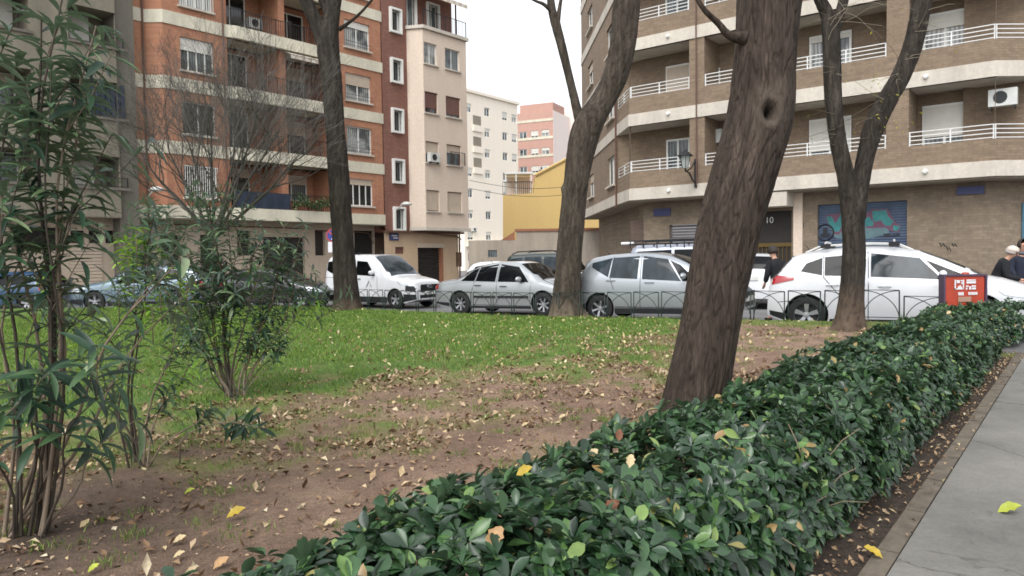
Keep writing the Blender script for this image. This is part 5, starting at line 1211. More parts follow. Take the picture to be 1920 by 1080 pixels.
def trunk_mesh(name, pts, parent, mat, ring=48, nl=200, ridge=.02, freq=5.0, flare=0, knot=None, seed=0, low=0, burls=()):
    C = spline(pts, nl); V = []; cav = []; lowv = []
    T = np.gradient(C[:, :3], axis=0); T /= np.linalg.norm(T, axis=1)[:, None]; a = np.array([1.0, 0, 0]); L = 0
    for i in range(nl+1):
        t = T[i]; a = a-t*(a@t); a /= np.linalg.norm(a); c = np.cross(t, a)
        if i: L += np.linalg.norm(C[i, :3]-C[i-1, :3])
        h = L
        for k in range(ring):
            an = 2*PI*k/ring; dr = a*math.cos(an)+c*math.sin(an); r = C[i, 3]
            u = an*r*freq
            q = Vector((math.cos(an)*r*freq*5.2, math.sin(an)*r*freq*5.2, L*freq*.62+seed))
            w_ = mnoise.noise(q*.5+Vector((5, 5, seed)))
            n1 = 1-abs(mnoise.noise(q+Vector((w_, w_, w_*.5)))*2.2); n2 = mnoise.noise(q*2.7); n3 = mnoise.noise(Vector((math.cos(an)*1.2, math.sin(an)*1.2, L*1.1+seed)))
            cv = max(0, min(1, (n1-.72)/.28)); d = -ridge*cv**1.5*1.3+ridge*.45*n2+r*.07*n3
            rr = r
            if flare: f = math.exp(-h/(flare*.5)); rr *= 1+f*(.45+.28*math.sin(an*5+seed)+.15*math.sin(an*3+1))
            p = C[i, :3]+dr*(rr+d); dark = cv*.55; pale = 0
            for (bp, br, bh) in burls:
                e = np.linalg.norm(p-np.array(bp))/br
                if e < 2: p = p+dr*bh*math.exp(-e*e*1.6)
            if knot is not None:
                kp, kr, elong = knot; e3 = p-np.array(kp); ez = e3[2]/elong; e = math.sqrt(e3[0]**2+e3[1]**2+ez**2)/kr
                if e < 4.5 and dr[1] < .3:
                    lip = math.exp(-((e-1.7)/.8)**2)*kr*.55; hole = -math.exp(-(e/.95)**2)*kr*3.2; p = p+dr*(lip+hole-d*math.exp(-(e/2.2)**2)); dark = max(dark*(1-math.exp(-(e/2.4)**2)), 1.0*math.exp(-(e/.95)**4)); pale = .7*math.exp(-(e/2.9)**2)
            V.append(p); cav.append(dark); lowv.append(max(0, 1-h/low)**.7 if low else pale)
    i = np.arange(nl)[:, None]*ring; k = np.arange(ring)[None]; k2 = (k+1) % ring
    Fa = np.stack([i+k, i+k2, i+ring+k2, i+ring+k], -1).reshape(-1, 4)
    o = np_mesh(name, V, Fa, mat, parent, smooth=True)
    for nm, dat in (('cav', cav), ('low', lowv)): at2 = o.data.attributes.new(nm, 'FLOAT', 'POINT'); at2.data.foreach_set('value', np.array(dat, np.float32))
    return o
def px(u, v, Y, wpx): p = at(u, v, Y); return (p.x, p.y, p.z, wpx/2*Y/F)
# big leaning trunk
TR = empty('leaning_tree', (0, 0, 0), 0, label='thick leaning tree trunk with a knot hole rising from the hedge', cat='tree')
Y0 = 5.55
b0 = at(1298, 770, Y0); zb_ = zp(b0.x, Y0)
pts = [(b0.x-.06, Y0, zb_-.15, .235), (b0.x-.03, Y0, zb_+.12, .22), px(1300, 765, Y0, 118), px(1325, 640, Y0, 112), px(1347, 520, Y0+.02, 112), px(1372, 400, Y0+.04, 116), px(1400, 300, Y0+.06, 118), px(1424, 215, Y0+.08, 120), px(1434, 120, Y0+.1, 112), px(1440, 40, Y0+.12, 112), px(1446, -60, Y0+.15, 120), px(1460, -260, Y0+.2, 118), px(1490, -560, Y0+.3, 90)]
kc = at(1441, 212, Y0-.14)
trunk_mesh('trunk', pts, TR, M['bark'], 170, 640, .008, 4.8, knot=((kc.x, kc.y, kc.z), 0.041, 1.5), seed=2, burls=[(tuple(at(1345, 340, Y0-.2)), .07, .02), (tuple(at(1375, 190, Y0-.22)), .12, .02), (tuple(at(1400, 60, Y0-.2)), .15, .015)])
lp_ = [px(1396, 72, Y0, 26), px(1368, 66, Y0-.02, 16), px(1345, 42, Y0-.05, 12), px(1322, 20, Y0-.1, 10), px(1302, -14, Y0-.1, 9), px(1270, -90, Y0-.1, 7)]
trunk_mesh('limb', lp_, TR, M['bark'], 12, 40, .002, 8, seed=4)
e = Vector(pts[-1][:3])
def branch_tree(mb, p, d, length, r, depth, up=.15, spread=.6, minr=.0015, kink=.25, n=4, split=(2, 3), shrink=.68, droop=0):
    seg = 4; pts = [p]; rs = [r]; q = p.copy(); dd = d.normalized()
    for i in range(seg):
        dd = (dd+Vector((random.gauss(0, kink), random.gauss(0, kink), random.gauss(0, kink)*.7+up-droop))*.35).normalized(); q = q+dd*length/seg; pts.append(q.copy()); rs.append(max(minr, r*(1-.35*(i+1)/seg)))
    mb.tube(pts, rs, n if r > .006 else 3, cap=False)
    if depth <= 0: return [q]
    tips = []
    for k in range(random.randint(*split)):
        i = random.randint(1, seg); a = random.uniform(0, 2*PI); o = dd.orthogonal().normalized(); o2 = dd.cross(o)
        nd = (dd+(o*math.cos(a)+o2*math.sin(a))*random.uniform(.4, 1)*spread*1.3).normalized()
        tips += branch_tree(mb, pts[i if k else seg], nd, length*shrink*random.uniform(.75, 1.2), max(minr, rs[i]*.62), depth-1, up, spread, minr, kink, n, split, shrink, droop)
    return tips
mb = MB()
for k in range(3): branch_tree(mb, e, Vector((random.uniform(-1, 1), random.uniform(-.5, .8), 1)), 1.6, .11, 4)
mb.build('crown', M['twig_bark'], TR)
# left trunk (T1)
def top_branches(par, ends, depth=4, length=1.6):
    mb = MB()
    for (p, d, r) in ends:
        for k in range(2): branch_tree(mb, Vector(p[:3]), Vector(d)+Vector((random.uniform(-.6, .6), random.uniform(-.6, .6), .3)), length, r*.75, depth)
    mb.build('crown', M['twig_bark'], par)
T = empty('street_tree', (0, 0, 0), 0, label='dark forked tree trunk standing before the white family van', cat='tree', group='tall bare trees along the fence')
Y1 = 21.0; b0 = at(650, 575, Y1); z0 = zp(b0.x, Y1)
pts = [(b0.x, Y1, z0-.15, .33), px(650, 560, Y1, 46), px(646, 500, Y1, 42), px(640, 400, Y1, 39), px(633, 300, Y1, 38), px(627, 220, Y1, 36), px(622, 150, Y1, 38), px(615, 85, Y1, 40), px(622, 30, Y1, 30), px(632, -40, Y1, 26), px(645, -160, Y1, 24)]
trunk_mesh('trunk', pts, T, M['bark_dark'], 40, 160, .014, 3, flare=.55, low=.5, seed=11)
trunk_mesh('limb', [px(617, 100, Y1, 34), px(600, 55, Y1, 30), px(580, 15, Y1-.1, 26), px(565, -30, Y1-.2, 24), px(540, -150, Y1-.3, 20)], T, M['bark_dark'], 24, 60, .01, 3, seed=12)
trunk_mesh('limb', [px(622, 60, Y1, 18), px(612, 20, Y1+.1, 15), px(596, -20, Y1+.2, 13), px(585, -80, Y1+.2, 11)], T, M['bark_dark'], 16, 40, .006, 3, seed=13)
trunk_mesh('limb', [px(636, 55, Y1, 9), px(655, 42, Y1-.1, 6), px(678, 22, Y1-.2, 5), px(702, -6, Y1-.3, 4)], T, M['bark_dark'], 10, 30, .002, 3, seed=14)
top_branches(T, [(px(645, -160, Y1, 20), (0.2, 0, 1), .12), (px(540, -150, Y1, 20), (-.4, 0, 1), .1)])
# middle trunk (T2)
T = empty('street_tree', (0, 0, 0), 0, label='leaning forked trunk between the sedan and the silver compact car', cat='tree', group='tall bare trees along the fence')
Y2 = 17.2; b0 = at(1062, 592, Y2); z0 = zp(b0.x, Y2)
pts = [(b0.x, Y2, z0-.15, .36), px(1061, 575, Y2, 56), px(1064, 520, Y2, 49), px(1070, 440, Y2, 48), px(1078, 360, Y2, 46), px(1088, 290, Y2, 50), px(1103, 235, Y2, 54), px(1130, 190, Y2, 46), px(1155, 140, Y2, 46), px(1168, 80, Y2, 48), px(1174, 20, Y2, 50), px(1180, -50, Y2, 42), px(1195, -200, Y2, 36)]
trunk_mesh('trunk', pts, T, M['bark_mid'], 52, 200, .014, 3.2, flare=.5, low=.55, seed=21, burls=[(tuple(at(1058, 355, Y2)), .12, .06), (tuple(at(1096, 250, Y2)), .12, .05)])
trunk_mesh('limb', [px(1098, 262, Y2, 26), px(1088, 230, Y2, 20), px(1078, 190, Y2, 17), px(1066, 140, Y2, 15), px(1054, 90, Y2-.1, 17), px(1042, 45, Y2-.1, 18), px(1034, 12, Y2-.1, 14), px(1030, -40, Y2-.1, 12)], T, M['bark_mid'], 18, 90, .008, 3, seed=22)
trunk_mesh('limb', [px(1042, 30, Y2-.1, 9), px(1022, 10, Y2-.2, 7), px(1005, 2, Y2-.3, 5), px(985, -8, Y2-.4, 4)], T, M['bark_mid'], 8, 24, .002, 3, seed=23)
trunk_mesh('limb', [px(1046, 40, Y2-.1, 9), px(1050, 10, Y2, 7), px(1056, -20, Y2, 5)], T, M['bark_mid'], 8, 20, .002, 3, seed=24)
top_branches(T, [(px(1195, -200, Y2, 30), (0.2, 0, 1), .13), (px(1030, -40, Y2, 10), (-.3, 0, 1), .05)])
# right two stemmed tree (T3)
T = empty('street_tree', (0, 0, 0), 0, label='two stemmed dark tree with thin hanging twigs before the white estate car', cat='tree', group='tall bare trees along the fence')
Y3 = 11.85; b0 = at(1592, 616, Y3); z0 = zp(b0.x, Y3)
pts = [(b0.x, Y3, z0-.15, .24), px(1594, 598, Y3, 50), px(1598, 540, Y3, 43), px(1601, 480, Y3, 41), px(1600, 430, Y3, 40), px(1598, 380, Y3, 42), px(1586, 330, Y3, 32), px(1572, 270, Y3, 30), px(1563, 200, Y3, 30), px(1560, 120, Y3, 32), px(1558, 60, Y3, 32), px(1550, 25, Y3, 24), px(1534, -10, Y3, 20), px(1510, -90, Y3, 18)]
trunk_mesh('trunk', pts, T, M['bark_dark'], 44, 200, .011, 4, flare=.42, low=.9, seed=31, burls=[(tuple(at(1615, 395, Y3-.15)), .1, .03)])
trunk_mesh('limb', [px(1604, 410, Y3, 36), px(1612, 350, Y3, 32), px(1624, 290, Y3, 32), px(1640, 235, Y3, 38), px(1662, 190, Y3, 36), px(1690, 140, Y3, 34), px(1710, 90, Y3, 34), px(1722, 40, Y3, 34), px(1730, -10, Y3, 34), px(1745, -150, Y3, 28)], T, M['bark_dark'], 28, 120, .01, 4, seed=32, burls=[(tuple(at(1645, 230, Y3-.15)), .1, .03)])
trunk_mesh('limb', [px(1561, 70, Y3, 24), px(1572, 35, Y3, 20), px(1582, 0, Y3, 18), px(1592, -60, Y3, 16)], T, M['bark_dark'], 18, 40, .006, 4, seed=33)
top_branches(T, [(px(1510, -90, Y3, 16), (-.3, 0, 1), .07), (px(1745, -150, Y3, 20), (.3, 0, 1), .11), (px(1592, -60, Y3, 14), (0, 0, 1), .06)], 4, 1.1)
mb = MB(); tips = []
M['pale_twig'] = plain('pale_twig', '7F7563', .9)
for (u, v, n_, dx) in ((1562, 150, 3, -.5), (1566, 230, 3, -.6), (1556, 60, 5, .2), (1580, 20, 5, .3), (1660, 190, 5, -.7), (1690, 140, 5, -.6), (1640, 240, 4, -.5), (1720, 40, 6, .5), (1700, 110, 3, .6), (1560, 270, 2, -.6), (1730, 0, 6, .7), (1640, 235, 3, .6)):
    for k in range(n_):
        p = at(u+random.uniform(-6, 6), v+random.uniform(-25, 25), Y3-.12)
        tips += branch_tree(mb, p, Vector((dx+random.uniform(-.5, .5), random.uniform(-.5, .2), random.uniform(-.1, .5))), random.uniform(.3, .6), .004, 1, .05, .5, .0016, .6, 3, (1, 2), .7, .35)
mb.build('twigs', M['pale_twig'], T)
M['yellow_leaf'] = island('yellow_leaf', [(0, '7A7A2C'), (.5, 'A8A23A'), (1, '8A8F3A')], .6, trans=.2)
pp = np.array([tuple(random.choice(tips)) for _ in range(40)]+[tuple(at(1640+random.gauss(0, 14), 150+random.gauss(0, 12), Y3-.2)) for _ in range(30)]+[tuple(at(1665+random.gauss(0, 25), 230+random.gauss(0, 16), Y3-.15)) for _ in range(36)]); pp += rng.normal(0, .03, pp.shape)
leaf_cloud('leaves', len(pp), pp, .05, M['yellow_leaf'], T, 2.5)
# bare bushy tree in front of the brick block
T = empty('bare_tree', (0, 0, 0), 0, label='small bare many branched tree before the orange brick block', cat='tree')
YC = 19.0; M['bare_bark'] = plain('bare_bark', '47443F', .9)
base = at(398, 575, YC); base.z = zp(base.x, YC)-.05; fk = at(402, 440, YC)
mb = MB(); mb.tube([base, base.lerp(fk, .5)+Vector((.03, 0, 0)), fk], [.11, .09, .08], 8); mb.build('trunk', M['bare_bark'], T)
for (u, v, w_) in ((225, 245, 5), (285, 215, 5), (330, 190, 5), (395, 175, 6), (455, 180, 6), (500, 165, 6), (560, 190, 5), (600, 245, 5), (585, 290, 4), (250, 290, 4), (470, 210, 5)):
    mb = MB(); t = at(u, v, YC+random.uniform(-1.3, 1.3)); m_ = fk.lerp(t, .5)+Vector((random.uniform(-.15, .15), 0, -.12))
    p1, p2 = fk.lerp(m_, .5)+Vector((0, 0, -.05)), m_
    mb.tube([fk+Vector((0, 0, -.1)), p1, p2, m_.lerp(t, .45)], [.05, .036, .028, .02], 6, cap=False)
    d = (t-fk).normalized()
    for q, r_, ln in ((p1, .018, 1.1), (p2, .018, 1.1), (p2, .016, 1.0), (m_.lerp(t, .2), .014, 1.0), (m_.lerp(t, .45), .014, 1.1), (m_.lerp(t, .45), .012, 1.0)):
        branch_tree(mb, q, d+Vector((random.uniform(-.9, .9), random.uniform(-.9, .9), random.uniform(-.4, .6))), ln, r_, 5, .08, .5, .0022, .22, 4, (2, 3), .7)
    mb.build('branch', M['bare_bark'], T)
mb = MB()
for i in range(430):
    u = random.gauss(425, 85); v = random.gauss(235, 58)
    if ((u-415)/215)**2+((v-245)/120)**2 > 1: continue
    q = at(u, v, YC+random.gauss(0, .7)); d = (q-fk).normalized(); branch_tree(mb, q-d*.3, d+Vector((random.uniform(-.4, .4), random.uniform(-.4, .4), random.uniform(-.2, .4))), random.uniform(.5, .9), .005, 2, .08, .45, .0022, .2, 3, (2, 3), .7)
mb.build('crown', plain('fine_twig', '625F5A', .9), T)
# ------------------------------------------------------------ leaf meshes placed in bulk
def leaf_template(nl, width, curl=.12, fold=.12, obov=.6, tip=1.0):
    """leaf along +x, length 1, nl stations; returns verts (n,3), quads"""
    V = []; 
    for i in range(nl+1):
        t = i/nl; w = width*.5*math.sin(PI*t**obov)**.8 if 0 < t < 1 else width*.02
        if t == 1 and tip > 1: w = width*.12
        z = -curl*t*t
        V += [(t, -w, z+fold*w*2), (t, 0, z), (t, w, z+fold*w*2)]
    Q = []
    for i in range(nl):
        a = 3*i; Q += [(a, a+3, a+4, a+1), (a+1, a+4, a+5, a+2)]
    return np.array(V), np.array(Q)
def frames(d, up):
    """unit x axis d, z axis near up"""
    d = d/np.linalg.norm(d, axis=1)[:, None]; y = np.cross(up, d); y /= np.maximum(np.linalg.norm(y, axis=1)[:, None], 1e-6); z = np.cross(d, y)
    return np.stack([d, y, z], -1)   # columns
def scatter(tmpl, pos, Fm, scale, bendvar=0):
    V, Q = tmpl; n = len(pos); Vn = np.repeat(V[None], n, 0).copy()
    if bendvar: Vn[:, :, 2] += -(V[:, 0]**2)[None]*rng.normal(0, bendvar, n)[:, None]
    W = np.einsum('nij,nvj->nvi', Fm, Vn*scale[:, None, None])+pos[:, None]
    Fa = (Q[None]+(np.arange(n)*len(V))[:, None, None]).reshape(-1, 4); return W.reshape(-1, 3), Fa
def rosettes(C, Nn, nleaf, L, tmpl, tilt=(.35, .9)):
    """whorls of leaves round tips C with axis Nn"""
    n = len(C); P = []; D = []; U = []; S = []
    a = np.cross(Nn, rng.normal(size=(n, 3))); a /= np.linalg.norm(a, axis=1)[:, None]; b = np.cross(Nn, a)
    for k in range(nleaf):
        an = 2*PI*k/nleaf+rng.uniform(-.35, .35, n)+(k//6)*.5; ra = (a*np.cos(an)[:, None]+b*np.sin(an)[:, None]); t = rng.uniform(*tilt, n)[:, None]
        d = ra*np.cos(t)+Nn*np.sin(t); P.append(C+d*.004); D.append(d); U.append(Nn-ra*.2); S.append(L*rng.uniform(.5, 1.25, n))
    return np.concatenate(P), frames(np.concatenate(D), np.concatenate(U)), np.concatenate(S)
def merge(*parts):
    V = []; Fq = []; o = 0
    for v, f in parts: V.append(v); Fq.append(f+o); o += len(v)
    return np.concatenate(V), np.concatenate(Fq)
# ------------------------------------------------------------ hedge
M['hedge_leaf'] = island('hedge_leaf', [(0, '1B2D1E'), (.3, '253D28'), (.6, '314D30'), (.85, '3F5E38'), (.95, '56753E'), (.975, '7C9450'), (.985, '8A6E48'), (1, 'A08A58')], .3, .5, back='4C6348', trans=.12, sc=22)
M['hedge_twig'] = plain('hedge_twig', '4A4034', .9); M['dead_leaf'] = island('dead_leaf', [(0, '6B4A36'), (.4, '9A7A58'), (.75, 'B8A07A'), (1, 'B99A3A')], .7, .3, sc=30)
HG = empty('hedge', (0, 0, 0), 0, label='long clipped hedge of dark glossy rosette leaves beside the path', cat='hedge')
HT0, HT1, HPL, HPR, HZ0 = .75, 15.4, -2.04, -1.05, .655
def hedge_wob(t, s): return np.array([mnoise.noise(Vector((a*1.1, b_*1.1, 7.7)))*.08+mnoise.noise(Vector((a*3.1, b_*3.1, 1.7)))*.06 for a, b_ in zip(t, s)])
def hedge_pts(n, side):
    t = HT0+(HT1-HT0)*rng.random(n)**1.25
    if side == 'top':
        s = rng.uniform(HPL, HPR, n); e = np.minimum(s-HPL, HPR-s); z = HZ0+hedge_wob(t, s)-.10*np.exp(-e/.06)-.0; nn = np.stack([np.zeros(n), (s-(HPL+HPR)/2)*1.1, np.ones(n)], 1)
    elif side == 'right':
        z = rng.uniform(.06, HZ0-.02, n)**1.0; s = HPR+hedge_wob(t, z*3+9)*1.3-.16*np.exp(-(HZ0-z)/.08)-.10*np.clip((.25-z)/.25, 0, 1); nn = np.stack([np.zeros(n), np.ones(n)*1.2, .55+z*.3], 1)
    else:
        z = rng.uniform(.1, HZ0-.02, n); s = HPL-hedge_wob(t, z*3+5)*1.3+.16*np.exp(-(HZ0-z)/.08)+.1*np.clip((.3-z)/.3, 0, 1); nn = np.stack([np.zeros(n), -np.ones(n), .55+z*.3], 1)
    nn = nn+rng.normal(0, .38, nn.shape); z = z+np.abs(rng.normal(0, .018, n))+(rng.random(n) < .05)*rng.uniform(0, .09, n)-rng.random(n)**3*.12
    # to world: (t, s) -> xy
    X = PD.x*t+PD.y*s; Y = PD.y*t-PD.x*s; N3 = np.stack([PD.x*nn[:, 0]+PD.y*nn[:, 1], PD.y*nn[:, 0]-PD.x*nn[:, 1], nn[:, 2]], 1); N3 /= np.linalg.norm(N3, axis=1)[:, None]
    return np.stack([X, Y, z], 1), N3
TL = leaf_template(5, .46, .16, .2, 1.45); parts = []
for side, n in (('top', 4300), ('right', 4000), ('left', 1300)):
    C, Nn = hedge_pts(n, side); P_, Fm, S = rosettes(C, Nn, 8, .076, TL, (.0, .65)); parts.append(scatter(TL, P_, Fm, S, .12))
# the hedge turning along the street at its far end
n = 1500; C = np.stack([rng.uniform(7.3, 12.8, n), rng.uniform(11.45, 12.05, n), HZ0+rng.normal(0, .04, n)+.03], 1); Nn = rng.normal(0, .35, (n, 3))+np.array([0, -.2, 1]); k = rng.random(n) < .45; C[k, 2] = rng.uniform(.15, .68, k.sum()); C[k, 1] = 11.42; Nn[k] += np.array([0, -1.2, -.5]); Nn /= np.linalg.norm(Nn, axis=1)[:, None]
P_, Fm, S = rosettes(C, Nn, 7, .075, TL, (.05, .75)); parts.append(scatter(TL, P_, Fm, S, .12))
V, Fq = merge(*parts); np_mesh('foliage', V, Fq, M['hedge_leaf'], HG, smooth=True)
# inner shaded leaves on the twigs, and the twigs
n = 9000; t = rng.uniform(HT0, HT1, n); s = rng.uniform(HPL+.12, HPR-.12, n); z = rng.uniform(.12, HZ0-.07, n); P_ = np.stack([PD.x*t+PD.y*s, PD.y*t-PD.x*s, z], 1)
T2 = leaf_template(2, .5, .1, .2, .7); V, Fq = scatter(T2, P_, frames(rng.normal(size=(n, 3)), rng.normal(size=(n, 3))), rng.uniform(.05, .09, n)); np_mesh('inner_foliage', V, Fq, M['hedge_leaf'], HG)
mb = MB()
for i in range(420):
    t = random.uniform(HT0, HT1); s0 = (HPL+HPR)/2+random.uniform(-.25, .25); p = lp(t, s0, .02); q = lp(t+random.uniform(-.25, .25), random.uniform(HPL+.05, HPR-.03), random.uniform(.35, HZ0-.02)); m_ = p.lerp(q, .5)+Vector((random.uniform(-.06, .06), random.uniform(-.06, .06), .03)); mb.tube([p, m_, q], [.01, .007, .003], 4, cap=False)
for i in range(70):
    t = HT0+(HT1-HT0)*random.random()**1.3; p = lp(t, HPR+random.uniform(-.1, .04), random.uniform(.2, .6)); d = Vector((random.uniform(-1, 1), random.uniform(-1, 1), random.uniform(-.3, 1))).normalized(); mb.tube([p, p+d*.08+Vector((0, 0, .02)), p+d*.2], [.0035, .003, .002], 4, cap=False)
mb.build('twigs', plain('pale_stem', '6E6250', .9, vary=.35), HG)
# ------------------------------------------------------------ oleanders
M['ole_leaf'] = island('ole_leaf', [(0, '182A1E'), (.35, '233C2A'), (.65, '345235'), (.88, '4E6840'), (1, '7E8E6A')], .45, .45, back='6B8068', trans=.15, sc=12)
M['ole_young'] = island('ole_young', [(0, '5A8428'), (.5, '7CA632'), (1, 'A0BE4C')], .45, .4, trans=.3, sc=12)
M['ole_stem'] = plain('ole_stem', '77695A', .85, vary=.25, vs=8); M['ole_stem_dark'] = plain('ole_stem_dark', '40382F', .85, vary=.25, vs=8); M['ole_green'] = plain('ole_green', '6E7A4A', .7)
OT = leaf_template(5, .215, .4, .3, 1.05)
def oleander(label, base, stems, leafL, seed, dens=1.0, group='oleander bushes', young=()):
    random.seed(seed); E = empty('oleander_bush', (0, 0, 0), 0, label=label, cat='bush', group=None)
    LP, LD, LU, LS, YP = [], [], [], [], []
    md = MB(); ml = MB(); YL = ([], [], [], [])
    def whorls(p0, p1, q0, q1, step, L, young=False):
        seg = (p1-p0).length; d = (p1-p0).normalized(); n = max(1, int(round(seg*(q1-q0)/step*random.uniform(.8, 1.2))))
        o = d.orthogonal().normalized(); o2 = d.cross(o); tgt = YL if young else (LP, LD, LU, LS)
        for i in range(n+1):
            p = p0.lerp(p1, q0+(q1-q0)*i/max(n, 1)); a0 = random.uniform(0, 2*PI)
            for k in range(3 if i < n else 5):
                if random.random() > dens: continue
                a = a0+2*PI*k/(3 if i < n else 5)+random.uniform(-.3, .3); rad = o*math.cos(a)+o2*math.sin(a); dd = (d*random.uniform(.35, .9)+rad+Vector((0, 0, random.uniform(-.55, .05)))).normalized()
                tgt[0].append(p); tgt[1].append(dd); tgt[2].append(d+Vector((0, 0, .5))); tgt[3].append(L*random.uniform(.55, 1.1))
    for st in stems:
        tip, r0, dark, nside, leaf0 = st[:5]; t = at(*tip); b = Vector(base)+Vector((random.uniform(-.12, .12), random.uniform(-.08, .08), 0)) if len(st) < 6 else Vector(st[5])
        n = 8; sag = Vector((random.uniform(-.06, .06), random.uniform(-.06, .06), (t-b).length*.06)); pts = []
        for i in range(n+1):
            q = i/n; p = b.lerp(t, q)+sag*math.sin(PI*q)*(1 if t.z > b.z+.5 else 2); p += Vector((math.sin(q*9+seed), math.cos(q*7+seed), 0))*.03; pts.append(p)
        (md if dark else ml).tube(pts, [r0*(1-.72*i/n) for i in range(n+1)], 7, cap=False)
        for i in range(n):
            q0, q1 = i/n, (i+1)/n
            if q1 > leaf0: whorls(pts[i], pts[i+1], 0, .95, (.075 if q0 > .75 else .13) if leafL > .17 else (.045 if q0 > .7 else .07), leafL)
        for k in range(nside):
            i = random.randint(int(n*max(.2, leaf0*.8)), n-1); p = pts[i]; d = ((pts[i+1]-pts[i]).normalized()+Vector((random.uniform(-1, 1), random.uniform(-.8, .8), random.uniform(-.1, .7)))*.8).normalized()
            ln = random.uniform(.25, .55)*(1 if leafL > .11 else .75); q1_ = p+d*ln*.5; q2 = p+d*ln+Vector((0, 0, random.uniform(-.04, .08)))
            (md if random.random() < .5 else ml).tube([p, q1_, q2], [r0*.35, r0*.28, r0*.18], 5, cap=False); whorls(p, q2, .3, 1.0, .045, leafL*.92, young=random.random() < .05 and leafL < .16)
    for (u, v, Y) in young:
        p = at(u, v, Y); ml.tube([p-Vector((0, 0, .25)), p], [.004, .003], 4); whorls(p-Vector((0, 0, .14)), p, 0, 1, .03, leafL*.8, True)
    md.build('dark_stems', M['ole_stem_dark'], E, smooth=True); ml.build('pale_stems', M['ole_stem'], E, smooth=True)
    A = lambda x: np.array([tuple(q) for q in x])
    V, Fq = scatter(OT, A(LP), frames(A(LD), A(LU)), np.array(LS), .15); np_mesh('foliage', V, Fq, M['ole_leaf'], E, smooth=True)
    if YL[0]: V, Fq = scatter(OT, A(YL[0]), frames(A(YL[1]), A(YL[2])), np.array(YL[3]), .1); np_mesh('young_foliage', V, Fq, M['ole_young'], E, smooth=True)
    return E
b1 = gnd(60, 1000, zp); Yb = b1.y
print('base1', b1)
oleander('tall oleander with long dark leaves reaching above the frame', b1, [
    ((62, 30, Yb), .016, 1, 3, .6), ((165, 45, Yb-.1), .012, 0, 3, .6), ((15, 120, Yb+.1), .012, 1, 2, .6), ((112, -60, Yb), .014, 1, 2, .6), ((-60, 60, Yb), .012, 0, 2, .6),
    ((140, 210, Yb+.1), .011, 0, 3, .58), ((20, 330, Yb-.2), .01, 1, 2, .6), ((195, 250, Yb), .01, 1, 3, .62), ((80, 130, Yb-.2), .01, 1, 2, .65), ((60, 560, Yb), .009, 0, 1, .6), ((150, 570, Yb), .01, 1, 1, .7),
    ((330, 480, Yb-.1), .012, 0, 1, .75), ((345, 540, Yb+.3), .011, 0, 0, .85), ((90, 690, Yb-.3), .009, 1, 1, .6), ((200, 720, Yb-.2), .009, 1, 1, .6), ((10, 740, Yb-.3), .009, 1, 1, .6), ((240, 790, Yb+.1), .009, 0, 0, .7), ((40, 430, Yb), .012, 0, 0, .9), ((120, 400, Yb), .012, 0, 0, .9)], .22, 5, dens=.6)
b3 = gnd(255, 875, zp)
oleander('mid sized oleander bush with drooping low shoots beside the tall one', b3, [
    ((280, 440, b3.y), .012, 1, 3, .5), ((230, 520, b3.y+.1), .01, 1, 2, .5), ((330, 560, b3.y), .009, 0, 1, .55), ((190, 600, b3.y-.2), .009, 1, 2, .5), ((370, 640, b3.y+.2), .008, 0, 1, .6),
    ((495, 800, b3.y-.5), .007, 0, 0, .7, (gnd(330, 870, zp))), ((400, 770, b3.y), .007, 0, 1, .5), ((150, 700, b3.y), .008, 1, 2, .5), ((330, 720, b3.y), .008, 1, 1, .5), ((90, 560, b3.y+.3), .009, 1, 2, .6)], .14, 8, dens=.8,
    young=((270, 440, b3.y), (232, 455, b3.y), (292, 470, b3.y+.2), (250, 500, b3.y), (222, 540, b3.y), (270, 560, b3.y), (240, 480, b3.y-.3), (300, 520, b3.y-.2), (335, 505, b3.y), (350, 530, b3.y-.2), (285, 575, b3.y-.4), (255, 430, b3.y-.3)))
b2 = gnd(440, 745, zp)
oleander('smaller leaved oleander with arching stems in the lawn edge', b2, [
    ((400, 385, b2.y), .016, 1, 9, .4), ((440, 400, b2.y+.3), .013, 0, 8, .45), ((330, 420, b2.y), .012, 0, 7, .45), ((270, 430, b2.y+.1), .011, 0, 5, .5), ((480, 460, b2.y-.2), .012, 1, 8, .4), ((540, 480, b2.y), .011, 0, 7, .45), ((500, 560, b2.y+.2), .009, 0, 6, .45),
    ((575, 470, b2.y), .009, 0, 5, .55), ((250, 480, b2.y), .01, 0, 5, .55), ((540, 420, b2.y+.2), .01, 0, 5, .6), ((560, 540, b2.y), .009, 0, 5, .5), ((600, 540, b2.y), .008, 0, 3, .65), ((625, 585, b2.y+.4), .007, 0, 3, .75), ((360, 480, b2.y), .01, 1, 8, .35), ((420, 480, b2.y-.1), .01, 1, 8, .35), ((310, 540, b2.y), .01, 0, 5, .4), ((360, 620, b2.y-.3), .008, 1, 5, .35), ((470, 640, b2.y), .007, 0, 3, .5), ((530, 650, b2.y), .006, 0, 3, .6), ((300, 400, b2.y+.6), .01, 1, 7, .4), ((370, 360, b2.y+.2), .011, 0, 6, .5)], .15, 9, dens=.68)
random.seed(3)
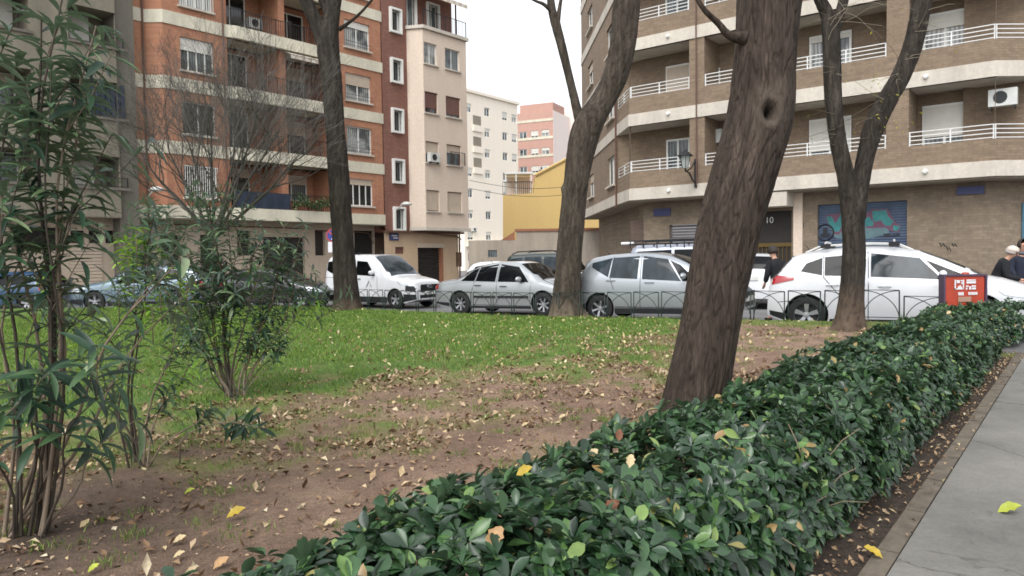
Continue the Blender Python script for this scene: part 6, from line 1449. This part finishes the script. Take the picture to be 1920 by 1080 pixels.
# ------------------------------------------------------------ grass
M['grass'] = island('grass_blades', [(0, '48602A'), (.4, '5C7A2C'), (.7, '74963A'), (.88, '8CA84A'), (.95, 'A09C60'), (1, 'B0A070')], .55, .35, trans=.35, sc=3)
def park_sample(n, xr, yr):
    x = rng.uniform(*xr, n); y = rng.uniform(*yr, n); k = (y < fence_y(x)+.05) & (perp(x, y) < -2.0); return x[k], y[k]
def blades(x, y, h, wd, lean=.45):
    n = len(x); z = zpark(x, y); a = rng.uniform(0, 2*PI, n); s = np.stack([np.cos(a), np.sin(a), np.zeros(n)], 1)*wd[:, None]; l = rng.normal(0, lean, (n, 2))*h[:, None]
    B = np.stack([x, y, z-.004], 1); mid = B+np.stack([l[:, 0]*.35, l[:, 1]*.35, h*.6], 1); T = B+np.stack([l[:, 0], l[:, 1], h], 1)
    V = np.stack([B-s, B+s, mid+s*.7, mid-s*.7, T], 1).reshape(-1, 3); b_ = np.arange(n)[:, None]*5
    Fa = np.concatenate([b_+np.array([0, 1, 2, 3]), b_+np.array([3, 2, 4, 4])]); return V, Fa
def tri_grass(name, x, y, h, wd, mat, **k):
    V, Fa = blades(x, y, h, wd); n = len(x); q = Fa[:n]; t = Fa[n:, :3]
    me = bpy.data.meshes.new(name); me.vertices.add(len(V)); me.vertices.foreach_set('co', V.astype(np.float32).ravel()); loops = np.concatenate([q.ravel(), t.ravel()]).astype(np.int32)
    me.loops.add(len(loops)); me.loops.foreach_set('vertex_index', loops); me.polygons.add(2*n); me.polygons.foreach_set('loop_start', np.concatenate([np.arange(n)*4, 4*n+np.arange(n)*3]).astype(np.int32))
    me.materials.append(mat); me.update(calc_edges=True); return tag(link(bpy.data.objects.new(name, me)), **k)
x, y = park_sample(420000, (-13, 7.5), (4.2, 24)); dens = np.interp(y, [4, 8, 12, 24], [1, 1, .8, .5]); vis = np.abs(x) < y*.75+1
g = np.array([0.0]*len(x)); 
gx = np.linspace(-14, 9, 240); gy_ = np.linspace(3, 25, 240); GX, GY = np.meshgrid(gx, gy_); GG = greenness(GX, GY)[0]
def gsample(x, y):
    i = np.clip((x-gx[0])/(gx[1]-gx[0]), 0, 238.99); j = np.clip((y-gy_[0])/(gy_[1]-gy_[0]), 0, 238.99); i0 = i.astype(int); j0 = j.astype(int); a = i-i0; b_ = j-j0
    return (GG[j0, i0]*(1-a)+GG[j0, i0+1]*a)*(1-b_)+(GG[j0+1, i0]*(1-a)+GG[j0+1, i0+1]*a)*b_
g = gsample(x, y); k = (rng.random(len(x)) < np.clip(g, 0, 1)**1.5*dens) & vis; x, y, g = x[k], y[k], g[k]
cl = np.array([mnoise.noise(Vector((a*2.3, b_*2.3, 5))) for a, b_ in zip(x, y)]); h = rng.uniform(.02, .06, len(x))*(.4+.8*g)*(1+.9*np.clip(cl, -.4, 1)); tri_grass('grass', x, y, h, rng.uniform(.002, .0042, len(x))*np.interp(y, [5, 20], [1, 1.9]), M['grass'], kind='stuff', label='fresh green grass of the park lawn', cat='grass')
# loose tufts in the bare soil
nt_ = 420; tx, ty = park_sample(nt_*2, (-4.5, 5.5), (3.2, 14)); k = gsample(tx, ty) < .5; tx, ty = tx[k][:nt_], ty[k][:nt_]; m_ = rng.integers(14, 70, len(tx)); X = np.repeat(tx, m_)+rng.normal(0, .05, m_.sum()); Y = np.repeat(ty, m_)+rng.normal(0, .05, m_.sum())
k = (perp(X, Y) < -2.05) & (Y < fence_y(X)); X, Y = X[k], Y[k]
tri_grass('grass', X, Y, rng.uniform(.015, .05, len(X)), rng.uniform(.0015, .003, len(X)), M['grass'], kind='stuff', label='scattered small grass tufts in the bare soil', cat='grass')
# ------------------------------------------------------------ fallen leaves
M['litter'] = island('litter', [(0, '5E4838'), (.3, '80664F'), (.55, '9E8668'), (.78, 'A8937A'), (.93, 'B8A47C'), (1, 'C8BCA4')], .75, .25, sc=40)
LT = leaf_template(2, .7, -.2, .4, .9)
def litter_set(name, n, xr, yr, size, mat, zoff=.006, wfun=None, **kw):
    x, y = park_sample(n, xr, yr)
    if wfun is not None: k = rng.random(len(x)) < wfun(x, y); x, y = x[k], y[k]
    z = zpark(x, y)+zoff; n = len(x); d = rng.normal(size=(n, 3)); d[:, 2] *= .25; up = rng.normal(0, .35, (n, 3)); up[:, 2] += 1
    V, Fq = scatter(LT, np.stack([x, y, z], 1), frames(d, up), rng.uniform(*size, n), .5); return np_mesh(name, V, Fq, mat, smooth=True, **kw)
def wl(x, y):
    n = np.array([mnoise.noise(Vector((a*1.1, b_*1.1, 9)))+.6*mnoise.noise(Vector((a*3, b_*3, 2))) for a, b_ in zip(x, y)]); gg = gsample(x, y); trail = np.exp(-((perp(x, y)+2.55)/.5)**2)*.6*(y < 9)
    return np.clip(.10+1.2*n+trail+.25*(gg > .15)*(gg < .7)-.6*(gg > .7), np.where((gg < .5), .15, .06), 1)*np.where((x > 2.4) & (y > 8.6), .22, 1)
litter_set('leaf_litter', 60000, (-6, 6.5), (2.8, 14.5), (.02, .07), M['litter'], wfun=wl, kind='stuff', label='dry tan and brown leaf litter on the soil', cat='leaves')
litter_set('leaf_litter', 3000, (-9, 6.5), (9, 21), (.03, .07), island('litter_pale', [(0, '8F7A4E'), (.5, 'B8A878'), (1, 'CFC9A0')], .75, .25), .03, wfun=lambda x, y: np.clip(np.exp(-((x-1.5)/4)**2)*.8, .08, 1), kind='stuff', label='pale fallen leaves scattered over the lawn', cat='leaves')
n = 80000; x, y = park_sample(n, (-5, 6), (2.6, 12)); k = rng.random(len(x)) < wl(x, y)*(gsample(x, y) < .6); x, y = x[k], y[k]; n = len(x)
T3 = leaf_template(1, .8, 0, .3, 1.0); T3 = (np.array([(0, 0, 0), (.5, -.3, .1), (1, 0, 0), (.4, .35, .12)]), np.array([(0, 1, 2, 3)]))
V, Fq = scatter(T3, np.stack([x, y, zpark(x, y)+.004], 1), frames(rng.normal(size=(n, 3))*np.array([1, 1, .3]), rng.normal(0, .4, (n, 3))+np.array([0, 0, 1])), rng.uniform(.008, .034, n)); np_mesh('soil_crumbs', V, Fq, island('crumbs', [(0, '33261F'), (.35, '5E493C'), (.7, '8E7462'), (1, 'BCA58C')], .9, .1), kind='stuff', label='crumbs of soil bark and broken leaves', cat='crumbs')
# single leaves one can point to
BT = leaf_template(7, .62, -.35, .38, .95); BT[0][:, 1] *= 1+.16*np.sin(BT[0][:, 0]*23+1); BT[0][:, 2] += .05*np.sin(BT[0][:, 0]*11+BT[0][:, 1]*9)
def one_leaf(u, v, size, col, label, ang=0, z=None, tilt=.15, group=None):
    p = gnd(u, v, zp) if z is None else at(u, v, z); n = 1
    d = np.array([[math.cos(ang), math.sin(ang), tilt]]); up = np.array([[.2*math.sin(ang*3), -.35, 1.0]])
    V, Fq = scatter(BT, np.array([[0, 0, 0]]), frames(d, up), np.array([size*.85]), 0)
    o = np_mesh('fallen_leaf', V, Fq, M[col], smooth=True, label=label, cat='leaf'); o.location = (p.x, p.y, p.z+(.012 if z is None else 0)); return o
M['lf_yellow'] = plain('lf_yellow', 'A8902C', .6, vs=20, vary=.25); M['lf_lemon'] = plain('lf_lemon', '98A038', .6, vs=20, vary=.2); M['lf_pale'] = plain('lf_pale', 'B8A680', .7, vs=20, vary=.2); M['lf_tan'] = plain('lf_tan', 'A5835C', .7, vs=20, vary=.25); M['lf_brown'] = plain('lf_brown', '6E4630', .7, vs=20, vary=.3)
for a in ((345, 930, .085, 'lf_lemon', 'lime yellow fallen leaf on dark soil near the oleanders', .2), (425, 975, .13, 'lf_yellow', 'bright yellow fallen leaf beside the tan one on dark soil', .4), (607, 990, .09, 'lf_pale', 'large cream fallen leaf on soil above the hedge tip', .15),
          (165, 1078, .07, 'lf_lemon', 'pale lime leaf at the bottom edge of the soil', 1.0), (325, 1022, .08, 'lf_pale', 'cream curled leaf on dark soil between oleanders and hedge tip', .5), (325, 1050, .07, 'lf_pale', 'small cream leaf just below the curled cream one', .3), (400, 1072, .1, 'lf_tan', 'tan leaf close to the hedge tip at the picture bottom', .9),
          (978, 802, .075, 'lf_pale', 'pale yellow leaf on the bare patch beyond the hedge middle', .1), (1048, 787, .08, 'lf_pale', 'pale leaf lying between the grass and the leaf trail', .3), (970, 905, .0, '', '', 0), (1655, 1052, .11, 'lf_yellow', 'bright yellow leaf lying on the path kerb', 2.4), (1870, 965, .15, 'lf_lemon', 'long lime yellow leaf on the grey concrete path', -.25)):
    if a[2]: one_leaf(*a)
def hedge_leaf(u, v, t, s, size, col, label, ang, tilt=.3):
    p = lp(t, s, HZ0+.045); V, Fq = scatter(BT, np.array([[0, 0, 0]]), frames(np.array([[math.cos(ang), math.sin(ang), tilt]]), np.array([[.1, -.7, 1.0]])), np.array([size*.72]), 0)
    q = None
    # slide along the hedge top to the wanted column
    d = ray(u, v); tt = (HZ0+.045-CAMH)/d.z; o = np_mesh('fallen_leaf', V, Fq, M[col], smooth=True, label=label, cat='leaf'); o.location = (d.x*tt, d.y*tt, HZ0+.05)
hedge_leaf(968, 895, 0, 0, .1, 'lf_yellow', 'large curled yellow leaf caught on the hedge edge', 0.1)
hedge_leaf(1105, 860, 0, 0, .075, 'lf_pale', 'pale cream leaf resting on top of the hedge', .8); hedge_leaf(1180, 880, 0, 0, .08, 'lf_pale', 'upright veined cream leaf stuck among the hedge leaves', 1.3, .8)
hedge_leaf(1160, 830, 0, 0, .08, 'lf_brown', 'upright brown dead leaf on the far hedge edge', 1.4, 1.2); hedge_leaf(1130, 970, 0, 0, .1, 'lf_brown', 'dark reddish brown dead leaf deep in the hedge', .4, .5); hedge_leaf(915, 1035, 0, 0, .11, 'lf_tan', 'orange tan dead leaf near the picture bottom in the hedge', 1.0, .5); hedge_leaf(1775, 590, 0, 0, .11, 'lf_pale', 'pale leaf on the far end of the hedge top', .5)
n = 2600; t = rng.uniform(1, 15, n); s = rng.uniform(-1.15, -.75, n); P_ = np.stack([PD.x*t+PD.y*s, PD.y*t-PD.x*s, np.where(s > -.87, .045, .035)], 1); k = rng.random(n) < np.where(s > -.87, .12, .8); P_ = P_[k]; n = len(P_)
V, Fq = scatter(LT, P_, frames(rng.normal(size=(n, 3))*np.array([1, 1, .2]), rng.normal(0, .3, (n, 3))+np.array([0, 0, 1])), rng.uniform(.01, .04, n), .4); np_mesh('leaf_litter', V, Fq, M['litter'], kind='stuff', label='small dry leaves between hedge and path', cat='leaves')
# one sprig of the hedge standing proud of its far edge, and small stones along the kerb
# ------------------------------------------------------------ people
M['skin'] = plain('skin', 'B98E78', .55, vary=.06, vs=20); M['black_cloth'] = plain('black_cloth', '15161B', .9, vary=.25, vs=10); M['navy_cloth'] = plain('navy_cloth', '1B2030', .9, vary=.2, vs=10)
M['hair_dark'] = plain('hair_dark', '2A211C', .7, vary=.3, vs=30); M['hair_white'] = plain('hair_white', 'B8AFA8', .8); M['wool_cream'] = plain('wool_cream', 'CDBFB4', .95, vary=.12, vs=60); M['shoe'] = plain('shoe', '1A1817', .6); M['scarf_grey'] = plain('scarf_grey', '5A5C64', .9)
def skin_mesh(name, nodes, edges, mat, parent=None, sub=2):
    me = bpy.data.meshes.new(name); me.from_pydata([n[:3] for n in nodes], edges, []); o = bpy.data.objects.new(name, me); COL.objects.link(o)
    sk = o.modifiers.new('s', 'SKIN'); sk.use_smooth_shade = True; sb = o.modifiers.new('u', 'SUBSURF'); sb.levels = sb.render_levels = sub
    for i, n in enumerate(nodes):
        v = me.skin_vertices[0].data[i]; r = n[3] if not isinstance(n[3], tuple) else None; v.radius = (n[3], n[3]) if r is not None else n[3]
    me.skin_vertices[0].data[0].use_root = True
    bpy.context.view_layer.update(); nm = bpy.data.meshes.new_from_object(o.evaluated_get(bpy.context.evaluated_depsgraph_get())); bpy.data.objects.remove(o)
    nm.materials.clear(); nm.materials.append(mat); nm.polygons.foreach_set('use_smooth', [True]*len(nm.polygons)); nm.name = name
    return link(bpy.data.objects.new(name, nm), parent)
def person(label, X, Y, face, H=1.62, lean=0.0, stride=.12, hair='hair_dark', hat=None, coat='black_cloth', coat_len=.42, glasses=False, scarf=None, arms=((.1, .05), (.1, .05)), zoff=0):
    """local frame: +x is forward. lean: forward bend of the trunk in radians"""
    s = H/1.7; z0 = zroad(X, Y)+zoff; hip = .9*s
    def tr(fwd, side, up):  # point of the bent trunk, up measured from the hip
        return (fwd*math.cos(lean)+up*math.sin(lean), side, hip+up*math.cos(lean)-fwd*math.sin(lean))
    nodes = []; edges = []
    def add(p, r, par=None): nodes.append((p[0], p[1], p[2], r)); i = len(nodes)-1; (edges.append((par, i)) if par is not None else None); return i
    pel = add((0, 0, hip), (.15*s, .12*s)); wa = add(tr(0, 0, .18*s), (.13*s, .10*s), pel); ch = add(tr(0, 0, .38*s), (.155*s, .11*s), wa); ne = add(tr(-.01, 0, .53*s), (.065*s, .06*s), ch)
    n2 = add(tr(.02*s, 0, .6*s), .052*s, ne); hc = tr(.05*s, 0, .70*s); h1 = add(tr(.035*s, 0, .655*s), (.075*s, .08*s), n2); h2 = add(tr(.035*s, 0, .73*s), (.078*s, .098*s), h1); h3 = add(tr(.03*s, 0, .79*s), (.06*s, .07*s), h2)
    hands = []
    for sd, (fw, up) in zip((-1, 1), arms):
        sh = add(tr(0, sd*.17*s, .47*s), .055*s, ch); el_p = Vector(tr(fw*.5, sd*.25*s, .20*s)); el = add(tuple(el_p), .042*s, sh)
        wr_p = Vector(tr(fw+.1, sd*.21*s, -.02+up)); wr = add(tuple(wr_p), .028*s, el); d = (wr_p-el_p).normalized(); pa = add(tuple(wr_p+d*.06*s), (.022*s, .036*s), wr)
        side_v = Vector((0, 1, 0)); 
        for f in range(4):
            o = side_v*(f-1.5)*.019*s; L = (.07, .08, .075, .06)[f]*s; a = add(tuple(wr_p+d*.09*s+o), .0095*s, pa); b_ = add(tuple(wr_p+d*(.09*s+L*.5)+o+Vector((.01, 0, -.006))), .0085*s, a); add(tuple(wr_p+d*(.09*s+L*.85)+o+Vector((.024, 0, -.012))), .007*s, b_)
        th = add(tuple(wr_p+d*.045*s+Vector((.035, 0, .0))*s), .011*s, pa); add(tuple(wr_p+d*.085*s+Vector((.05, 0, 0))*s), .009*s, th)
    for sd in (-1, 1):
        kn = add((sd*stride*.45+.03, sd*.09*s, .49*s), .062*s, pel); an = add((sd*stride-.02, sd*.09*s, .09*s), .042*s, kn); add((sd*stride+.12*s, sd*.095*s, .045*s), (.04*s, .03*s), an)
    # body (root first)
    o = skin_mesh('person', nodes, edges, M['skin']); o.location = (X, Y, z0); o.rotation_euler.z = R(face); tag(o, label, 'person', 'people passing the parked cars')
    # coat: trunk and sleeves as one garment
    nodes, edges = [], []
    pel = add((-.01, 0, hip-.02), (.20*s, .165*s)); hem = add((0, 0, hip-coat_len*s), (.21*s, .18*s), pel); wa = add(tr(0, 0, .18*s), (.175*s, .14*s), pel); ch = add(tr(-.01, 0, .38*s), (.20*s, .155*s), wa); cu = add(tr(-.015, 0, .48*s), (.16*s, .13*s), ch); co = add(tr(-.01, 0, .57*s), (.09*s, .09*s), cu)
    for sd, (fw, up) in zip((-1, 1), arms):
        sh = add(tr(0, sd*.185*s, .46*s), .085*s, ch); el = add(tuple(Vector(tr(fw*.5, sd*.252*s, .20*s))), .072*s, sh); add(tuple(Vector(tr(fw+.09, sd*.212*s, -.01+up))), .055*s, el)
    skin_mesh('coat', nodes, edges, M[coat], o)
    nodes, edges = [], []
    pel = add((0, 0, hip-.03), (.165*s, .135*s))
    for sd in (-1, 1): kn = add((sd*stride*.45+.03, sd*.09*s, .49*s), .078*s, pel); add((sd*stride-.02, sd*.09*s, .11*s), .06*s, kn)
    skin_mesh('trousers', nodes, edges, M['navy_cloth'], o)
    for sd in (-1, 1):
        nodes, edges = [], []; a = add((sd*stride-.06, sd*.095*s, .045), (.042*s, .04*s)); b_ = add((sd*stride+.06, sd*.095*s, .045), (.045*s, .04*s), a); add((sd*stride+.17*s, sd*.095*s, .035), (.038*s, .028*s), b_); skin_mesh('shoe', nodes, edges, M['shoe'], o)
    # face
    cx, cz = hc[0], hc[2]; A = Matrix.Translation(Vector(tr(.035*s, 0, .72*s))) @ Matrix.Rotation(lean*.6, 4, 'Y')
    def local(mb): mb.v = [tuple(A @ Vector(p)) for p in mb.v]; return mb
    k = s
    local(MB().tube([(.085*k, 0, .015*k), (.115*k, 0, -.02*k), (.09*k, 0, -.03*k)], [.008*k, .014*k, .01*k], 6)).build('nose', M['skin'], o, smooth=True)
    for sd in (-1, 1):
        local(MB().lathe([(0, -.006), (.011*k, 0), (0, .006)], (.088*k, sd*.032*k, .012*k), 8)).build('eye', M['trim_black'], o); local(MB().tube([(0, sd*.083*k, .015*k), (-.01*k, sd*.09*k, -.005*k), (0, sd*.082*k, -.03*k)], [.01*k, .014*k, .008*k], 6)).build('ear', M['skin'], o)
    local(MB().tube([(.088*k, -.022*k, -.052*k), (.096*k, 0, -.052*k), (.088*k, .022*k, -.052*k)], .005*k, 5)).build('mouth', M['lamp_red'], o)
    mb = MB(); n = 14; rows = 9     # hair shell: over the crown and back, open at the face
    for i in range(rows+1):
        th = PI*.62*i/rows
        for j in range(n+1):
            ph_ = R(55)+(2*PI-R(110))*j/n; r_ = .112*k if i < rows else .1*k; lowx = 1 if th < 1.2 else 1
            fr_ = 1.0; mb.v.append((r_*math.sin(th)*math.cos(ph_)*1.02-.012*k, r_*math.sin(th)*math.sin(ph_)*.86, .018*k+r_*1.12*math.cos(th)))
    for i in range(rows):
        for j in range(n): a = i*(n+1)+j; mb.f.append((a, a+1, a+n+2, a+n+1)); mb.m.append(0)
    local(mb); hm = mb.build('hair', M[hair], o, smooth=True); so2 = hm.modifiers.new('t', 'SOLIDIFY'); so2.thickness = .02
    if hat:
        h_ = MB().lathe([(.0, .155*k), (.05*k, .15*k), (.1*k, .12*k), (.125*k, .07*k), (.122*k, .035*k), (.112*k, .03*k), (.11*k, .05*k)], (-.01*k, 0, 0), 20); local(h_).build('wool_hat', M[hat], o, smooth=True)
    if glasses:
        for sd in (-1, 1): local(MB().tube([(.1*k, sd*.034*k+.024*k*math.cos(a*PI/6), .012*k+.018*k*math.sin(a*PI/6)) for a in range(13)], .0035*k, 4)).build('glasses_rim', M['trim_black'], o)
    if scarf: MB().tube([tuple(Vector(tr(0, 0, .555*s))+Vector((.085*s*math.cos(a*PI/6), .085*s*math.sin(a*PI/6), 0))) for a in range(13)], .035*s, 6).build('scarf', M[scarf], o, smooth=True)
    return o
p = at(1460, 470, 16.4); person('person in black seen between the white cars walking away', p.x, 16.4, 115, 1.62, .22, .16, 'hair_dark', None, 'black_cloth', .35)
p = at(1884, 470, 15.4); person('stooping old person in a cream wool hat and black coat', p.x-.2, 15.4, -35, 1.56, .42, .08, 'hair_white', 'wool_cream', 'black_cloth', .4, arms=((.3, .25), (.3, .2)))
p = at(1906, 455, 16.3); person('person with glasses and long dark hair behind the stooping one', p.x+.12, 16.3, -100, 1.66, .05, .05, 'hair_dark', None, 'navy_cloth', .5, glasses=True, scarf='scarf_grey')
# (end)
